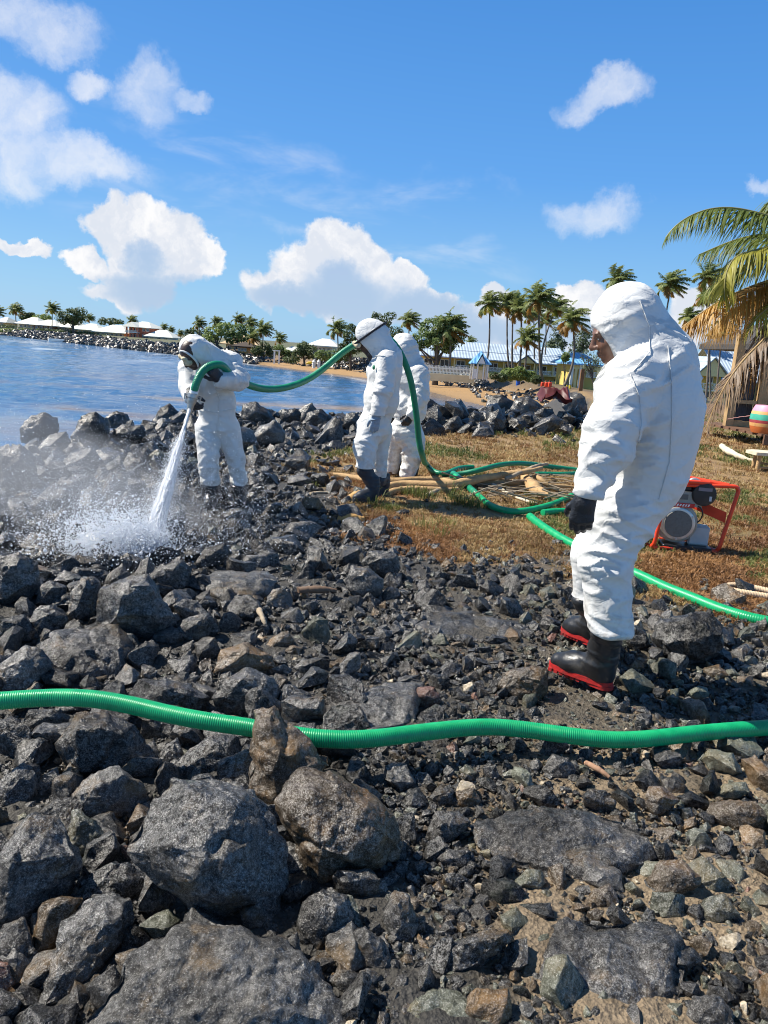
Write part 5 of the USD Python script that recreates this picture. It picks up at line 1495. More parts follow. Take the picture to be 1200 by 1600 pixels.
def carried_hose():
    pts = [P(303, 612, 6.02), P(307, 598, 6.02), P(313, 585, 6.05), P(322, 575, 6.08), P(335, 570, 6.12), P(348, 572, 6.2), P(357, 582, 6.3), P(370, 593, 6.42), P(385, 600, 6.55), P(403, 606, 6.7), P(426, 608, 6.85),
           P(452, 604, 7.0), P(482, 592, 7.2), P(510, 572, 7.36), P(535, 551, 7.46), P(557, 537, 7.52), P(580, 526, 7.54), P(600, 525, 7.52), P(612, 533, 7.48), P(623, 547, 7.46), P(634, 570, 7.48), P(643, 600, 7.52), P(648, 630, 7.56), P(652, 660, 7.6), P(655, 690, 7.68), P(660, 712, 7.78),
           G(668, 727, 0.06), G(679, 737, 0.04), G(692, 740, 0.035), G(706, 736, 0.035), G(722, 731, 0.035), G(740, 730, 0.035)]
    h = Thing('hose', 'green hose running from the nozzle over the masked persons shoulder and down to the grass', 'hose', pts[-1])
    h.part('tube', ribbed(pts, 0.031, 0.012, 0.0016, 16), HOSE_DARK, True)
    # nozzle: clear sleeve, coupling with levers, tip
    a, b = P(303, 612, 6.02), P(297, 637, 6.0)
    d = unit(b - a)
    h.part('sleeve', tube([a - 0.06 * d, a + 0.02 * d], 0.034, 18), plain('pale_sleeve', (0.7, 0.72, 0.72), 0.3), 40)
    h.part('coupling', tube([a + 0.015 * d, a + 0.02 * d, a + 0.05 * d, a + 0.055 * d, a + 0.08 * d, a + 0.1 * d], [0.036, 0.043, 0.043, 0.037, 0.037, 0.03], 20), METAL, 40)
    q = unit(np.cross(d, [0, 1.0, 0.2]))
    for s_ in (-1, 1):
        h.part('lever', tube([a + 0.035 * d + s_ * 0.04 * q, a + 0.03 * d + s_ * 0.062 * q, a + 0.075 * d + s_ * 0.058 * q], [0.008, 0.009, 0.006], 8), METAL, 40)
    h.part('tip', tube([a + 0.1 * d, a + 0.15 * d, a + 0.2 * d], [0.028, 0.022, 0.016], 18), METAL, 40)


carried_hose()


def ground_hose(label, px, z=0.033, r=0.031, mat=None, extra=None):
    pts = [G(x, y, zz) if np.isscalar(zz) else zz for x, y, zz in [(q[0], q[1], q[2] if len(q) > 2 else z) for q in px]]
    h = Thing('hose', label, 'hose', pts[0])
    h.part('tube', ribbed(pts, r, 0.0125, 0.0018, 16), mat or HOSE, True)
    return h, pts


h, p = ground_hose('long green hose bending past the driftwood then up to the pump behind the watching person', [(711, 743, 0.06), (728, 757, 0.05), (744, 771, 0.04), (757, 783), (774, 793), (800, 799), (827, 797), (853, 791), (880, 781), (905, 771, 0.06), (940, 772, 0.12), (985, 790, 0.18), (1010, 800, 0.2)])
c = spline([G(708, 740, 0.065), G(717, 747, 0.057), G(731, 760, 0.05), G(745, 772, 0.04)], 30)
h.part('collar', tube(c, 0.035, 16), HOSE_DARK, True)
ground_hose('thin looking green hose arcing over the driftwood pile towards the right', [(706, 744, 0.05), (722, 740, 0.07), (747, 735, 0.12), (773, 728, 0.15), (805, 724, 0.15), (837, 726, 0.1), (875, 731, 0.05), (908, 735), (960, 743), (1010, 755)], mat=HOSE_DARK)
ground_hose('green hose lying flat behind the driftwood pile, lower of two', [(838, 741), (860, 741), (885, 741), (908, 740), (950, 744), (990, 752)], mat=HOSE_DARK)
ground_hose('green hose segment between the bend and the hand of the watching person', [(848, 801), (868, 799), (888, 799), (915, 802), (950, 806), (985, 806)], mat=HOSE)
ground_hose('thick green hose passing behind the legs of the watching person out to the right edge', [(828, 807), (843, 819), (867, 835), (888, 847), (904, 855), (940, 873), (985, 893), (1010, 904), (1040, 918), (1080, 934), (1120, 950), (1160, 963), (1200, 972), (1290, 985)], z=0.04, r=0.036)

# ------------------------------------------------------------------ foliage
def leaf_mat(name, c1, c2, trans=0.35, rough=0.5):
    n = {'oi': ('geometry', {}), 'n': ('noise_texture', dict(scale=1.3, detail=3)), 'ri': ('math', dict(math_type='multiply', value2=0.5)), 'ad': ('math', dict(math_type='multiply_add', value2=0.9)),
         'r': ('rgb_ramp', {'ramp': [(0.25, c1), (0.7, c2)]}), 'p': ('principled_bsdf', dict(roughness=rough, specular_ior_level=0.4)), 't': ('translucent_bsdf', {}), 'm': ('mix_closure', dict(fac=trans))}
    l = [('oi.position', 'n.vector'), ('oi.random_per_island', 'ri.value1'), ('n.fac', 'ad.value1'), ('ri.value', 'ad.value3'), ('ad.value', 'r.fac'), ('r.color', 'p.base_color'), ('r.color', 't.color'), ('p.BSDF', 'm.closure1'), ('t.BSDF', 'm.closure2')]
    return material(name, n, l, 'm.closure')


PALM = leaf_mat('palm_leaf', (0.07, 0.11, 0.022), (0.27, 0.31, 0.06), .45)
PALM_FAR = leaf_mat('far_palm_leaf', (0.09, 0.135, 0.045), (0.31, 0.33, 0.1))
PALM_YEL = leaf_mat('yellowing_palm_leaf', (0.17, 0.18, 0.025), (0.5, 0.45, 0.07), .45)
PALM_DRY = leaf_mat('dry_palm_leaf', (0.2, 0.095, 0.02), (0.58, 0.35, 0.09), 0.4)
PALM_GREY = leaf_mat('dead_palm_leaf', (0.11, 0.065, 0.035), (0.4, 0.28, 0.17), 0.25)
RACHIS = plain('palm_stalk', (0.22, 0.19, 0.05), 0.5, var=0.3)
RACHIS_DRY = plain('dry_palm_stalk', (0.32, 0.2, 0.07), 0.6, var=0.3)
BARK = plain('palm_bark', (0.16, 0.135, 0.11), 0.8, 0.2, var=0.35, scale=6, bump=0.6, bscale=20)
BARK2 = plain('grey_bark', (0.11, 0.09, 0.07), 0.85, 0.2, var=0.35, scale=6, bump=0.6, bscale=20)
LEAF = leaf_mat('broad_leaf', (0.07, 0.12, 0.035), (0.24, 0.31, 0.1))
LEAF_DK = leaf_mat('dark_leaf', (0.05, 0.08, 0.032), (0.15, 0.19, 0.07))
LEAF_LT = leaf_mat('light_leaf', (0.12, 0.18, 0.045), (0.36, 0.42, 0.12))
LEAF_GY = leaf_mat('feathery_leaf', (0.06, 0.09, 0.05), (0.16, 0.2, 0.1), 0.25)


def leaflets(p, side_len, n, rng, droop=0.5, width=0.05, updir=(0, 0, 1.0), tang=0.6, start=0.12, ragged=0.15, seg=2):
    """Strips to both sides of a rachis p (points); returns one mesh."""
    p = np.asarray(p)
    t_ = np.gradient(p, axis=0); t_ /= np.linalg.norm(t_, axis=1, keepdims=True)
    V, Fc = [], []
    k = 0
    for i in range(n):
        u = start + (1 - start) * (i + rng.uniform(-0.3, 0.3)) / n
        u = min(max(u, 0), 0.995)
        x = u * (len(p) - 1); a = int(x); fr = x - a
        b = min(a + 1, len(p) - 1)
        o = p[a] * (1 - fr) + p[b] * fr
        t = unit(t_[a] * (1 - fr) + t_[b] * fr)
        sd = np.cross(t, updir); sd = sd / (np.linalg.norm(sd) + 1e-9)
        nu = np.cross(sd, t)
        prof = (0.45 + 0.55 * math.sin(math.pi * min(1, (u * 0.85 + 0.18)))) * (1 if u < 0.85 else 1 - 2.2 * (u - 0.85))
        for s in (-1, 1):
            L = side_len * prof * rng.uniform(1 - ragged, 1 + ragged)
            d = unit(s * sd * 0.8 + t * (tang + rng.uniform(-.12, .12)) + nu * rng.uniform(0.0, 0.25))
            w = unit(np.cross(d, nu + 0.2 * rng.normal(size=3))) * width * (0.7 + 0.3 * prof)
            q = o.copy()
            pts = []
            for j in range(seg + 1):
                f = j / seg
                ww = w * (1.0, 1.0, 0.0)[j] if seg == 2 else w * (1 - f) ** 0.6
                pts.append((q - ww * 0.5, q + ww * 0.5))
                d = unit(d + np.array([0, 0, -1.0]) * droop * (1.0 + rng.uniform(-.3, .3)) * (1.6 / seg) + rng.normal(size=3) * ragged * 0.25)
                q = q + d * L / seg
            for j in range(seg):
                V += [pts[j][0], pts[j][1], pts[j + 1][1], pts[j + 1][0]]
                Fc += [[k, k + 1, k + 2], [k, k + 2, k + 3]]
                k += 4
    return np.array(V), np.array(Fc)


def frond_path(c, az, el, L, droop, wind, n=9):
    p = [np.array(c, float)]
    d = np.array([math.cos(az) * math.cos(el), math.sin(az) * math.cos(el), math.sin(el)])
    for i in range(n):
        f = (i + 1) / n
        d = unit(d + np.array([0, 0, -1.0]) * droop * f / n * 3 + np.asarray(wind) * f / n * 3)
        p.append(p[-1] + d * L / n)
    return np.array(p)


def palm(label, crown, foot, dist, rad, seed=0, wind=0.55, fronds=22, single=True, bend=0.0, mat=None, group='coconut palms', dry=0.15):
    """crown, foot: photo points of the crown's heart and of the trunk's foot; rad: crown radius in photo pixels."""
    rng = np.random.default_rng(seed)
    c, b = P(*crown, dist), P(*foot, dist)
    zg = float(height(b[0], b[1]))
    b[2] = min(b[2], zg)
    s = rad * dist / 1200.0
    T = Thing('palm_tree', label, 'palm tree', b, group=group)
    mid = (b + c) / 2 + np.array([bend * s, 0, 0])
    pts = spline([b, mid * 0.5 + b * 0.5 + np.array([bend * s * .3, 0, 0]), mid, c], 24)
    tr = np.linspace(0.062, 0.034, 24) * s * 1.15; tr[:3] *= (1.5, 1.25, 1.1)
    T.part('trunk', tube(pts, tr * (1 + 0.06 * rng.normal(size=24)), 8), BARK, True)
    base = rng.uniform(0, 6.28)
    for i in range(fronds):
        az = base + i * 2.39996
        f = i / fronds
        el = 1.25 - 2.0 * f + rng.uniform(-.2, .2)
        L = s * rng.uniform(0.95, 1.2)
        w = np.array([wind, 0.15 * wind, 0.1 * wind]) * rng.uniform(0.6, 1.3)
        p = frond_path(c, az, el, L, 0.62, w)
        m = leaflets(p, 0.36 * s, 28, rng, droop=0.6, width=0.05 * s, ragged=0.2)
        old = f > 1 - dry
        fm = cat_mesh([m, tube(p, np.linspace(0.016, 0.004, len(p)) * s, 4, caps=False)])
        T.part('frond', fm, PALM_DRY if old else (PALM_YEL if f > 0.72 and rng.uniform() < 0.5 else (mat or PALM_FAR)))
    nuts = [trimesh.creation.icosphere(1, 0.05 * s) for _ in range(5)]
    for m in nuts:
        m.apply_translation(c + rng.normal(size=3) * 0.06 * s + np.array([0, 0, -0.08 * s]))
    T.part('coconuts', cat_mesh(nuts), PALM_YEL, True)


def leaf_cloud(rng, blobs, n, size, flat=0.0, updown=0.4):
    """Small leaf faces spread mostly through the outer shells of lobes."""
    w = np.array([b[1][0] * b[1][1] + b[1][0] * b[1][2] for b in blobs], float); w /= w.sum()
    which = rng.choice(len(blobs), n, p=w)
    d = rng.normal(size=(n, 3)); d /= np.linalg.norm(d, axis=1, keepdims=True)
    r = rng.uniform(0.35, 1.0, n) ** 0.45
    c = np.array([b[0] for b in blobs])[which]; rr = np.array([b[1] for b in blobs])[which]
    q = c + d * rr * r[:, None]
    keep = noise(q / (rr.mean() * 0.45) + 7.7, 3) > 0.36
    q, d = q[keep], d[keep]
    n = len(q)
    nor = d + rng.normal(size=(n, 3)) * 0.7 + np.array([0, 0, updown]); nor /= np.linalg.norm(nor, axis=1, keepdims=True)
    a = np.cross(nor, rng.normal(size=(n, 3))); a /= np.linalg.norm(a, axis=1, keepdims=True)
    b = np.cross(nor, a)
    s = size * rng.uniform(0.6, 1.4, (n, 1))
    v = np.stack([q - a * s, q - b * s * 0.5 + nor * s * .1, q + a * s, q + b * s * 0.5 + nor * s * .1], 1).reshape(-1, 3)
    i = np.arange(n)[:, None] * 4
    return v, np.vstack([i + [0, 1, 2], i + [0, 2, 3]])


def tree(label, cat, dist, foot, lobes, n, size, mat, seed, trunk_w=4, name='broadleaf_tree', group=None, limbs=6):
    """lobes: (px, py, half width, half height) of the crown's masses in photo pixels."""
    rng = np.random.default_rng(seed)
    k = dist / 1200.0
    b = P(*foot, dist); b[2] = min(b[2], float(height(b[0], b[1])))
    T = Thing(name, label, cat, b, group=group)
    bl = []
    for px, py, a, h in lobes:
        c = P(px, py, dist + rng.uniform(-0.6, 0.6) * a * k)
        bl.append((c, np.array([a * k, a * k * 0.9, h * k])))
        for _ in range(4):
            d = rng.normal(size=3); d /= np.linalg.norm(d)
            bl.append((c + d * np.array([a, a, h]) * k * 0.7, np.array([a, a, h]) * k * rng.uniform(0.3, 0.5)))
    top = np.mean([q[0] for q in bl], axis=0)
    wood = [tube(spline([b, b * 0.6 + top * 0.4 + rng.normal(size=3) * 0.1 * trunk_w * k, top], 8), np.linspace(trunk_w, trunk_w * 0.4, 8) * k, 7)]
    for i in range(limbs):
        e = bl[int(rng.integers(len(bl)))][0]
        f = rng.uniform(0.25, 0.6)
        o = b * (1 - f) + top * f
        wood.append(tube(np.array([o, o * 0.5 + e * 0.5 + np.array([0, 0, -0.02]), e]), np.array([trunk_w * 0.45, trunk_w * 0.3, trunk_w * 0.1]) * k, 5))
    T.part('trunk', cat_mesh(wood), BARK2, True)
    T.part('crown', leaf_cloud(rng, bl, n, size * k), mat)
    return T


def hedge(label, dist, lobes, n, size, mat, seed, name='hedge', cat='hedge', group=None):
    rng = np.random.default_rng(seed)
    k = dist / 1200.0
    bl = [(P(px, py, dist), np.array([a, a * 0.7, h]) * k) for px, py, a, h in lobes]
    v, f = leaf_cloud(rng, bl, n, size * k)
    obj(name, (v, f), mat, label, cat, group)


# ------------------------------------------------------------------ buildings across the bay
YEL = plain('yellow_plaster', (0.62, 0.45, 0.13), 0.8, 0.2, var=0.1, scale=0.7, dirt=((0.35, 0.28, 0.12), 0.6, 0.5, 0.8, 0.4))
YEL2 = plain('pale_yellow_plaster', (0.66, 0.55, 0.28), 0.8, 0.2, var=0.1, scale=0.7)
WHITEP = plain('white_paint', (0.72, 0.71, 0.66), 0.6, 0.3, var=0.08, scale=2)
CREAM = plain('cream_plaster', (0.62, 0.53, 0.33), 0.8, 0.2, var=0.12, scale=0.8)
PINK = plain('salmon_plaster', (0.55, 0.17, 0.1), 0.8, 0.2, var=0.15, scale=0.8)
ROOFW = plain('white_roof_sheet', (0.75, 0.73, 0.62), 0.55, 0.3, var=0.1, scale=1.5)
WINDOW = plain('dark_window', (0.03, 0.035, 0.04), 0.12, 0.6)
WOODB = plain('brown_post_wood', (0.2, 0.1, 0.045), 0.75, 0.2, var=0.3, scale=6, bump=0.3)


def ribbed_roof(name, color):
    n = {'g': ('geometry', {}), 'w': ('wave_texture', dict(wave_type='bands', bands_direction='x', scale=0.9, distortion=0.0, detail=0)), 'n': ('noise_texture', dict(scale=0.8, detail=5)),
         'r': ('rgb_ramp', {'ramp': [(0.3, tuple(np.array(color) * 0.8)), (0.7, tuple(np.array(color) * 1.15))]}), 'm': ('mix_color', dict(blend_type='multiply', use_clamp=False)),
         'r2': ('map_range', dict(from_min=0, from_max=0.35, to_min=0.7, to_max=1.0, clamp=True)), 'b': ('bump', dict(strength=0.6, distance=0.06)), 'p': ('principled_bsdf', dict(roughness=0.42, specular_ior_level=0.5))}
    l = [('g.position', 'w.vector'), ('g.position', 'n.vector'), ('n.fac', 'r.fac'), ('w.fac', 'r2.value'), ('r.color', 'm.a'), ('r2.result', 'm.b'), ('m.result', 'p.base_color'), ('w.fac', 'b.height'), ('b.normal', 'p.normal')]
    n['m'][1]['fac'] = 1.0
    return material(name, n, l, 'p.BSDF')


ROOFB = ribbed_roof('pale_blue_roof_sheet', (0.42, 0.5, 0.58))
ROOFBB = ribbed_roof('bright_blue_roof_sheet', (0.17, 0.4, 0.66))


def prism(poly, y0, y1):
    """A polygon in x, z extruded along y."""
    from shapely.geometry import Polygon
    m = trimesh.creation.extrude_polygon(Polygon(poly), y1 - y0, engine='earcut')
    v = np.array(m.vertices)
    return np.stack([v[:, 0], y0 + v[:, 2], v[:, 1]], 1), np.array(m.faces)[:, ::-1]


def gable_roof_x(x0, x1, y0, y1, ze, zr, over=0.3, th=0.12):
    """Ridge along x, as two thick sheets."""
    ym = (y0 + y1) / 2
    out = []
    for ya, s in ((y0 - over, 1), (y1 + over, -1)):
        zl = ze - over * (zr - ze) / (ym - y0)
        V = np.array([[x0 - over, ya, zl], [x1 + over, ya, zl], [x1 + over, ym, zr], [x0 - over, ym, zr]])
        out.append(m3.Manifold.hull_points(np.vstack([V, V + [0, 0, th]])))
    return out


def hip_roof(x0, x1, y0, y1, ze, zr, over=0.35):
    ym, ins = (y0 + y1) / 2, min((y1 - y0) / 2, (x1 - x0) * 0.35)
    V = np.array([[x0 - over, y0 - over, ze], [x1 + over, y0 - over, ze], [x1 + over, y1 + over, ze], [x0 - over, y1 + over, ze], [x0 + ins, ym, zr], [x1 - ins, ym, zr]])
    V2 = V.copy(); V2[:4, 2] -= 0.15
    return m3.Manifold.hull_points(np.vstack([V, V2]))


def railing(T, x0, x1, y, z0, z1, n, mat=None, name='railing'):
    ms = [box(x0, x1, y, y + 0.06, z1 - 0.07, z1), box(x0, x1, y, y + 0.06, z0, z0 + 0.07)]
    xs = np.linspace(x0, x1, n + 1)
    for a, b in zip(xs[:-1], xs[1:]):
        ms.append(box(a, a + 0.05, y + 0.005, y + 0.055, z0 + 0.07, z1 - 0.07))
        ms.append(tube([[a + .05, y + .03, z0 + .07], [b, y + .03, z1 - .07]], 0.025, 4)); ms.append(tube([[a + .05, y + .03, z1 - .07], [b, y + .035, z0 + .07]], 0.025, 4))
    T.part(name, cat_mesh(ms), mat or WHITEP)


def window(T, x0, x1, y, z0, z1, mat=None):
    fr = T.part('window', cat_mesh([box(x0 - .08, x0, y - .06, y + .05, z0 - .08, z1 + .08), box(x1, x1 + .08, y - .06, y + .05, z0 - .08, z1 + .08), box(x0, x1, y - .06, y + .05, z1, z1 + .08), box(x0, x1, y - .06, y + .05, z0 - .08, z0),
                                    box((x0 + x1) / 2 - .03, (x0 + x1) / 2 + .03, y - .04, y + .03, z0, z1)]), WHITEP)
    T.part('pane', box(x0 + .004, x1 - .004, y - .02, y + .02, z0 + .004, z1 - .004), WINDOW, under=fr)


def hotel_main():
    y = 92.0
    X = lambda px, py=565: P(px, py, y)[0]
    Z = lambda px, py: P(px, py, y)[2]
    x0, x1 = X(655), X(884)
    ze, zr = Z(800, 565), P(800, 541, y + 5)[2]
    T = Thing('hotel_block', 'long yellow two storey hotel block with pale blue roof behind the row of palms', 'building', (x0, y, -2.4))
    T.part('wall', box(x0, x1, y, y + 10, -2.6, ze - 0.02), YEL)
    T.part('ground_floor_wall', box(x0 - .05, x1 + .05, y - 1.0, y - 0.7, -2.6, -1.1), YEL2)
    T.part('balcony_floor', box(x0, x1, y - 1.0, y - 0.003, -0.62, -0.5), YEL2)
    for r in gable_roof_x(x0, x1, y - 1.2, y + 11, ze, zr, 0.2):
        T.part('roof', r, ROOFB)
    T.part('roof_step', box(x0 - .3, x1 + .3, y + 1.2, y + 1.35, (ze + zr) / 2 - 0.25, (ze + zr) / 2 - 0.02), plain('dark_blue_flashing', (0.05, 0.12, 0.25), 0.5))
    xs = np.linspace(x0 + 0.6, x1 - 1.2, 9)
    for i, a in enumerate(xs):
        window(T, a, a + 0.9, y, -0.3, 0.45)
        T.part('post', box(a - 0.45, a - 0.3, y - 1.0, y - 0.85, -0.5, ze - 0.1), YEL2)
        if i % 2 == 0 or i > 5:
            railing(T, a - 0.3, a + 1.4, y - 0.95, -0.45, 0.0, 5)
        T.part('door', box(a + 0.1, a + 0.8, y - 0.05, y + 0.01, -2.3, -0.9), WINDOW)
    # small gable in the middle of the front
    gx0, gx1 = X(806), X(833)
    zg = Z(820, 557)
    T.part('gable', prism([(gx0, ze - 0.05), (gx1, ze - 0.05), ((gx0 + gx1) / 2, zg)], y - 1.7, y - 1.45), YEL2)
    for a, b in ((gx0 - .15, (gx0 + gx1) / 2), (gx1 + .15, (gx0 + gx1) / 2)):
        V = np.array([[a, y - 1.9, ze - 0.05], [a, y + 1.5, ze - 0.05], [b, y + 1.5, zg + 0.12], [b, y - 1.9, zg + 0.12]])
        T.part('gable_roof', m3.Manifold.hull_points(np.vstack([V, V + [0, 0, 0.1]])), ROOFB)
    for a in (gx0, gx1 - .14):
        T.part('gable_post', box(a, a + .14, y - 1.7, y - 1.56, -2.5, ze - .06), YEL2)


def hotel_tower():
    y = 76.0
    X = lambda px, py=600: P(px, py, y)[0]
    x0, x1 = X(889), X(935)
    ze, zr = P(905, 568, y)[2], P(905, 551, y + 4)[2]
    T = Thing('hotel_entrance', 'yellow hotel entrance block with tall pale columns under a blue hip roof', 'building', (x0, y, -2.4))
    T.part('wall', box(x0 + .3, x1, y + 1.0, y + 8, -2.6, ze), YEL)
    T.part('roof', hip_roof(x0, x1, y, y + 8, ze, zr), ROOFBB)
    for i, px in enumerate((890, 896, 903, 908)):
        a = X(px)
        T.part('column', cat_mesh([box(a, a + .24, y, y + .24, -2.4, ze - .2), box(a - .05, a + .29, y - .05, y + .29, -2.55, -2.2), box(a - .05, a + .29, y - .05, y + .29, ze - .2, ze - .02)]), YEL2 if i % 2 else WHITEP)
    T.part('beam', box(x0, x1, y + .02, y + .22, ze - 0.55, ze - 0.19), YEL2)
    railing(T, X(915), X(932), y + 0.3, P(920, 590, y)[2], P(920, 581, y)[2], 4)
    window(T, X(916), X(926), y + 0.95, P(920, 580, y)[2], P(920, 572, y)[2])


def hotel_wing():
    y = 82.0
    X = lambda px, py=600: P(px, py, y)[0]
    Z = lambda px, py: P(px, py, y)[2]
    x0, x1 = X(1078), X(1125)
    ze, zr = Z(1100, 587), Z(1100, 560)
    T = Thing('hotel_wing', 'yellow hotel wing with gable front and white balconies between near palm fronds', 'building', (x0, y, -2.4))
    T.part('wall', box(x0, x1, y, y + 12, -3.0, ze), YEL)
    T.part('gable', prism([(x0, ze), (x1, ze), ((x0 + x1) / 2, zr)], y - 1.6, y - 1.4), YEL2)
    xm = (x0 + x1) / 2
    for a in (x0 - .3, x1 + .3):
        V = np.array([[a, y - 1.8, ze - .1], [a, y + 12, ze - .1], [xm, y + 12, zr + .1], [xm, y - 1.8, zr + .1]])
        T.part('gable_roof', m3.Manifold.hull_points(np.vstack([V, V + [0, 0, .12]])), ROOFB)
    z1, z2 = Z(1100, 609), Z(1100, 598)
    T.part('balcony_floor', box(x0, x1, y - 1.5, y - .003, z1 - .12, z1), YEL2)
    railing(T, x0 + .1, x1 - .1, y - 1.48, z1, z2, 8)
    z3, z4 = Z(1100, 632), Z(1100, 622)
    railing(T, x0 + .1, x1 - .1, y - 1.48, z3, z4, 8)
    for a in (x0, x1 - .18):
        T.part('post', box(a, a + .18, y - 1.6, y - 1.42, -3, ze), YEL2)
    window(T, X(1104), X(1112), y, Z(1104, 597), Z(1104, 589)); window(T, X(1100), X(1110), y, Z(1104, 621), Z(1104, 613))
    window(T, X(1086), X(1092), y, Z(1090, 597), Z(1090, 589))
    # long blue roof running off to the right
    x2 = X(1260)
    T.part('long_wall', box(x1 + .02, x2, y + 1.5, y + 11, -3, ze - .4), YEL)
    for r in gable_roof_x(x1 + .3, x2, y + .5, y + 12, ze - .3, P(1160, 548, y + 6)[2], .2):
        T.part('roof', r, ROOFB)


def garden_hut():
    y = 74.0
    X = lambda px: P(px, 575, y)[0]
    Z = lambda px, py: P(px, py, y)[2]
    x0, x1 = X(738), X(764)
    zb, ze, zr = Z(750, 587), Z(750, 568), Z(750, 550)
    T = Thing('garden_hut', 'small white garden hut with bright blue pointed roof', 'hut', (x0, y, zb))
    for a in (x0 + .04, X(745.5), X(755), x1 - .16):
        T.part('post', box(a, a + .12, y, y + .12, zb - .4, ze), WHITEP)
    for a in (x0, x1 - .12):
        T.part('rear_post', box(a, a + .12, y + 1.7, y + 1.82, zb - .4, ze), WHITEP)
    xm = (x0 + x1) / 2
    V = np.array([[x0 - .2, y - .2, ze], [x1 + .2, y - .2, ze], [x1 + .2, y + 2, ze], [x0 - .2, y + 2, ze], [xm, y + .9, zr + .15]])
    T.part('roof', m3.Manifold.hull_points(np.vstack([V, V[:4] - [0, 0, .08]])), ROOFBB)
    T.part('gable', prism([(X(745), ze), (X(757), ze), (X(751), Z(750, 556))], y - .45, y - .3), WHITEP)
    for a in (X(743.5), X(758.5)):
        V = np.array([[a, y - .5, ze - .04], [a, y + .8, ze - .04], [X(751), y + .8, Z(750, 553)], [X(751), y - .5, Z(750, 553)]])
        T.part('gable_roof', m3.Manifold.hull_points(np.vstack([V, V + [0, 0, .09]])), ROOFBB)
    T.part('half_wall', box(x0 + .17, X(745.3), y + .02, y + .08, zb - .3, zb + .6), WHITEP); T.part('half_wall', box(X(747.9), X(754.8), y + .02, y + .08, zb - .3, zb + .5), CREAM)
    T.part('back_wall', box(x0 + .15, x1 - .15, y + 1.72, y + 1.8, zb - .3, ze - .3), YEL2)
    T.part('bench', box(X(746.5), X(755), y + .5, y + .9, zb - .3, zb + .35), plain('dark_red_seat', (0.12, 0.04, 0.03), 0.7))


def picket_fence():
    y = 78.0
    x0, x1 = P(664, 575, y)[0], P(737, 580, y)[0]
    T = Thing('picket_fence', 'white picket fence in front of the hotel, left of the blue roofed hut', 'fence', (x0, y, -0.8))
    zt = P(700, 572, y)[2]; zb = P(700, 585, y)[2]
    T.part('rail', box(x0, x1, y + .05, y + .09, zt - .3, zt - .2), WHITEP); T.part('rail', box(x0, x1, y + .05, y + .09, zb + .15, zb + .25), WHITEP)
    for a in np.linspace(x0, x1, 34):
        T.part('picket', box(a, a + .075, y, y + .045, zb - .3, zt + 0.04 * math.sin(a * 9)), WHITEP)
    T.part('low_wall', box(x0, x1 + .3, y - .4, y - .1, zb - .7, zb + .02), CREAM)


def shore_house(label, y, pxs, ze_py, zr_py, base_py, wall, roof=None, depth=9.0, nwin=4, name='shore_house'):
    x0, x1 = P(pxs[0], ze_py, y)[0], P(pxs[1], ze_py, y)[0]
    pm = (pxs[0] + pxs[1]) / 2
    ze, zr, zb = P(pm, ze_py, y)[2], P(pm, zr_py, y + depth / 2)[2], P(pm, base_py, y)[2] - 0.8
    T = Thing(name, label, 'house', (x0, y, zb))
    T.part('wall', box(x0 + .5, x1 - .5, y + .4, y + depth, zb, ze), wall)
    T.part('roof', hip_roof(x0, x1, y, y + depth, ze, zr, 0.5), roof or ROOFW)
    for i in range(nwin):
        a = x0 + .5 + (i + .3) * (x1 - x0 - 1.2) / nwin
        window(T, a, a + 0.42 * (x1 - x0 - 1.2) / nwin, y + .4, zb + 0.8 + 0.35 * (ze - zb - .8), ze - 0.35)
    return T


def pink_house():
    y = 205.0
    T = shore_house('salmon pink two storey house with white roof on the far shore', y, (198, 234), 511, 502, 529, PINK, depth=12, nwin=0)
    X = lambda px: P(px, 518, y)[0]
    Z = lambda py: P(215, py, y)[2]
    x0 = X(198)
    for px in (200, 205, 210, 216):
        T.part('post', box(X(px), X(px) + .35, y - 1.6, y - 1.25, Z(529), Z(511)), PINK)
    T.part('balcony_floor', box(x0, X(218), y - 1.7, y + .37, Z(520.5), Z(519.5)), WHITEP)
    railing(T, x0, X(218), y - 1.65, Z(519.4), Z(516.8), 8)
    V = np.array([[x0 - .8, y - 2.2, Z(511.5)], [X(219), y - 2.2, Z(511.5)], [X(219), y + 2, Z(510.5)], [x0 - .8, y + 2, Z(510.5)], [X(208), y - 1.4, Z(503.5)], [X(208), y + 5, Z(503.5)]])
    T.part('porch_roof', m3.Manifold.hull_points(V), ROOFW)
    for px in (201.5, 206.5, 211.5, 222, 228):
        yy = y + .4
        window(T, X(px), X(px) + .62, yy, Z(516.5), Z(512.8)); window(T, X(px), X(px) + .62, yy, Z(527.5), Z(522.5))


hotel_main(); hotel_tower(); hotel_wing(); garden_hut(); picket_fence(); pink_house()
shore_house('long low house with white roof, far left of the shore houses', 215, (26, 58), 506, 495, 514, CREAM, depth=10)
shore_house('white roofed house just left of the large dark tree on the far shore', 212, (49, 86), 508, 499, 517, plain('brown_wood_wall', (0.2, 0.12, 0.08), 0.8), depth=10)
shore_house('white roofed house behind the trunk of the large dark tree', 214, (82, 122), 511, 500, 518, plain('grey_brown_wall', (0.25, 0.2, 0.16), 0.8), depth=10)  # walls in one even grey brown
shore_house('white roofed house just right of the large dark tree', 211, (117, 152), 515, 505, 522, CREAM, depth=10)
shore_house('cream house with wide white roof next to the salmon pink house', 208, (146, 196), 519, 507, 529, CREAM, depth=12, nwin=6)
shore_house('low white roofed annex on the right of the salmon pink house', 203, (228, 268), 526, 515, 532, WHITEP, depth=8, nwin=3)
shore_house('small white roof peeping out at the picture edge on the far shore', 216, (-8, 8), 503, 495, 512, CREAM, depth=8, nwin=2)
shore_house('white roofed house above the beach behind dark bushes', 118, (484, 524), 540, 529, 553, WHITEP, depth=10, nwin=4)
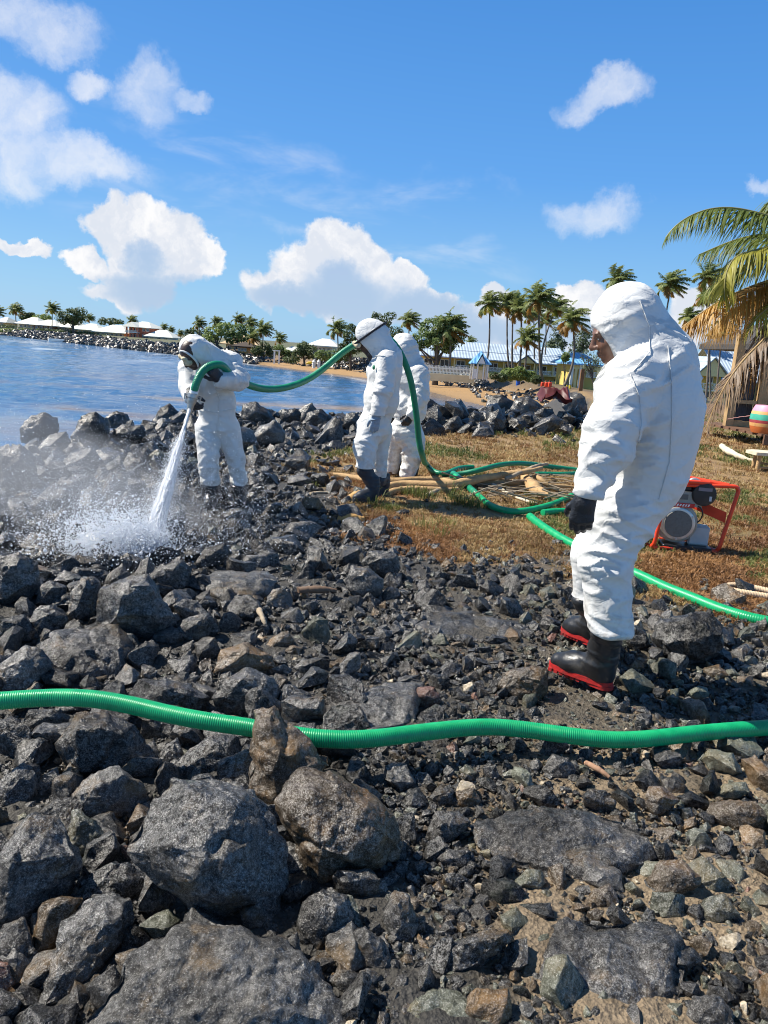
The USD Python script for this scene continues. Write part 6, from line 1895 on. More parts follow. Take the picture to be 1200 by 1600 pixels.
shore_house('orange walled beach bar with dark roof under the palms', 122, (366, 392), 541, 534, 552, plain('orange_wall', (0.6, 0.3, 0.08), 0.8), roof=plain('dark_thatch', (0.05, 0.035, 0.025), 0.9), depth=6, nwin=3, name='beach_bar')
shore_house('pale yellow house half hidden behind the palms of the beach', 140, (348, 400), 538, 524, 552, YEL2, roof=plain('tan_roof', (0.5, 0.36, 0.2), 0.7), depth=9, nwin=4)
shore_house('small pale house with white roof at the end of the beach palms', 125, (443, 468), 548, 541, 560, WHITEP, depth=6, nwin=2)


def beach_gate():
    y = 112.0
    T = Thing('beach_gate', 'white goal shaped frame standing on the beach', 'frame', P(432, 560, y))
    X = lambda px: P(px, 555, y)[0]; Z = lambda py: P(432, py, y)[2]
    for px in (427.5, 435): T.part('post', box(X(px), X(px) + .2, y, y + .2, Z(562) - .6, Z(548.8)), WHITEP)
    T.part('beam', box(X(426), X(437.5), y - .1, y + .3, Z(548.7), Z(547.3)), WHITEP)


beach_gate()


def sun_shelter(px, label):
    y = 100.0
    b = P(px, 569, y)
    T = Thing('beach_tent', label, 'tent', b)
    r = 0.18 * 1.2
    m = trimesh.creation.cone(radius=0.26, height=0.34, sections=12); m.apply_translation([b[0], b[1], b[2] + .3])
    T.part('top', m, WHITEP); T.part('base', tube([[b[0], b[1], b[2] - .5], [b[0], b[1], b[2] + .3]], .2, 12), WHITEP)


sun_shelter(490.5, 'small white pointed tent on the beach, left of a pair')
sun_shelter(498, 'small white pointed tent on the beach, right of a pair')
y_ = 99.0
obj('kayak', tube([P(478, 568, y_), P(481, 567.2, y_), P(486, 566.8, y_), P(488, 566.5, y_)], [0.03, 0.16, 0.16, 0.03], 8), plain('yellow_kayak_plastic', (0.7, 0.45, 0.02), 0.35), 'yellow kayak lying on the beach beside the pointed tents', 'kayak', smooth=True)


def on_ground(px, py, y0, y1, step=0.5):
    """Where the sight line through a photo point meets the ground between two distances (else the farther one)."""
    for y in np.arange(y0, y1, step):
        q = P(px, py, y)
        if q[2] <= float(height(q[0], q[1])):
            break
    return q


def far_bits():
    # blue drum, red crates, yellow bins, brown post, boat in the surf
    y = 62.0
    b = on_ground(809, 602, 36, 80); y = b[1]; s = y / 1200
    T = Thing('blue_drum', 'blue plastic drum at the end of the hedge', 'drum', b)
    zb = b[2] - .03; b[2] += 0.05
    prof = [(zb, .92), (zb + .05, 1), (zb + 3.5 * s, 1), (zb + 3.8 * s, 1.05), (zb + 4.1 * s, 1), (zb + 8.0 * s, 1), (zb + 8.5 * s, .92)]
    T.part('body', tube([[b[0], b[1], q[0]] for q in prof], [3.0 * s * q[1] for q in prof], 16), plain('blue_plastic', (0.01, 0.08, 0.4), 0.4), 40)
    T.part('lid', tube([[b[0], b[1], zb + 8.5 * s], [b[0], b[1], zb + 9.2 * s]], 2.9 * s, 16), plain('dark_blue_plastic', (0.01, 0.05, 0.25), 0.4), 40)
    RED = plain('orange_red_plastic', (0.7, 0.07, 0.025), 0.45)
    for i, (px, label) in enumerate(((848, 'orange red container by the palms, left one'), (854, 'orange red container by the palms, middle one'), (859.5, 'orange red container by the palms, right one'))):
        b = on_ground(px, 605, 40, 90); y = b[1]; s = y / 1200
        zb = b[2] - .02
        T = Thing('container', label, 'container', b, group='orange red containers')
        w = 2.6 * s
        T.part('body', hullbox(b[0] - w, b[0] + w, y, y + 2 * w, zb, P(px, 597, y)[2]), RED, 40)
        T.part('cap', tube([[b[0], y + w, P(px, 597, y)[2]], [b[0], y + w, P(px, 594.5, y)[2]]], w * .35, 10), plain('black_cap', (.02, .02, .02), .5), 40)
        T.part('handle', tube([[b[0] - w * .7, y + w, P(px, 597, y)[2]], [b[0] - w * .6, y + w, P(px, 595, y)[2]], [b[0] - w * .35, y + w, P(px, 595, y)[2]]], w * .12, 6), RED, True)
    for px, label in ((886, 'yellow waste bin by the entrance columns, left of two'), (890.5, 'yellow waste bin by the entrance columns, right of two')):
        b = on_ground(px, 607, 40, 75); y = b[1]; s = y / 1200
        zb = b[2]
        T = Thing('waste_bin', label, 'bin', b, group='yellow bins by the entrance')
        T.part('body', tube([[b[0], y, zb], [b[0], y, P(px, 602, y)[2]]], [1.7 * s, 2.0 * s], 12), plain('yellow_plastic', (0.65, 0.5, 0.03), 0.45), 40)
        T.part('lid', tube([[b[0], y, P(px, 601.8, y)[2]], [b[0], y, P(px, 600.8, y)[2]]], 2.2 * s, 12), plain('dark_lid', (0.05, 0.06, 0.05), .5), 40)
    b = on_ground(906.5, 612, 36, 70); y = b[1]
    zb = b[2]
    m = m3.Manifold.hull_points(np.array([[b[0] + a, y + c, z] for z, k in ((zb - .2, 1), (P(909, 577, y)[2], .95)) for a in (-.085 * k, .085 * k) for c in (-.085 * k, .085 * k)]))
    obj('post', m, WOODB, 'square brown timber post in front of the yellow entrance', 'post')
    y = 165.0
    b = P(88, 541, y); b[2] = WATER_Z + .05
    L = 1.7
    T = Thing('rowing_boat', 'small white boat low in the water before the far shore', 'boat', b)
    hull = [[b[0] + x, b[1] + yy * (1 - (abs(x) / L) ** 3), b[2] + z] for x in np.linspace(-L, L, 9) for yy, z in ((-.62, .55), (.62, .55), (-.3, -.2), (.3, -.2))]
    hu = m3.Manifold.hull_points(np.array(hull)) - m3.Manifold.hull_points(np.array([[b[0] + x * .86, b[1] + yy * .82 * (1 - (abs(x) / L) ** 3), b[2] + z + .14] for x in np.linspace(-L, L, 9) for yy, z in ((-.62, .6), (.62, .6), (-.3, -.15), (.3, -.15))]))
    T.part('hull', hu, WHITEP); T.part('thwart', box(b[0] - .15, b[0] + .15, b[1] - .5, b[1] + .5, b[2] + .32, b[2] + .38), WOODB)


def hullbox(x0, x1, y0, y1, z0, z1, r=None):
    r = r or 0.12 * min(x1 - x0, y1 - y0, z1 - z0)
    pts = [[x, y, z] for x in (x0, x1) for y in (y0 + r, y1 - r) for z in (z0 + r, z1 - r)] + [[x, y, z] for x in (x0 + r, x1 - r) for y in (y0, y1) for z in (z0 + r, z1 - r)] + [[x, y, z] for x in (x0 + r, x1 - r) for y in (y0 + r, y1 - r) for z in (z0, z1)]
    return m3.Manifold.hull_points(np.array(pts, float))


far_bits()

# ------------------------------------------------------------------ palms and trees across the bay
for i, (lab, cr, ft, d, r, bend, kw) in enumerate([
    ('tall slim palm, first of the row before the hotel, left of the group', (765, 474), (758, 575), 84, 24, 0.15, {}),
    ('tall palm with thin trunk, second in the row before the hotel', (793, 472), (797, 585), 86, 24, -0.1, {}),
    ('tall palm close behind the second of the row', (802, 478), (801, 587), 90, 23, -0.05, {}),
    ('tall palm, fourth in the row, left of the tallest palm', (814, 482), (810, 588), 84, 26, 0.1, {}),
    ('tallest palm of the hotel row with thick straight trunk', (842, 466), (846, 598), 80, 31, -0.05, {'fronds': 28}),
    ('palm with slanting trunk leaning right beside the tallest palm', (869, 480), (850, 572), 86, 24, -0.35, {}),
    ('palm with drooping full crown left of the watching persons face', (894, 500), (882, 600), 74, 30, 0.3, {'fronds': 26, 'dry': .3}),
    ('short palm with yellow drooping fronds in front of the hotel gable', (824, 528), (818, 585), 78, 25, 0.05, {'dry': .35}),
    ('slender palm behind the tallest palm, half hidden', (834, 490), (836, 588), 92, 20, 0, {}),
    ('slender palm between the tallest and the slanting palm', (853, 500), (845, 588), 94, 18, 0.2, {}),
    ('palm in front of the spreading tree by the picket fence', (703, 511), (700, 578), 80, 30, 0.1, {'fronds': 26, 'dry': .3}),
    ('palm rising directly behind the hood of the rear worker', (640, 500), (637, 560), 98, 19, 0, {}),
    ('palm crown just over the hood of the watching person', (966, 437), (975, 600), 70, 26, 0.2, {'wind': .9}),
    ('lone palm with curved trunk right of the watching person', (1049, 444), (1042, 600), 72, 27, -0.3, {'fronds': 26}),
    ('palm half hidden behind the near fronds, upper one', (1108, 432), (1104, 620), 66, 26, 0.1, {}),
    ('palm half hidden behind the near fronds, lower one', (1103, 462), (1110, 620), 75, 22, 0.1, {'dry': .35}),
    ('low palm top over the brown fronds right of the watching person', (1078, 494), (1076, 600), 88, 19, 0, {'wind': .8}),
    ('slim palm trunk and crown behind the near dry fronds, left', (1128, 520), (1116, 650), 60, 26, 0, {'dry': .4}),
    ('small palm top above the blue hotel roof', (735, 534), (735, 570), 104, 11, 0, {}),
    ('palm by the beach left of the masked person', (527, 513), (531, 556), 108, 20, 0.0, {'fronds': 24}),
    ('windswept palm, leftmost of the beach grove', (311, 505), (320, 548), 132, 13, -0.2, {'wind': .9}),
    ('palm over the beach grove, second from left', (338, 503), (340, 548), 134, 12, 0, {'wind': .9}),
    ('highest palm over the middle of the beach grove', (373, 499), (374, 548), 132, 13, 0, {'wind': .9}),
    ('palm over the right half of the beach grove', (391, 504), (394, 550), 130, 13, 0.1, {'wind': .9}),
    ('full palm with drooping fronds at right end of the beach grove', (411, 514), (402, 555), 122, 18, 0.2, {'fronds': 26}),
    ('yellowing palm in front of the beach bar', (396, 528), (397, 556), 120, 13, 0, {'dry': .4}),
    ('small palm standing alone right of the beach grove', (437, 528), (437, 556), 128, 12, 0, {'wind': .9}),
    ('palm behind the far left house roof', (24, 483), (25, 508), 224, 13, 0, {'wind': .9}),
    ('palm at the left picture edge on the far shore', (-3, 487), (-3, 508), 224, 12, 0, {}),
    ('palm at left of the large dark tree on the far shore', (82, 482), (81, 512), 209, 13, 0, {'wind': .8}),
    ('palm behind the salmon pink house, taller one', (206, 500), (206, 520), 226, 10, 0, {'wind': .9}),
    ('palm behind the annex of the salmon pink house, left one', (256, 511), (257, 530), 216, 8, 0, {'wind': .9}),
    ('palm behind the annex of the salmon pink house, right one', (267, 515), (268, 532), 214, 7, 0, {'wind': .9}),
    ('thin palm between the far houses and the grove', (282, 520), (282, 540), 190, 7, 0, {'wind': .9}),
    ('palm right of the large dark tree behind the roofs', (140, 497), (140, 515), 228, 9, 0, {'wind': .9}),
]):
    kw = dict(kw)
    palm(lab, cr, ft, d, r, seed=300 + i, bend=bend, **{'wind': 0.85, 'fronds': 27, **kw})

tree('large dark round tree on the far shore before the white roofs', 'tree', 206, (115, 520), [(112, 493, 14, 12), (126, 490, 12, 10), (98, 496, 12, 10), (118, 500, 16, 8)], 3800, 1.5, LEAF_DK, 1, 2.2)
tree('green bushy tree behind the far left roofs', 'tree', 228, (40, 506), [(38, 494, 9, 7), (48, 494, 8, 6)], 1500, 1.4, LEAF_DK, 2, 1.5)
tree('light green bush tree between far left roofs', 'tree', 226, (63, 506), [(60, 497, 9, 6), (72, 496, 8, 6)], 1300, 1.3, LEAF_LT, 3, 1.2)
tree('dark tree behind the cream house on the far shore', 'tree', 230, (165, 510), [(160, 502, 8, 6), (175, 502, 10, 5), (186, 503, 8, 4)], 1500, 1.3, LEAF_DK, 4, 1.2)
tree('light green tree in the left half of the beach grove', 'tree', 128, (345, 552), [(333, 520, 14, 12), (352, 515, 16, 12), (325, 530, 12, 10)], 3600, 1.6, LEAF_LT, 5, 2.2)
tree('bright green tree in the middle of the beach grove', 'tree', 127, (378, 552), [(372, 520, 16, 14), (390, 524, 12, 14), (362, 528, 12, 10)], 3600, 1.6, LEAF, 6, 2.2)
tree('brownish dark tree at left end of the beach grove', 'tree', 136, (305, 548), [(303, 525, 14, 12), (316, 528, 12, 14)], 2400, 1.6, LEAF_DK, 7, 2.0)
tree('dark bush at the right end of the beach grove', 'bush', 119, (412, 557), [(412, 545, 12, 12), (400, 548, 8, 8), (424, 550, 8, 9)], 2200, 1.5, LEAF_DK, 8, 1.6, name='bush')
tree('grey green bush behind the white beach frame', 'bush', 124, (440, 560), [(436, 547, 10, 9), (447, 552, 9, 8)], 1700, 1.4, LEAF, 9, 1.2, name='bush')
tree('dark round bush left of the white house above the beach', 'bush', 112, (476, 565), [(474, 545, 13, 12), (486, 550, 12, 12), (466, 553, 10, 9)], 3000, 1.6, LEAF_DK, 10, 2, name='bush')
tree('greyish green bushes under the hanging hose', 'bush', 108, (505, 568), [(505, 555, 14, 9), (522, 556, 14, 10), (540, 552, 12, 14)], 3000, 1.6, LEAF, 11, 1.5, name='bush')
tree('shaggy dark tree directly left of the masked persons face', 'tree', 104, (548, 572), [(548, 520, 12, 14), (556, 540, 12, 14), (540, 545, 10, 14)], 3000, 1.7, LEAF_DK, 12, 2.4)
tree('airy dark tree behind the hood of the masked person', 'tree', 100, (600, 560), [(598, 502, 16, 10), (610, 494, 10, 6), (590, 496, 10, 8), (604, 515, 10, 10)], 1500, 1.6, LEAF_DK, 13, 1.6)
tree('brownish green tree between the masked and the rear worker', 'tree', 102, (618, 565), [(618, 520, 12, 10), (626, 530, 12, 12), (612, 535, 10, 12)], 2200, 1.6, LEAF_DK, 14, 1.6)
tree('wide spreading light green tree in front of the hotel', 'tree', 81, (681, 582), [(676, 515, 22, 18), (700, 508, 22, 18), (660, 530, 18, 14), (690, 535, 24, 16), (716, 520, 14, 22), (652, 540, 12, 10)], 9000, 2.0, LEAF, 15, 5.0, limbs=10)
tree('tall feathery tree behind the hotel roof, left of two', 'tree', 108, (868, 560), [(868, 528, 10, 22), (872, 540, 12, 14), (858, 545, 10, 12)], 2600, 1.6, LEAF_GY, 16, 1.6)
tree('tall feathery tree behind the hotel roof, right of two', 'tree', 106, (906, 565), [(908, 535, 14, 20), (916, 528, 10, 14), (900, 545, 12, 14)], 2800, 1.6, LEAF_GY, 17, 1.6)
tree('bare twiggy shrub tree at the hotel entrance', 'tree', 66, (930, 600), [(922, 570, 14, 14), (934, 560, 14, 16), (915, 556, 10, 10)], 1000, 1.4, LEAF_GY, 18, 1.4, limbs=14)
tree('green bush on the trunk of the drooping palm', 'bush', 76, (884, 575), [(884, 558, 7, 8)], 900, 1.5, LEAF, 19, 1, name='bush')
hedge('trimmed hedge of glossy light green leaves below the palms', 72, [(795, 585, 14, 10), (812, 584, 14, 11), (828, 588, 10, 9)], 3600, 2.0, LEAF_LT, 20)
hedge('dark low hedge bushes left of the trimmed hedge', 71, [(772, 587, 8, 6), (784, 590, 10, 7)], 1200, 1.8, LEAF_DK, 21)
hedge('small hedge right of the trimmed hedge', 70, [(838, 593, 9, 7)], 900, 1.8, LEAF_DK, 22)
hedge('green hedge below the salmon pink house', 200, [(215, 534, 12, 5), (235, 534, 14, 5), (255, 536, 12, 5)], 2400, 1.3, LEAF_DK, 23)
hedge('long dark hedge before the far left houses', 207, [(10, 512, 18, 5), (40, 516, 20, 4), (70, 517, 20, 4), (100, 519, 20, 4), (135, 522, 18, 4), (165, 527, 18, 4)], 5000, 1.3, LEAF_DK, 24)
hedge('yellow green shrubs on top of the far left sea bank', 202, [(15, 517, 20, 4), (45, 518, 22, 4)], 1800, 1.2, LEAF_LT, 25)
hedge('bushes under the trees along the beach', 116, [(320, 548, 20, 8), (350, 552, 18, 6), (455, 562, 14, 6)], 2600, 1.4, LEAF_DK, 26)
hedge('dark bushes at the right behind the dry fronds', 58, [(1100, 640, 26, 12), (1130, 650, 20, 14), (1075, 632, 16, 8)], 3200, 2.0, LEAF_DK, 27)

# ------------------------------------------------------------------ motor pump in its red tube frame
ORANGE = plain('orange_red_enamel', (0.72, 0.055, 0.018), 0.35, 0.5, var=0.12, scale=14, dirt=((0.2, 0.1, 0.06), 18.0, 0.58, 0.75, 0.6))
CAST = plain('grey_cast_metal', (0.36, 0.34, 0.28), 0.5, 0.5, metallic=0.2, var=0.15, scale=20, dirt=((0.14, 0.11, 0.08), 12.0, 0.5, 0.75, 0.5))
CAST_DK = plain('dark_grey_grille', (0.14, 0.13, 0.11), 0.6, 0.4, var=0.2, scale=60)
PLASTIC = plain('black_plastic', (0.014, 0.014, 0.015), 0.35, 0.5, var=0.3, scale=20, dirt=((0.09, 0.08, 0.06), 14.0, 0.55, 0.8, 0.4))
STEEL = plain('bright_steel', (0.55, 0.54, 0.5), 0.35, metallic=0.7, var=0.2, scale=25)


def cyl(a, b, r, n=32):
    return tube([a, b], r, n)


def pump():
    O = G(1020, 859)                                   # near left foot
    R = G(1121, 866)                                   # near right foot
    u = R - O; L = np.linalg.norm(u); u = u / L
    v = unit(np.array([-0.55, 1.0, 0.0])); v = unit(v - u * (v @ u) * 0.55)
    z = np.array([0, 0, 1.0])
    at = lambda a, b, c: O + a * u + b * v + c * z
    k = L / 0.55
    Hh = 0.60 * k; D = 0.36 * k
    T = Thing('motor_pump', 'motor pump with grey engine in an orange red tube frame standing on the dry grass', 'pump', O)
    r = 0.017 * k
    def loop(pts, n=70):
        return tube(spline(pts, n), r, 12)
    def rounded(pts, rad=0.07):
        out = [pts[0]]
        for p, c, q in zip(pts[:-2], pts[1:-1], pts[2:]):
            a, b = c + unit(p - c) * rad, c + unit(q - c) * rad
            for t in np.linspace(0, 1, 7):
                out.append((1 - t) ** 2 * a + 2 * t * (1 - t) * c + t * t * b)
        out.append(pts[-1])
        return np.array(out)
    # left foot bar with rising near post, right post bending into the top rails
    lf = rounded([at(-0.03 * k, D, r * 1.2), at(0, 0, r * 1.2), at(0.06 * k, 0.0, Hh), at(0.4 * k, 0.02 * k, Hh)], 0.06 * k)
    T.part('frame_hoop', tube(lf, r, 12), ORANGE, True)
    rf = rounded([at(0.53 * k, D, r * 1.2), at(0.55 * k, 0, r * 1.2), at(0.645 * k, 0.0, Hh * 0.985), at(0.05 * k, 0.05 * k, Hh * 0.93)], 0.06 * k)
    T.part('frame_hoop', tube(rf, r, 12), ORANGE, True)
    T.part('top_rail', tube(rounded([at(0.56 * k, 0.012 * k, Hh * 0.99), at(0.3 * k, D * .6, Hh * 1.02), at(0.0, D, Hh * 1.03)], 0.05), r, 12), ORANGE, True)
    bl = rounded([at(0.03 * k, D, r * 1.2), at(0.05 * k, D, Hh), at(0.2 * k, D, Hh * 1.0)], 0.06 * k)
    T.part('rear_post', tube(bl, r, 12), ORANGE, True)
    T.part('bottom_rail', tube([at(0.0, 0.01 * k, r * 1.25), at(0.55 * k, 0.01 * k, r * 1.25)], r * .8, 12), ORANGE, True)
    T.part('bottom_rail', tube([at(-0.02 * k, D, r * 1.25), at(0.53 * k, D, r * 1.25)], r * .8, 12), ORANGE, True)
    c0, c1 = at(0.38 * k, 0.2 * k, 0.4 * k), at(0.585 * k, 0.03 * k, 0.315 * k)
    e = unit(c1 - c0); hgt = 0.09 * k
    pts = [c0 + z * hgt / 2, c0 - z * hgt / 2, c1 + z * hgt / 2, c1 - z * hgt / 2]
    T.part('cross_plate', m3.Manifold.hull_points(np.array([p + s * 0.008 * v for p in pts for s in (-1, 1)])), ORANGE, 30)
    # engine
    ec = at(0.22 * k, 0.1 * k, 0.235 * k)
    f = unit(EYE * [1, 1, 0] - ec * [1, 1, 0]); f = unit(f * 0.8 - v * 0.5)
    R1 = 0.175 * k
    T.part('fan_housing', tube([ec - f * .16, ec - f * .02, ec + f * .035, ec + f * .05], [R1, R1, R1 * .97, R1 * .84], 44), CAST, 35)
    T.part('starter_ring', tube([ec + f * .048, ec + f * .072, ec + f * .08], [R1 * .82, R1 * .80, R1 * .70], 44), STEEL, 35)
    gr = T.part('starter_grille', tube([ec + f * .078, ec + f * .088, ec + f * .092], [R1 * .66, R1 * .64, R1 * .05], 40), CAST_DK, 35)
    for t in np.linspace(0, 2 * np.pi, 4)[:-1] + .5:
        q = unit(np.cross(f, z)); w = np.cross(q, f)
        c = ec + (math.cos(t) * q + math.sin(t) * w) * R1 * .75
        T.part('bolt', tube([c + f * .078, c + f * .088], .009, 6), STEEL, 30, under=None)
    # tapered tank and cover above the fan
    s = unit(np.cross(z, f)); s = s if s[0] > 0 else -s
    bx = lambda c, a, b, h: m3.Manifold.hull_points(np.array([c + i * a * s + j * b * f + kk * h * z for i in (-1, 1) for j in (-1, 1) for kk in (-1, 1)]))
    tc = ec + z * 0.21 * k + s * 0.015 * k
    T.part('engine_cover', m3.Manifold.hull_points(np.array([tc + i * w * s + j * .08 * f + h * z for i in (-1, 1) for j in (-1, 0.6) for w, h in ((.165 * k, -.06 * k), (.115 * k, .065 * k))])), CAST, 30)
    T.part('cover_plate', bx(tc + f * .053 + z * .02 * k, .04 * k, .004, .022 * k), CAST_DK, 30)
    lb = tc + f * .085 + z * -.046 * k - s * 0.01 * k
    lp = T.part('name_strip', bx(lb - f * .004, .105 * k, .004, .018 * k), plain('red_label', (0.5, 0.02, 0.015), 0.4), 30)
    rr = np.random.default_rng(4)
    for i in range(7):
        c = lb + s * (-.075 + i * .022) * k + f * .0015
        T.part('lettering', m3.Manifold.hull_points(np.array([c + a * .006 * k * s + b * (.008 + .003 * rr.uniform()) * k * z + d * .0012 * f + b * .004 * k * s for a in (-1, 1) for b in (-1, 1) for d in (-1, 1)])), WHITEP, 30, under=lp)
    # black top box, air filter with red ring
    T.part('fuel_cap_box', hullbox_dir(tc + z * .115 * k - s * .005 * k - f * .02, s, f, z, .075 * k, .06 * k, .045 * k), PLASTIC, 30)
    T.part('carburettor_pipe', tube(spline([tc + z * .15 * k + s * .05 * k, tc + z * .165 * k + s * .09 * k, tc + z * .12 * k + s * .15 * k], 12), .018 * k, 10), STEEL, True)
    ac = tc + s * .165 * k + z * .055 * k
    T.part('air_filter', tube([ac - f * .11, ac + f * .05, ac + f * .066, ac + f * .07], [.098 * k, .1 * k, .095 * k, .085 * k], 36), PLASTIC, 35)
    T.part('red_ring', tube([ac - f * .012, ac - f * .01, ac + f * .012, ac + f * .014], [.1 * k, .1045 * k, .1045 * k, .1 * k], 36, caps=False), plain('red_ring_plastic', (0.5, 0.02, 0.03), 0.3), 35)
    T.part('filter_label', hullbox_dir(ac + f * .0715 + z * .045 * k, s, f, z, .055 * k, .001, .014 * k), plain('grey_label', (0.2, 0.16, 0.17), 0.5), 30)
    T.part('filter_mark', hullbox_dir(ac + f * .0715 - z * .03 * k + s * .05 * k, s, f, z, .01 * k, .001, .02 * k), plain('pale_mark', (0.5, 0.5, 0.5), 0.5), 30)
    T.part('cable', tube(spline([tc + s * .13 * k - z * .05 * k + f * .05, tc + s * .175 * k - z * .1 * k + f * .05, tc + s * .165 * k - z * .17 * k + f * .04, tc + s * .12 * k - z * .2 * k + f * .03], 24), .006 * k, 8), PLASTIC, True)
    # muffler box, base block, pump body
    T.part('muffler', hullbox_dir(ec + s * .2 * k - z * .1 * k - f * .04, s, f, z, .085 * k, .06 * k, .085 * k), plain('pale_grey_steel', (0.42, 0.42, 0.4), 0.45), 30)
    T.part('engine_base', hullbox_dir(ec + s * .1 * k - z * .205 * k, s, f, z, .2 * k, .1 * k, .022 * k), PLASTIC, 30)
    pc = ec - s * .24 * k - z * .1 * k
    T.part('pump_body', tube([pc - s * .06 * k, pc - s * .02 * k, pc + s * .05 * k], [.075 * k, .085 * k, .08 * k], 20), STEEL, 35)
    T.part('pump_body_cap', tube([pc - s * .05 * k + z * .06 * k, pc - s * .04 * k + z * .11 * k], [.04 * k, .035 * k], 14), STEEL, 35)
    T.part('manifold', hullbox_dir(pc - s * .07 * k - z * .05 * k + f * .05, s, f, z, .1 * k, .03 * k, .035 * k), PLASTIC, 30)
    for i in (-1, 0, 1):
        T.part('manifold_clip', tube([pc - s * (.07 - .06 * i) * k - z * .05 * k + f * .085, pc - s * (.07 - .06 * i) * k - z * .115 * k + f * .085], .014 * k, 8), PLASTIC, True)


def hullbox_dir(c, s, f, z, a, b, h):
    r = .25 * min(a, b, h)
    pts = []
    for i in (-1, 1):
        for j in (-1, 1):
            for kk in (-1, 1):
                pts += [c + i * a * s + j * (b - r) * f + kk * (h - r) * z, c + i * (a - r) * s + j * b * f + kk * (h - r) * z, c + i * (a - r) * s + j * (b - r) * f + kk * h * z]
    return m3.Manifold.hull_points(np.array(pts))


pump()

# ------------------------------------------------------------------ driftwood
DRIFT = plain('bleached_driftwood', (0.42, 0.27, 0.13), 0.75, 0.25, var=0.35, scale=9, bump=0.5, bscale=40)
DRIFT_G = plain('grey_driftwood', (0.3, 0.24, 0.17), 0.8, 0.25, var=0.35, scale=9, bump=0.5, bscale=40)
DRIFT_W = plain('white_driftwood', (0.6, 0.52, 0.38), 0.75, 0.25, var=0.2, scale=9, bump=0.4, bscale=40)


def log(label, px, r, mat=None, seed=0, sides=9, name='driftwood_log'):
    rng = np.random.default_rng(seed)
    pts = [G(x, y, z) for x, y, z in px]
    n = 26
    p = spline(pts, n) + rng.normal(size=(n, 3)) * r * 0.06
    rr = np.interp(np.linspace(0, 1, n), [0, .5, 1], [r * .85, r, r * .6]) * (1 + .12 * (fbm(p * 9, 2, seed) - .5) * 2)
    v, f = tube(p, rr, sides)
    v = v + (0.25 * r * (noise(v * np.array([14, 14, 30]), seed) - .5))[:, None]
    obj(name, (v, f), mat or DRIFT, label, 'driftwood', 'driftwood on the grass', smooth=40)


log('longest bleached log, reaching left to the feet of the masked person', [(520, 743, .03), (560, 748, .03), (610, 752, .05), (660, 749, .07), (708, 754, .07)], .045, seed=1)
log('bleached forked log running under the green hose bend', [(603, 764, .03), (640, 757, .05), (690, 758, .07), (730, 753, .1), (770, 745, .14), (812, 737, .17)], .05, seed=2)
log('thin split log in front of the bleached forked log', [(604, 772, .02), (640, 765, .03), (680, 765, .04), (715, 764, .05)], .04, seed=3)
log('upper pole of the pile pointing right over the others', [(722, 752, .08), (760, 745, .12), (800, 740, .18), (846, 731, .22)], .035, seed=4)
log('straight pole lying across the pile towards the watching person', [(738, 752, .06), (790, 754, .08), (840, 757, .06), (897, 761, .04)], .03, seed=5)
log('short thick stump with pale cut end in the driftwood pile', [(818, 748, .1), (830, 758, .09), (842, 768, .08), (858, 774, .07)], .075, seed=6)
log('slim white stick slanting down before the pile', [(770, 757, .06), (795, 771, .03), (815, 780, .02), (838, 787, .02)], .022, DRIFT_W, 7)
log('curved branch at the right side of the driftwood pile', [(834, 744, .14), (848, 752, .12), (862, 762, .06), (872, 764, .03)], .028, seed=8)
log('grey branch at the top end of the driftwood pile', [(790, 748, .14), (815, 738, .2), (840, 728, .22), (856, 725, .2)], .026, DRIFT_G, 9)
log('broken grey limb at the near side of the bleached logs', [(665, 775, .02), (680, 768, .03), (690, 762, .06)], .03, DRIFT_G, 10)
log('dark stick lying left of the masked person', [(484, 772, .02), (500, 770, .02), (512, 770, .02)], .02, DRIFT_G, 11)
log('weathered stick standing out of the rubble in the middle', [(403, 948, .02), (410, 965, .05), (415, 975, .03)], .016, DRIFT_G, 12)
log('short plank like stick in the gravel left of the grey rocks', [(465, 922, .04), (490, 921, .05), (525, 923, .04)], .022, plain('brown_stick', (.13, .08, .05), .8), 13)
log('reddish split stick in the sand below the near hose', [(916, 1192, .03), (935, 1202, .03), (952, 1214, .02)], .011, plain('red_brown_stick', (.3, .17, .1), .8), 14)
log('pale curved log lying on the grass left of the stool', [(1128, 697, .14), (1142, 707, .12), (1160, 715, .08), (1180, 721, .05)], .055, DRIFT_W, 15)
log('orange brown bark piece on the gravel in front of the masked person', [(530, 812, .03), (545, 810, .04), (568, 812, .03)], .04, plain('orange_bark', (.45, .25, .08), .8), 16)
log('orange brown wood chunk beside the boots of the masked person', [(545, 782, .03), (556, 775, .05), (566, 770, .05)], .045, plain('orange_bark2', (.45, .27, .1), .8), 17)
rng = np.random.default_rng(31)
tw = []
for i in range(60):
    c = G(rng.uniform(735, 880), rng.uniform(742, 778), rng.uniform(0.0, 0.12))
    a = rng.normal(0.2, 0.5); l = rng.uniform(.1, .4)
    d = np.array([math.cos(a), math.sin(a) * .7, rng.normal() * .12])
    tw.append(tube([c - d * l, c + rng.normal(size=3) * .015, c + d * l], [rng.uniform(.004, .012), .008, .003], 5))
obj('twigs', cat_mesh(tw), DRIFT_G, 'loose twigs and bark heaped in the driftwood pile', 'twigs', kind='stuff', smooth=True)

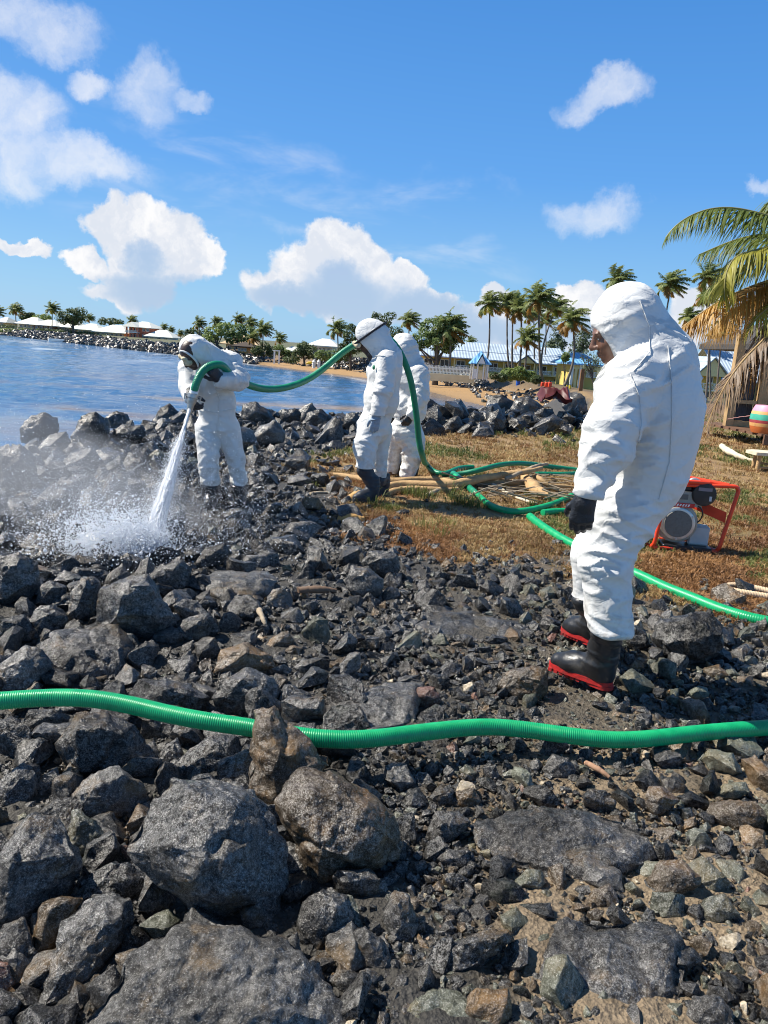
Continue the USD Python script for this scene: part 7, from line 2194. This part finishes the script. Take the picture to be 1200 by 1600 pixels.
# ------------------------------------------------------------------ rope, stool, barrel, deck and hut at right
ROPE = plain('pale_rope', (0.55, 0.42, 0.28), 0.85, 0.2, var=0.2, scale=60)
c = spline([G(1270, 950), G(1230, 942), G(1200, 934), G(1165, 927), G(1140, 925), G(1134, 928), G(1140, 932), G(1170, 938), G(1205, 944), G(1260, 962)], 260) + np.array([0, 0, .016])
t_, a_, b_ = frames(c)
s = np.arange(260)
strands = [tube(c + [0, 0, .03] + .011 * (np.cos(s * .55 + ph)[:, None] * a_ + np.sin(s * .55 + ph)[:, None] * b_), .0105, 6) for ph in (0, 2.094, 4.189)]
T = Thing('rope', 'loop of pale twisted rope lying on the grass at the right edge', 'rope', c[0])
for m in strands:
    T.part('strand', m, ROPE, True)


def stool():
    b = G(1190, 736)
    y = b[1]
    W = lambda px, py, dy=0.0: P(px, py, y + dy)
    T = Thing('stool', 'rough wooden stool of pale branches on the grass at the right edge', 'stool', b)
    s = y / 1200
    zt = W(1190, 708)[2]
    x0, x1 = W(1178, 710)[0], W(1178, 710)[0] + .42
    sl = [[x0 - .03, y - .16], [x1, y - .17], [x1 + .03, y + .02], [x1, y + .2], [x0 + .1, y + .22], [x0 - .05, y + .1]]
    from shapely.geometry import Polygon
    m = trimesh.creation.extrude_polygon(Polygon(sl).buffer(.03), .045, engine='earcut'); m.apply_translation([0, 0, zt - .02])
    T.part('seat', m, DRIFT_W, 40)
    for x, yy in ((x0 + .04, y - .12), (x1 - .05, y - .13), (x0 + .1, y + .14), (x1 - .05, y + .14)):
        T.part('leg', tube([[x, yy, zt - .02], [x - .01, yy, (zt + b[2]) / 2], [x - .015, yy - .01, min(b[2], float(height(x, yy))) - .01]], [.026, .03, .03], 9), DRIFT, True)
    T.part('stretcher', tube([[x0 + .03, y - .12, b[2] + .07], [x1 - .05, y - .13, b[2] + .06]], .018, 8), DRIFT, True)
    T.part('stretcher', tube([[x0 + .07, y + .14, b[2] + .1], [x1 - .05, y + .14, b[2] + .1]], .018, 8), DRIFT, True)


stool()


def hut():
    y = 16.5
    W = lambda px, py, dy=0.0: P(px, py, y + dy)
    zb = W(1160, 690)[2]
    T = Thing('beach_hut', 'dark panelled beach hut with timber posts and a plank deck at the right edge', 'hut', W(1150, 690))
    PL = plain('dark_panel_board', (0.045, 0.05, 0.058), 0.55, 0.3, var=0.25, scale=3, dirt=((0.12, 0.11, 0.1), 2.5, 0.5, 0.75, 0.4))
    DK = plain('brown_deck_plank', (0.14, 0.075, 0.045), 0.65, 0.3, var=0.3, scale=5, bump=0.3)
    zd = W(1150, 668)[2]
    x0 = W(1122, 672)[0]
    x1 = x0 + 4.2
    n = 9
    for i in range(n):
        a = y - 1.3 + i * .29
        T.part('deck_plank', box(x0 + .35 * (n - 1 - i) / n - 0.1 * (i % 2) * 0.1, x1, a, a + .275, zd - .045, zd), DK)
    T.part('deck_edge', box(x0 + .35, x1, y - 1.36, y - 1.305, zd - .2, zd - .01), DK)
    for px in (0.5, 1.6, 2.8):
        T.part('deck_foot', box(x0 + px, x0 + px + .12, y - 1.2, y - 1.08, float(height(x0 + px, y)) - .05, zd - .05), DK)
    TP = plain('tan_timber', (0.38, 0.25, 0.12), 0.7, 0.25, var=0.3, scale=5, bump=0.3)
    xp = W(1147, 640)[0]
    T.part('post', box(xp, xp + .16, y + .3, y + .46, zd, W(1150, 520)[2]), TP)
    xq = W(1193, 640)[0]
    T.part('post', box(xq, xq + .2, y + .3, y + .5, zd, W(1150, 520)[2]), TP)
    T.part('rail', box(xp + .164, xq - .004, y + .32, y + .42, W(1165, 632)[2], W(1165, 628)[2] + .02), TP)
    T.part('rail', box(xp + .164, xq - .004, y + .32, y + .46, zd + .004, zd + .12), TP)
    for i in range(4):
        a = xp + .165 + i * (xq - xp - .17) / 4
        T.part('panel', box(a, a + (xq - xp - .17) / 4 - .006, y + .5, y + .54, zd + .01, W(1165, 545)[2]), PL)
    for i in range(3):
        a = xq + .21 + i * .45
        T.part('panel', box(a, a + .44, y + .5, y + .54, zd + .01, W(1165, 545)[2]), TP)
    ze = W(1150, 525)[2]
    V = np.array([[xp - .4, y - .1, ze - .1], [x1 + 1, y - .1, ze - .1], [x1 + 1, y + 4, ze - .1], [xp - .4, y + 4, ze - .1], [xp + 1.2, y + 1.7, ze + 0.9], [x1, y + 1.7, ze + 0.9]])
    T.part('roof', m3.Manifold.hull_points(np.vstack([V + [1.0, 0, 0], V[:4] + [1.0, 0, -.12]])), plain('grey_thatch', (0.05, 0.045, 0.042), 0.9, bump=0.6, bscale=20))
    # string to the barrel
    T2 = obj('cord', tube(spline([W(1137, 655, -.3), W(1160, 651, -.5), W(1178, 649.5, -.7)], 16), .006, 6), plain('pink_cord', (0.6, 0.3, 0.28), 0.7), 'thin pinkish cord stretched from the hut post to the painted barrel', 'cord', smooth=True)
    # painted barrel on the deck
    yb = y - 1.0
    b = P(1189, 678, yb)
    s = yb / 1200
    zt = P(1189, 633, yb)[2]; z0 = zd + .002
    T = Thing('painted_barrel', 'round barrel painted in pink, orange, green and red bands on the hut deck', 'barrel', [b[0], yb, z0])
    cx = P(1200, 655, yb)[0]
    hs = np.linspace(0, 1, 19)
    prof = lambda t: (18.5 + 7.5 * math.sin(math.pi * min(1, .08 + t * .86)) ** .8) * s
    cols = [('burnt_orange_paint', (0.5, 0.13, 0.03)), ('light_orange_paint', (0.62, 0.33, 0.12)), ('dark_red_paint', (0.32, 0.04, 0.05)), ('sea_green_paint', (0.05, 0.36, 0.25)), ('peach_paint', (0.68, 0.36, 0.13)), ('pink_paint', (0.6, 0.26, 0.36))]
    edges = [0, .24, .36, .47, .68, .79, 1.0]
    for i, (nm, col) in enumerate(cols):
        a, c_ = edges[i], edges[i + 1]
        tt = np.linspace(a, c_, 5)
        p = [[cx, yb, z0 + t * (zt - z0)] for t in tt]
        rr = [prof(t) for t in tt]
        if i == 0: p, rr = [p[0]] + p, [rr[0] * .6] + rr; p[0] = [p[0][0], p[0][1], p[0][2] - .001]
        T.part('band', tube(p, rr, 36, caps=i in (0, 5)), plain(nm, col, 0.5, var=0.15, scale=8, dirt=((.2, .14, .1), 9, .55, .75, .4)), 40, label=nm.replace('_paint', '').replace('_', ' ') + ' band of the barrel')


hut()

# ------------------------------------------------------------------ red brown sheet among the bank boulders
def tarp():
    nx, ny = 34, 22
    y = 16.6
    c = [P(836, 632, y + 1.0), P(888, 628, y + .8), P(892, 646, y - .1), P(850, 640, y - .1)]
    g = np.linspace(0, 1, nx)[:, None], np.linspace(0, 1, ny)[None, :]
    u_, w_ = np.meshgrid(np.linspace(0, 1, nx), np.linspace(0, 1, ny), indexing='ij')
    p = (1 - u_[..., None]) * ((1 - w_[..., None]) * c[0] + w_[..., None] * c[3]) + u_[..., None] * ((1 - w_[..., None]) * c[1] + w_[..., None] * c[2])
    p = p + np.array([0, 0, 1.0]) * (0.38 * (ridged(p * np.array([3.4, 1.6, 1.0]), 91, 2) - .3) + .16 * (noise(p * 3.5, 92) - .5))[..., None] + np.array([0, 0, .16])
    i, j = np.meshgrid(np.arange(nx - 1), np.arange(ny - 1), indexing='ij')
    a = i * ny + j
    q = np.stack([a, a + 1, a + ny + 1, a + ny], -1).reshape(-1, 4)
    v = p.reshape(-1, 3)
    v2 = np.vstack([v, v - [0, 0, .012]])
    f = np.vstack([q, q[:, ::-1] + len(v)])
    obj('tarpaulin', (v2, f), plain('dark_red_sheet', (0.075, 0.013, 0.012), 0.5, 0.3, var=0.25, scale=6), 'crumpled dark red sheet wedged between the bank boulders', 'tarpaulin', smooth=50)


tarp()

# ------------------------------------------------------------------ the near palm at the right edge
def near_palm():
    y = 9.0
    foot = P(1272, 800, y); foot[2] = float(height(foot[0], foot[1]))
    heart = P(1262, 415, y)
    T = Thing('palm_tree', 'near coconut palm reaching in from the right with green and dry brown fronds', 'palm tree', foot)
    pts = spline([foot, foot * .6 + heart * .4 + np.array([.12, 0, 0]), heart], 40)
    T.part('trunk', tube(pts, np.linspace(.19, .12, 40) * (1 + .05 * (np.arange(40) % 2)), 16), BARK, True)
    W = lambda px, py, dy=0.0: P(px, py, y + dy)
    rng = np.random.default_rng(77)
    specs = [
        # path, leaflet length, count, droop, leaf material, stalk, tang, ragged, width
        ([(1262, 410, 0), (1235, 352, -.1), (1195, 336, -.2), (1150, 326, -.2), (1105, 328, -.25), (1065, 346, -.3), (1040, 372, -.3)], .52, 80, 1.25, PALM, RACHIS, .65, .12, .023, 'upper green frond'),
        ([(1262, 412, 0), (1225, 380, -.3), (1185, 390, -.45), (1150, 402, -.5), (1134, 432, -.55), (1132, 470, -.6)], .55, 84, 1.2, PALM_YEL, RACHIS, .6, .12, .023, 'sunlit yellow green frond'),
        ([(1262, 410, 0), (1230, 372, .3), (1180, 368, .5), (1130, 382, .6), (1092, 398, .6)], .5, 62, 1.1, PALM, RACHIS, .6, .2, .023, None),
        ([(1262, 410, 0), (1225, 395, .3), (1170, 412, .5), (1120, 440, .5), (1098, 470, .5)], .52, 62, 1.1, PALM, RACHIS, .6, .2, .023, None),
        ([(1265, 400, 0), (1240, 340, .2), (1215, 310, .3), (1190, 330, .4), (1165, 350, .5)], .48, 56, 1.1, PALM, RACHIS, .6, .2, .023, None),
        ([(1262, 420, 0), (1225, 432, -.1), (1180, 446, -.15), (1130, 468, -.2), (1085, 497, -.2), (1052, 524, -.2)], .6, 105, 1.5, PALM_DRY, RACHIS_DRY, .35, .3, .022, 'golden brown dry frond'),
        ([(1262, 425, 0), (1230, 440, .3), (1185, 462, .4), (1140, 490, .4), (1110, 520, .4)], .58, 80, 1.5, PALM_DRY, RACHIS_DRY, .3, .35, .022, 'brown hanging frond behind'),
        ([(1262, 430, 0), (1238, 452, -.4), (1215, 470, -.5), (1190, 490, -.55), (1165, 520, -.55)], .5, 46, 1.1, PALM_YEL, RACHIS_DRY, .4, .3, .022, None),
        ([(1266, 430, 0), (1240, 470, -.5), (1205, 518, -.7), (1168, 556, -.75), (1138, 595, -.8), (1115, 640, -.8), (1104, 672, -.8)], .56, 110, 1.5, PALM_GREY, RACHIS_DRY, .45, .35, .022, 'dead brown frond hanging lowest'),
        ([(1266, 430, 0), (1242, 478, -.4), (1212, 525, -.55), (1180, 560, -.6), (1150, 600, -.65)], .55, 60, 1.4, PALM_DRY, RACHIS_DRY, .45, .4, .022, None),
        ([(1262, 410, 0), (1290, 360, 0), (1330, 350, 0), (1370, 380, 0)], .5, 40, .7, PALM, RACHIS, .6, .15, .023, None),
        ([(1262, 410, 0), (1285, 370, .5), (1310, 380, 1.0), (1330, 420, 1.4)], .5, 40, .7, PALM, RACHIS, .6, .15, .023, None),
        ([(1262, 410, 0), (1280, 375, -.5), (1300, 380, -1.0), (1312, 420, -1.4)], .5, 40, .7, PALM, RACHIS, .6, .15, .023, None),
    ]
    for path, ll, n, dr, mat, st, tang, rag, wd, lab in specs:
        p = spline([W(*q) for q in path], 40); n = int(n * 1.55)
        fr = T.part('frond', tube(p, np.linspace(.022, .006, 40), 8), st, True, label=lab)
        T.part('leaflets', leaflets(p, ll, n, rng, droop=dr, width=wd, tang=tang, start=.16, ragged=rag, seg=4), mat, kind='stuff', under=fr)


near_palm()

# ------------------------------------------------------------------ grass tufts
def grass():
    rng = np.random.default_rng(8)
    def tuft(seed, n, h, spread):
        r = np.random.default_rng(seed)
        V, F_ = [], []
        for i in range(n):
            a = r.uniform(0, 6.28); o = np.array([math.cos(a), math.sin(a), 0]) * r.uniform(0, spread)
            d = np.array([math.cos(a + r.normal()), math.sin(a + r.normal()), 0]) * r.uniform(.3, 1.2)
            w = np.array([-d[1], d[0], 0]); w = w / np.linalg.norm(w) * r.uniform(.0025, .0045)
            hh = h * r.uniform(.4, 1)
            m = o + d * hh * .4 + np.array([0, 0, hh * .75]); e = o + d * hh + np.array([0, 0, hh * r.uniform(.5, 1.0)])
            k = len(V); V += [o - w, o + w, m + w * .8, m - w * .8, e]
            F_ += [[k, k + 1, k + 2], [k, k + 2, k + 3], [k + 3, k + 2, k + 4]]
        return np.array(V), np.array(F_)
    DRYG = leaf_mat('dry_grass', (0.24, 0.155, 0.06), (0.55, 0.4, 0.18), .2)
    BRNG = leaf_mat('brown_dead_grass', (0.16, 0.075, 0.03), (0.36, 0.19, 0.07), .2)
    GRNG = leaf_mat('green_grass', (0.07, 0.09, 0.02), (0.2, 0.22, 0.06), .3)
    protos = [(tuft(10 + i, 16, .05, .05), m, False) for i, m in enumerate((DRYG, DRYG, BRNG, BRNG, GRNG, GRNG))]
    q, pix, dist = sample_ground(rng, 30000, 640, 1010, -20, 1230)
    q2, pix2, dist2 = sample_ground(rng, 9000, 700, 1010, 480, 1230)
    q, pix = np.vstack([q, q2]), np.vstack([pix, pix2])
    w = np.stack([q[:, 0], q[:, 1], 0 * q[:, 0]], -1)
    g = -sdist(GRASS, q[:, 0], q[:, 1]) + 1.1 * (fbm(w * 1.1, 4, 11) - .5) + rng.normal(size=len(q)) * .12
    keep = (g > 0.05) & (q[:, 1] < 26) & ((fbm(w * 1.6, 4, 57) > .42) | (rng.uniform(size=len(q)) < .25))
    q, w = q[keep], w[keep]
    red = (fbm(w * .9, 4, 51) > .53) & (q[:, 1] < 8.5)
    grn = (fbm(w * .45, 4, 52) > .56) & (rng.uniform(size=len(q)) < .5)
    idx = np.where(red, 2, np.where(grn, 4, np.where(rng.uniform(size=len(q)) < .25, 2, 0))) + rng.integers(0, 2, len(q))
    sc = rng.uniform(.5, 1.3, (len(q), 1)) * np.where(grn, 1.3, 1.0)[:, None] * np.clip(q[:, 1:2] / 9, .8, 1.8) * np.ones((1, 3))
    instancer('/World/grass', protos, q, yaw_quat(rng, len(q), .1), sc, idx, label='short dry and green grass on the flat ground behind the stones', cat='grass', kind='stuff')
    # weed tufts named in the photo: green ones by the boots and logs
    spots = [(668, 782), (705, 778), (640, 772), (860, 700), (1000, 705), (610, 800), (690, 830), (585, 793), (735, 790), (715, 785)]
    tp = [(tuft(60 + i, 40, .13, .12), GRNG, False) for i in range(3)]
    qs = np.array([G(a + rng.normal() * 8, b + rng.normal() * 4) for a, b in spots for _ in range(3)])
    instancer('/World/weeds', tp, qs, yaw_quat(rng, len(qs), .1), rng.uniform(.6, 1.2, (len(qs), 1)) * np.ones((1, 3)), rng.integers(0, 3, len(qs)), label='taller green weed tufts near the driftwood', cat='weeds', kind='stuff')


grass()

# ------------------------------------------------------------------ water jet, splash and spray
MIST = 0.2


def spray():
    rng = np.random.default_rng(12)
    n = {'g': ('geometry', {}), 'n': ('noise_texture', dict(scale=30.0, detail=6, roughness=.7)), 'b': ('bump', dict(strength=.6, distance=.02)), 'p': ('principled_bsdf', dict(base_color=(.93, .94, .95), roughness=.25, specular_ior_level=.5)),
         't': ('translucent_bsdf', dict(color=(.93, .94, .95))), 'm': ('mix_closure', dict(fac=.35))}
    FOAM = material('white_water', n, [('g.position', 'n.vector'), ('n.fac', 'b.height'), ('b.normal', 'p.normal'), ('p.BSDF', 'm.closure1'), ('t.BSDF', 'm.closure2')], 'm.closure')
    a, b = P(297, 637, 6.0), G(236, 850, .08)
    b_mid = P(268, 735, (a[1] + b[1]) / 2 + .04)
    path = spline([a, b_mid, b], 150)
    t = np.linspace(0, 1, 150)
    # core and separate strands that fray on the way down
    t_, a_, b_ = frames(path)
    jets = [(path, .012 + .012 * t)]
    for k in range(80):
        ph, sp = rng.uniform(0, 6.28), rng.uniform(-2, 2)
        rad = (.006 + .06 * t ** 1.3) * rng.uniform(.3, 1.0)
        off = np.cos(ph + sp * t)[:, None] * a_ + np.sin(ph + sp * t)[:, None] * b_
        wob = .008 * (noise(np.stack([t * 14, 0 * t + k, 0 * t], 1), k) - .5)[:, None] * a_ * t[:, None] * 3
        s0, s1 = int(rng.uniform(0, 60)), int(rng.uniform(100, 150))
        rr = (.0055 + .0075 * t) * (0.5 + noise(np.stack([t * 30, 0 * t + k * 3.3, 0 * t], 1), 5)) * rng.uniform(.6, 1.2)
        rr = rr * sstep(s0 - 1, s0 + 6, np.arange(150)) * sstep(s1 + 1, s1 - 8, np.arange(150)) + .0006
        jets.append(((path + off * rad[:, None] + wob)[s0:s1], rr[s0:s1]))
    J = Thing('water_jet', 'white jet of water shooting from the nozzle down onto the rocks', 'water jet', b)
    J.part('core', tube(path, jets[0][1] * (1 + .5 * (noise(path * 30, 4) - .5)), 10), FOAM, True)
    J.part('strands', cat_mesh([tube(p, r, 5) for p, r in jets[1:]]), FOAM, True, kind='stuff')
    # droplets: thrown up from the foot of the jet in ballistic fans, finer mist drifting left
    ico = trimesh.creation.icosphere(1, 1.0); ico0 = trimesh.creation.icosphere(0, 1.0)
    pos, sc = [], []
    def fan(m, origin, vx, vy, vz, size, tmax=.55, spread=.05):
        o = np.asarray(origin) + rng.normal(size=(m, 3)) * spread
        v = np.stack([rng.normal(*vx, m), rng.normal(*vy, m), np.abs(rng.normal(*vz, m))], 1)
        tt = rng.uniform(0, 1, m) ** .8 * tmax
        q = o + v * tt[:, None] + np.array([0, 0, -4.9]) * tt[:, None] ** 2
        ok = q[:, 2] > 0.0
        pos.append(q[ok]); sc.append(rng.lognormal(math.log(size), .45, m)[ok])
    foot = G(225, 852, .1)
    fan(15000, foot, (-.5, .7), (.1, .6), (.6, .5), .003, .26, .06)          # white burst
    fan(14000, G(180, 856, .08), (-.7, .8), (.1, .5), (.45, .4), .003, .26, .13)
    fan(13000, foot, (-.9, 1.3), (.5, 1.0), (1.1, .7), .0017, .5, .1)          # wide fan
    fan(9000, G(150, 852, .1), (-1.4, 1.2), (.6, 1.0), (1.0, .7), .0016, .55, .2)
    fan(7000, G(300, 845, .1), (.7, .8), (.5, .8), (.8, .5), .0016, .4, .25)
    fan(5000, G(100, 862, .1), (-.4, 1.2), (-.2, .8), (.8, .6), .0016, .45, .2)
    for k in range(9000):                                                        # drops torn off along the jet
        tt = rng.uniform(.15, 1) ** .7
        pos.append(path[int(tt * 149)][None] + rng.normal(size=(1, 3)) * (.012 + .05 * tt)); sc.append(np.array([rng.uniform(.0015, .0032)]))
    m = 22000                                                                     # fine mist over the left rubble
    px, py = rng.uniform(-40, 420, m), rng.normal(770, 52, m)
    q = np.array([P(x, y, d) for x, y, d in zip(px, py, rng.uniform(4.6, 7.6, m))])
    ok = (q[:, 2] > height(q[:, 0], q[:, 1]) + .02)
    dens = np.exp(-((px - 170) / 190) ** 2)
    ok &= rng.uniform(size=m) < .35 + .65 * dens
    pos.append(q[ok]); sc.append(rng.lognormal(math.log(.0014), .4, m)[ok])
    pos, sc = np.vstack(pos), np.concatenate(sc)
    n = {'p': ('principled_bsdf', dict(base_color=(.9, .92, .95), roughness=.12, specular_ior_level=.8)), 't': ('translucent_bsdf', dict(color=(.9, .92, .95))), 'm': ('mix_closure', dict(fac=.55))}
    DROP = material('water_droplets', n, [('p.BSDF', 'm.closure1'), ('t.BSDF', 'm.closure2')], 'm.closure')
    instancer('/World/spray_droplets', [((np.array(ico0.vertices), np.array(ico0.faces)), DROP, True)], pos, np.tile([1.0, 0, 0, 0], (len(pos), 1)), sc[:, None] * np.ones((1, 3)), np.zeros(len(pos), int),
              label='spray of water drops flying up where the jet hits the rocks', cat='spray', kind='stuff')
    # soft mist hanging round the splash
    nv = {'v': ('principled_volume', dict(color=(.95, .96, .98), density=MIST, anisotropy=.25))}
    mv = usdkit.material(stage, '/World/Looks/mist_air', nv, [], volume='v.volume')
    for px, py, d, a, h, lab in ((205, 815, 5.35, .55, .4, 'dense white mist right over the foot of the water jet'), (110, 790, 5.5, 1.0, .5, 'thin mist drifting left from the splash over the stones'), (20, 745, 5.8, .9, .6, 'faint mist at the left picture edge beyond the splash')):
        sp = trimesh.creation.icosphere(4, 1.0)
        vv = np.array(sp.vertices); vv = vv * (1 + .5 * (fbm(vv * 2 + d, 3, 9) - .5))[:, None] * np.array([a, .6 * a, h]) + P(px, py, d)
        vv[:, 2] = np.maximum(vv[:, 2], .02)
        obj('mist', (vv, np.array(sp.faces)), mv, lab, 'mist', kind='stuff', smooth=True)
    # foaming pool at the foot
    k = 60
    x, y = np.meshgrid(np.linspace(-1, 1, k), np.linspace(-1, 1, k))
    r = np.hypot(x, y)
    c = G(182, 858, 0)
    X, Y = c[0] + x * .5, c[1] + y * .28
    p = np.stack([X, Y, 0 * X], -1)
    z = height(X, Y) + .06 * (1 - r ** 2) * (fbm(p * 12, 4, 3) * 2.2 - .2) - .16 * sstep(.35, 1.0, r + .9 * (fbm(p * 6, 3, 4) - .5)) + .03
    i, j = np.meshgrid(np.arange(k - 1), np.arange(k - 1), indexing='ij')
    a_ = i * k + j
    qd = np.stack([a_, a_ + 1, a_ + k + 1, a_ + k], -1).reshape(-1, 4)
    n = {'g': ('geometry', {}), 'n': ('noise_texture', dict(scale=16.0, detail=6, roughness=.7)), 'r': ('rgb_ramp', {'ramp': [(.3, (.62, .54, .42)), (.52, (.9, .88, .83))]}), 'b': ('bump', dict(strength=.7, distance=.03)), 'p': ('principled_bsdf', dict(roughness=.3))}
    FP = material('foaming_water', n, [('g.position', 'n.vector'), ('n.fac', 'r.fac'), ('r.color', 'p.base_color'), ('n.fac', 'b.height'), ('b.normal', 'p.normal')], 'p.BSDF')
    obj('foam', (np.stack([X, Y, z], -1).reshape(-1, 3), qd), FP, 'cream coloured foaming water where the jet strikes', 'foam', kind='stuff', smooth=True)


spray()
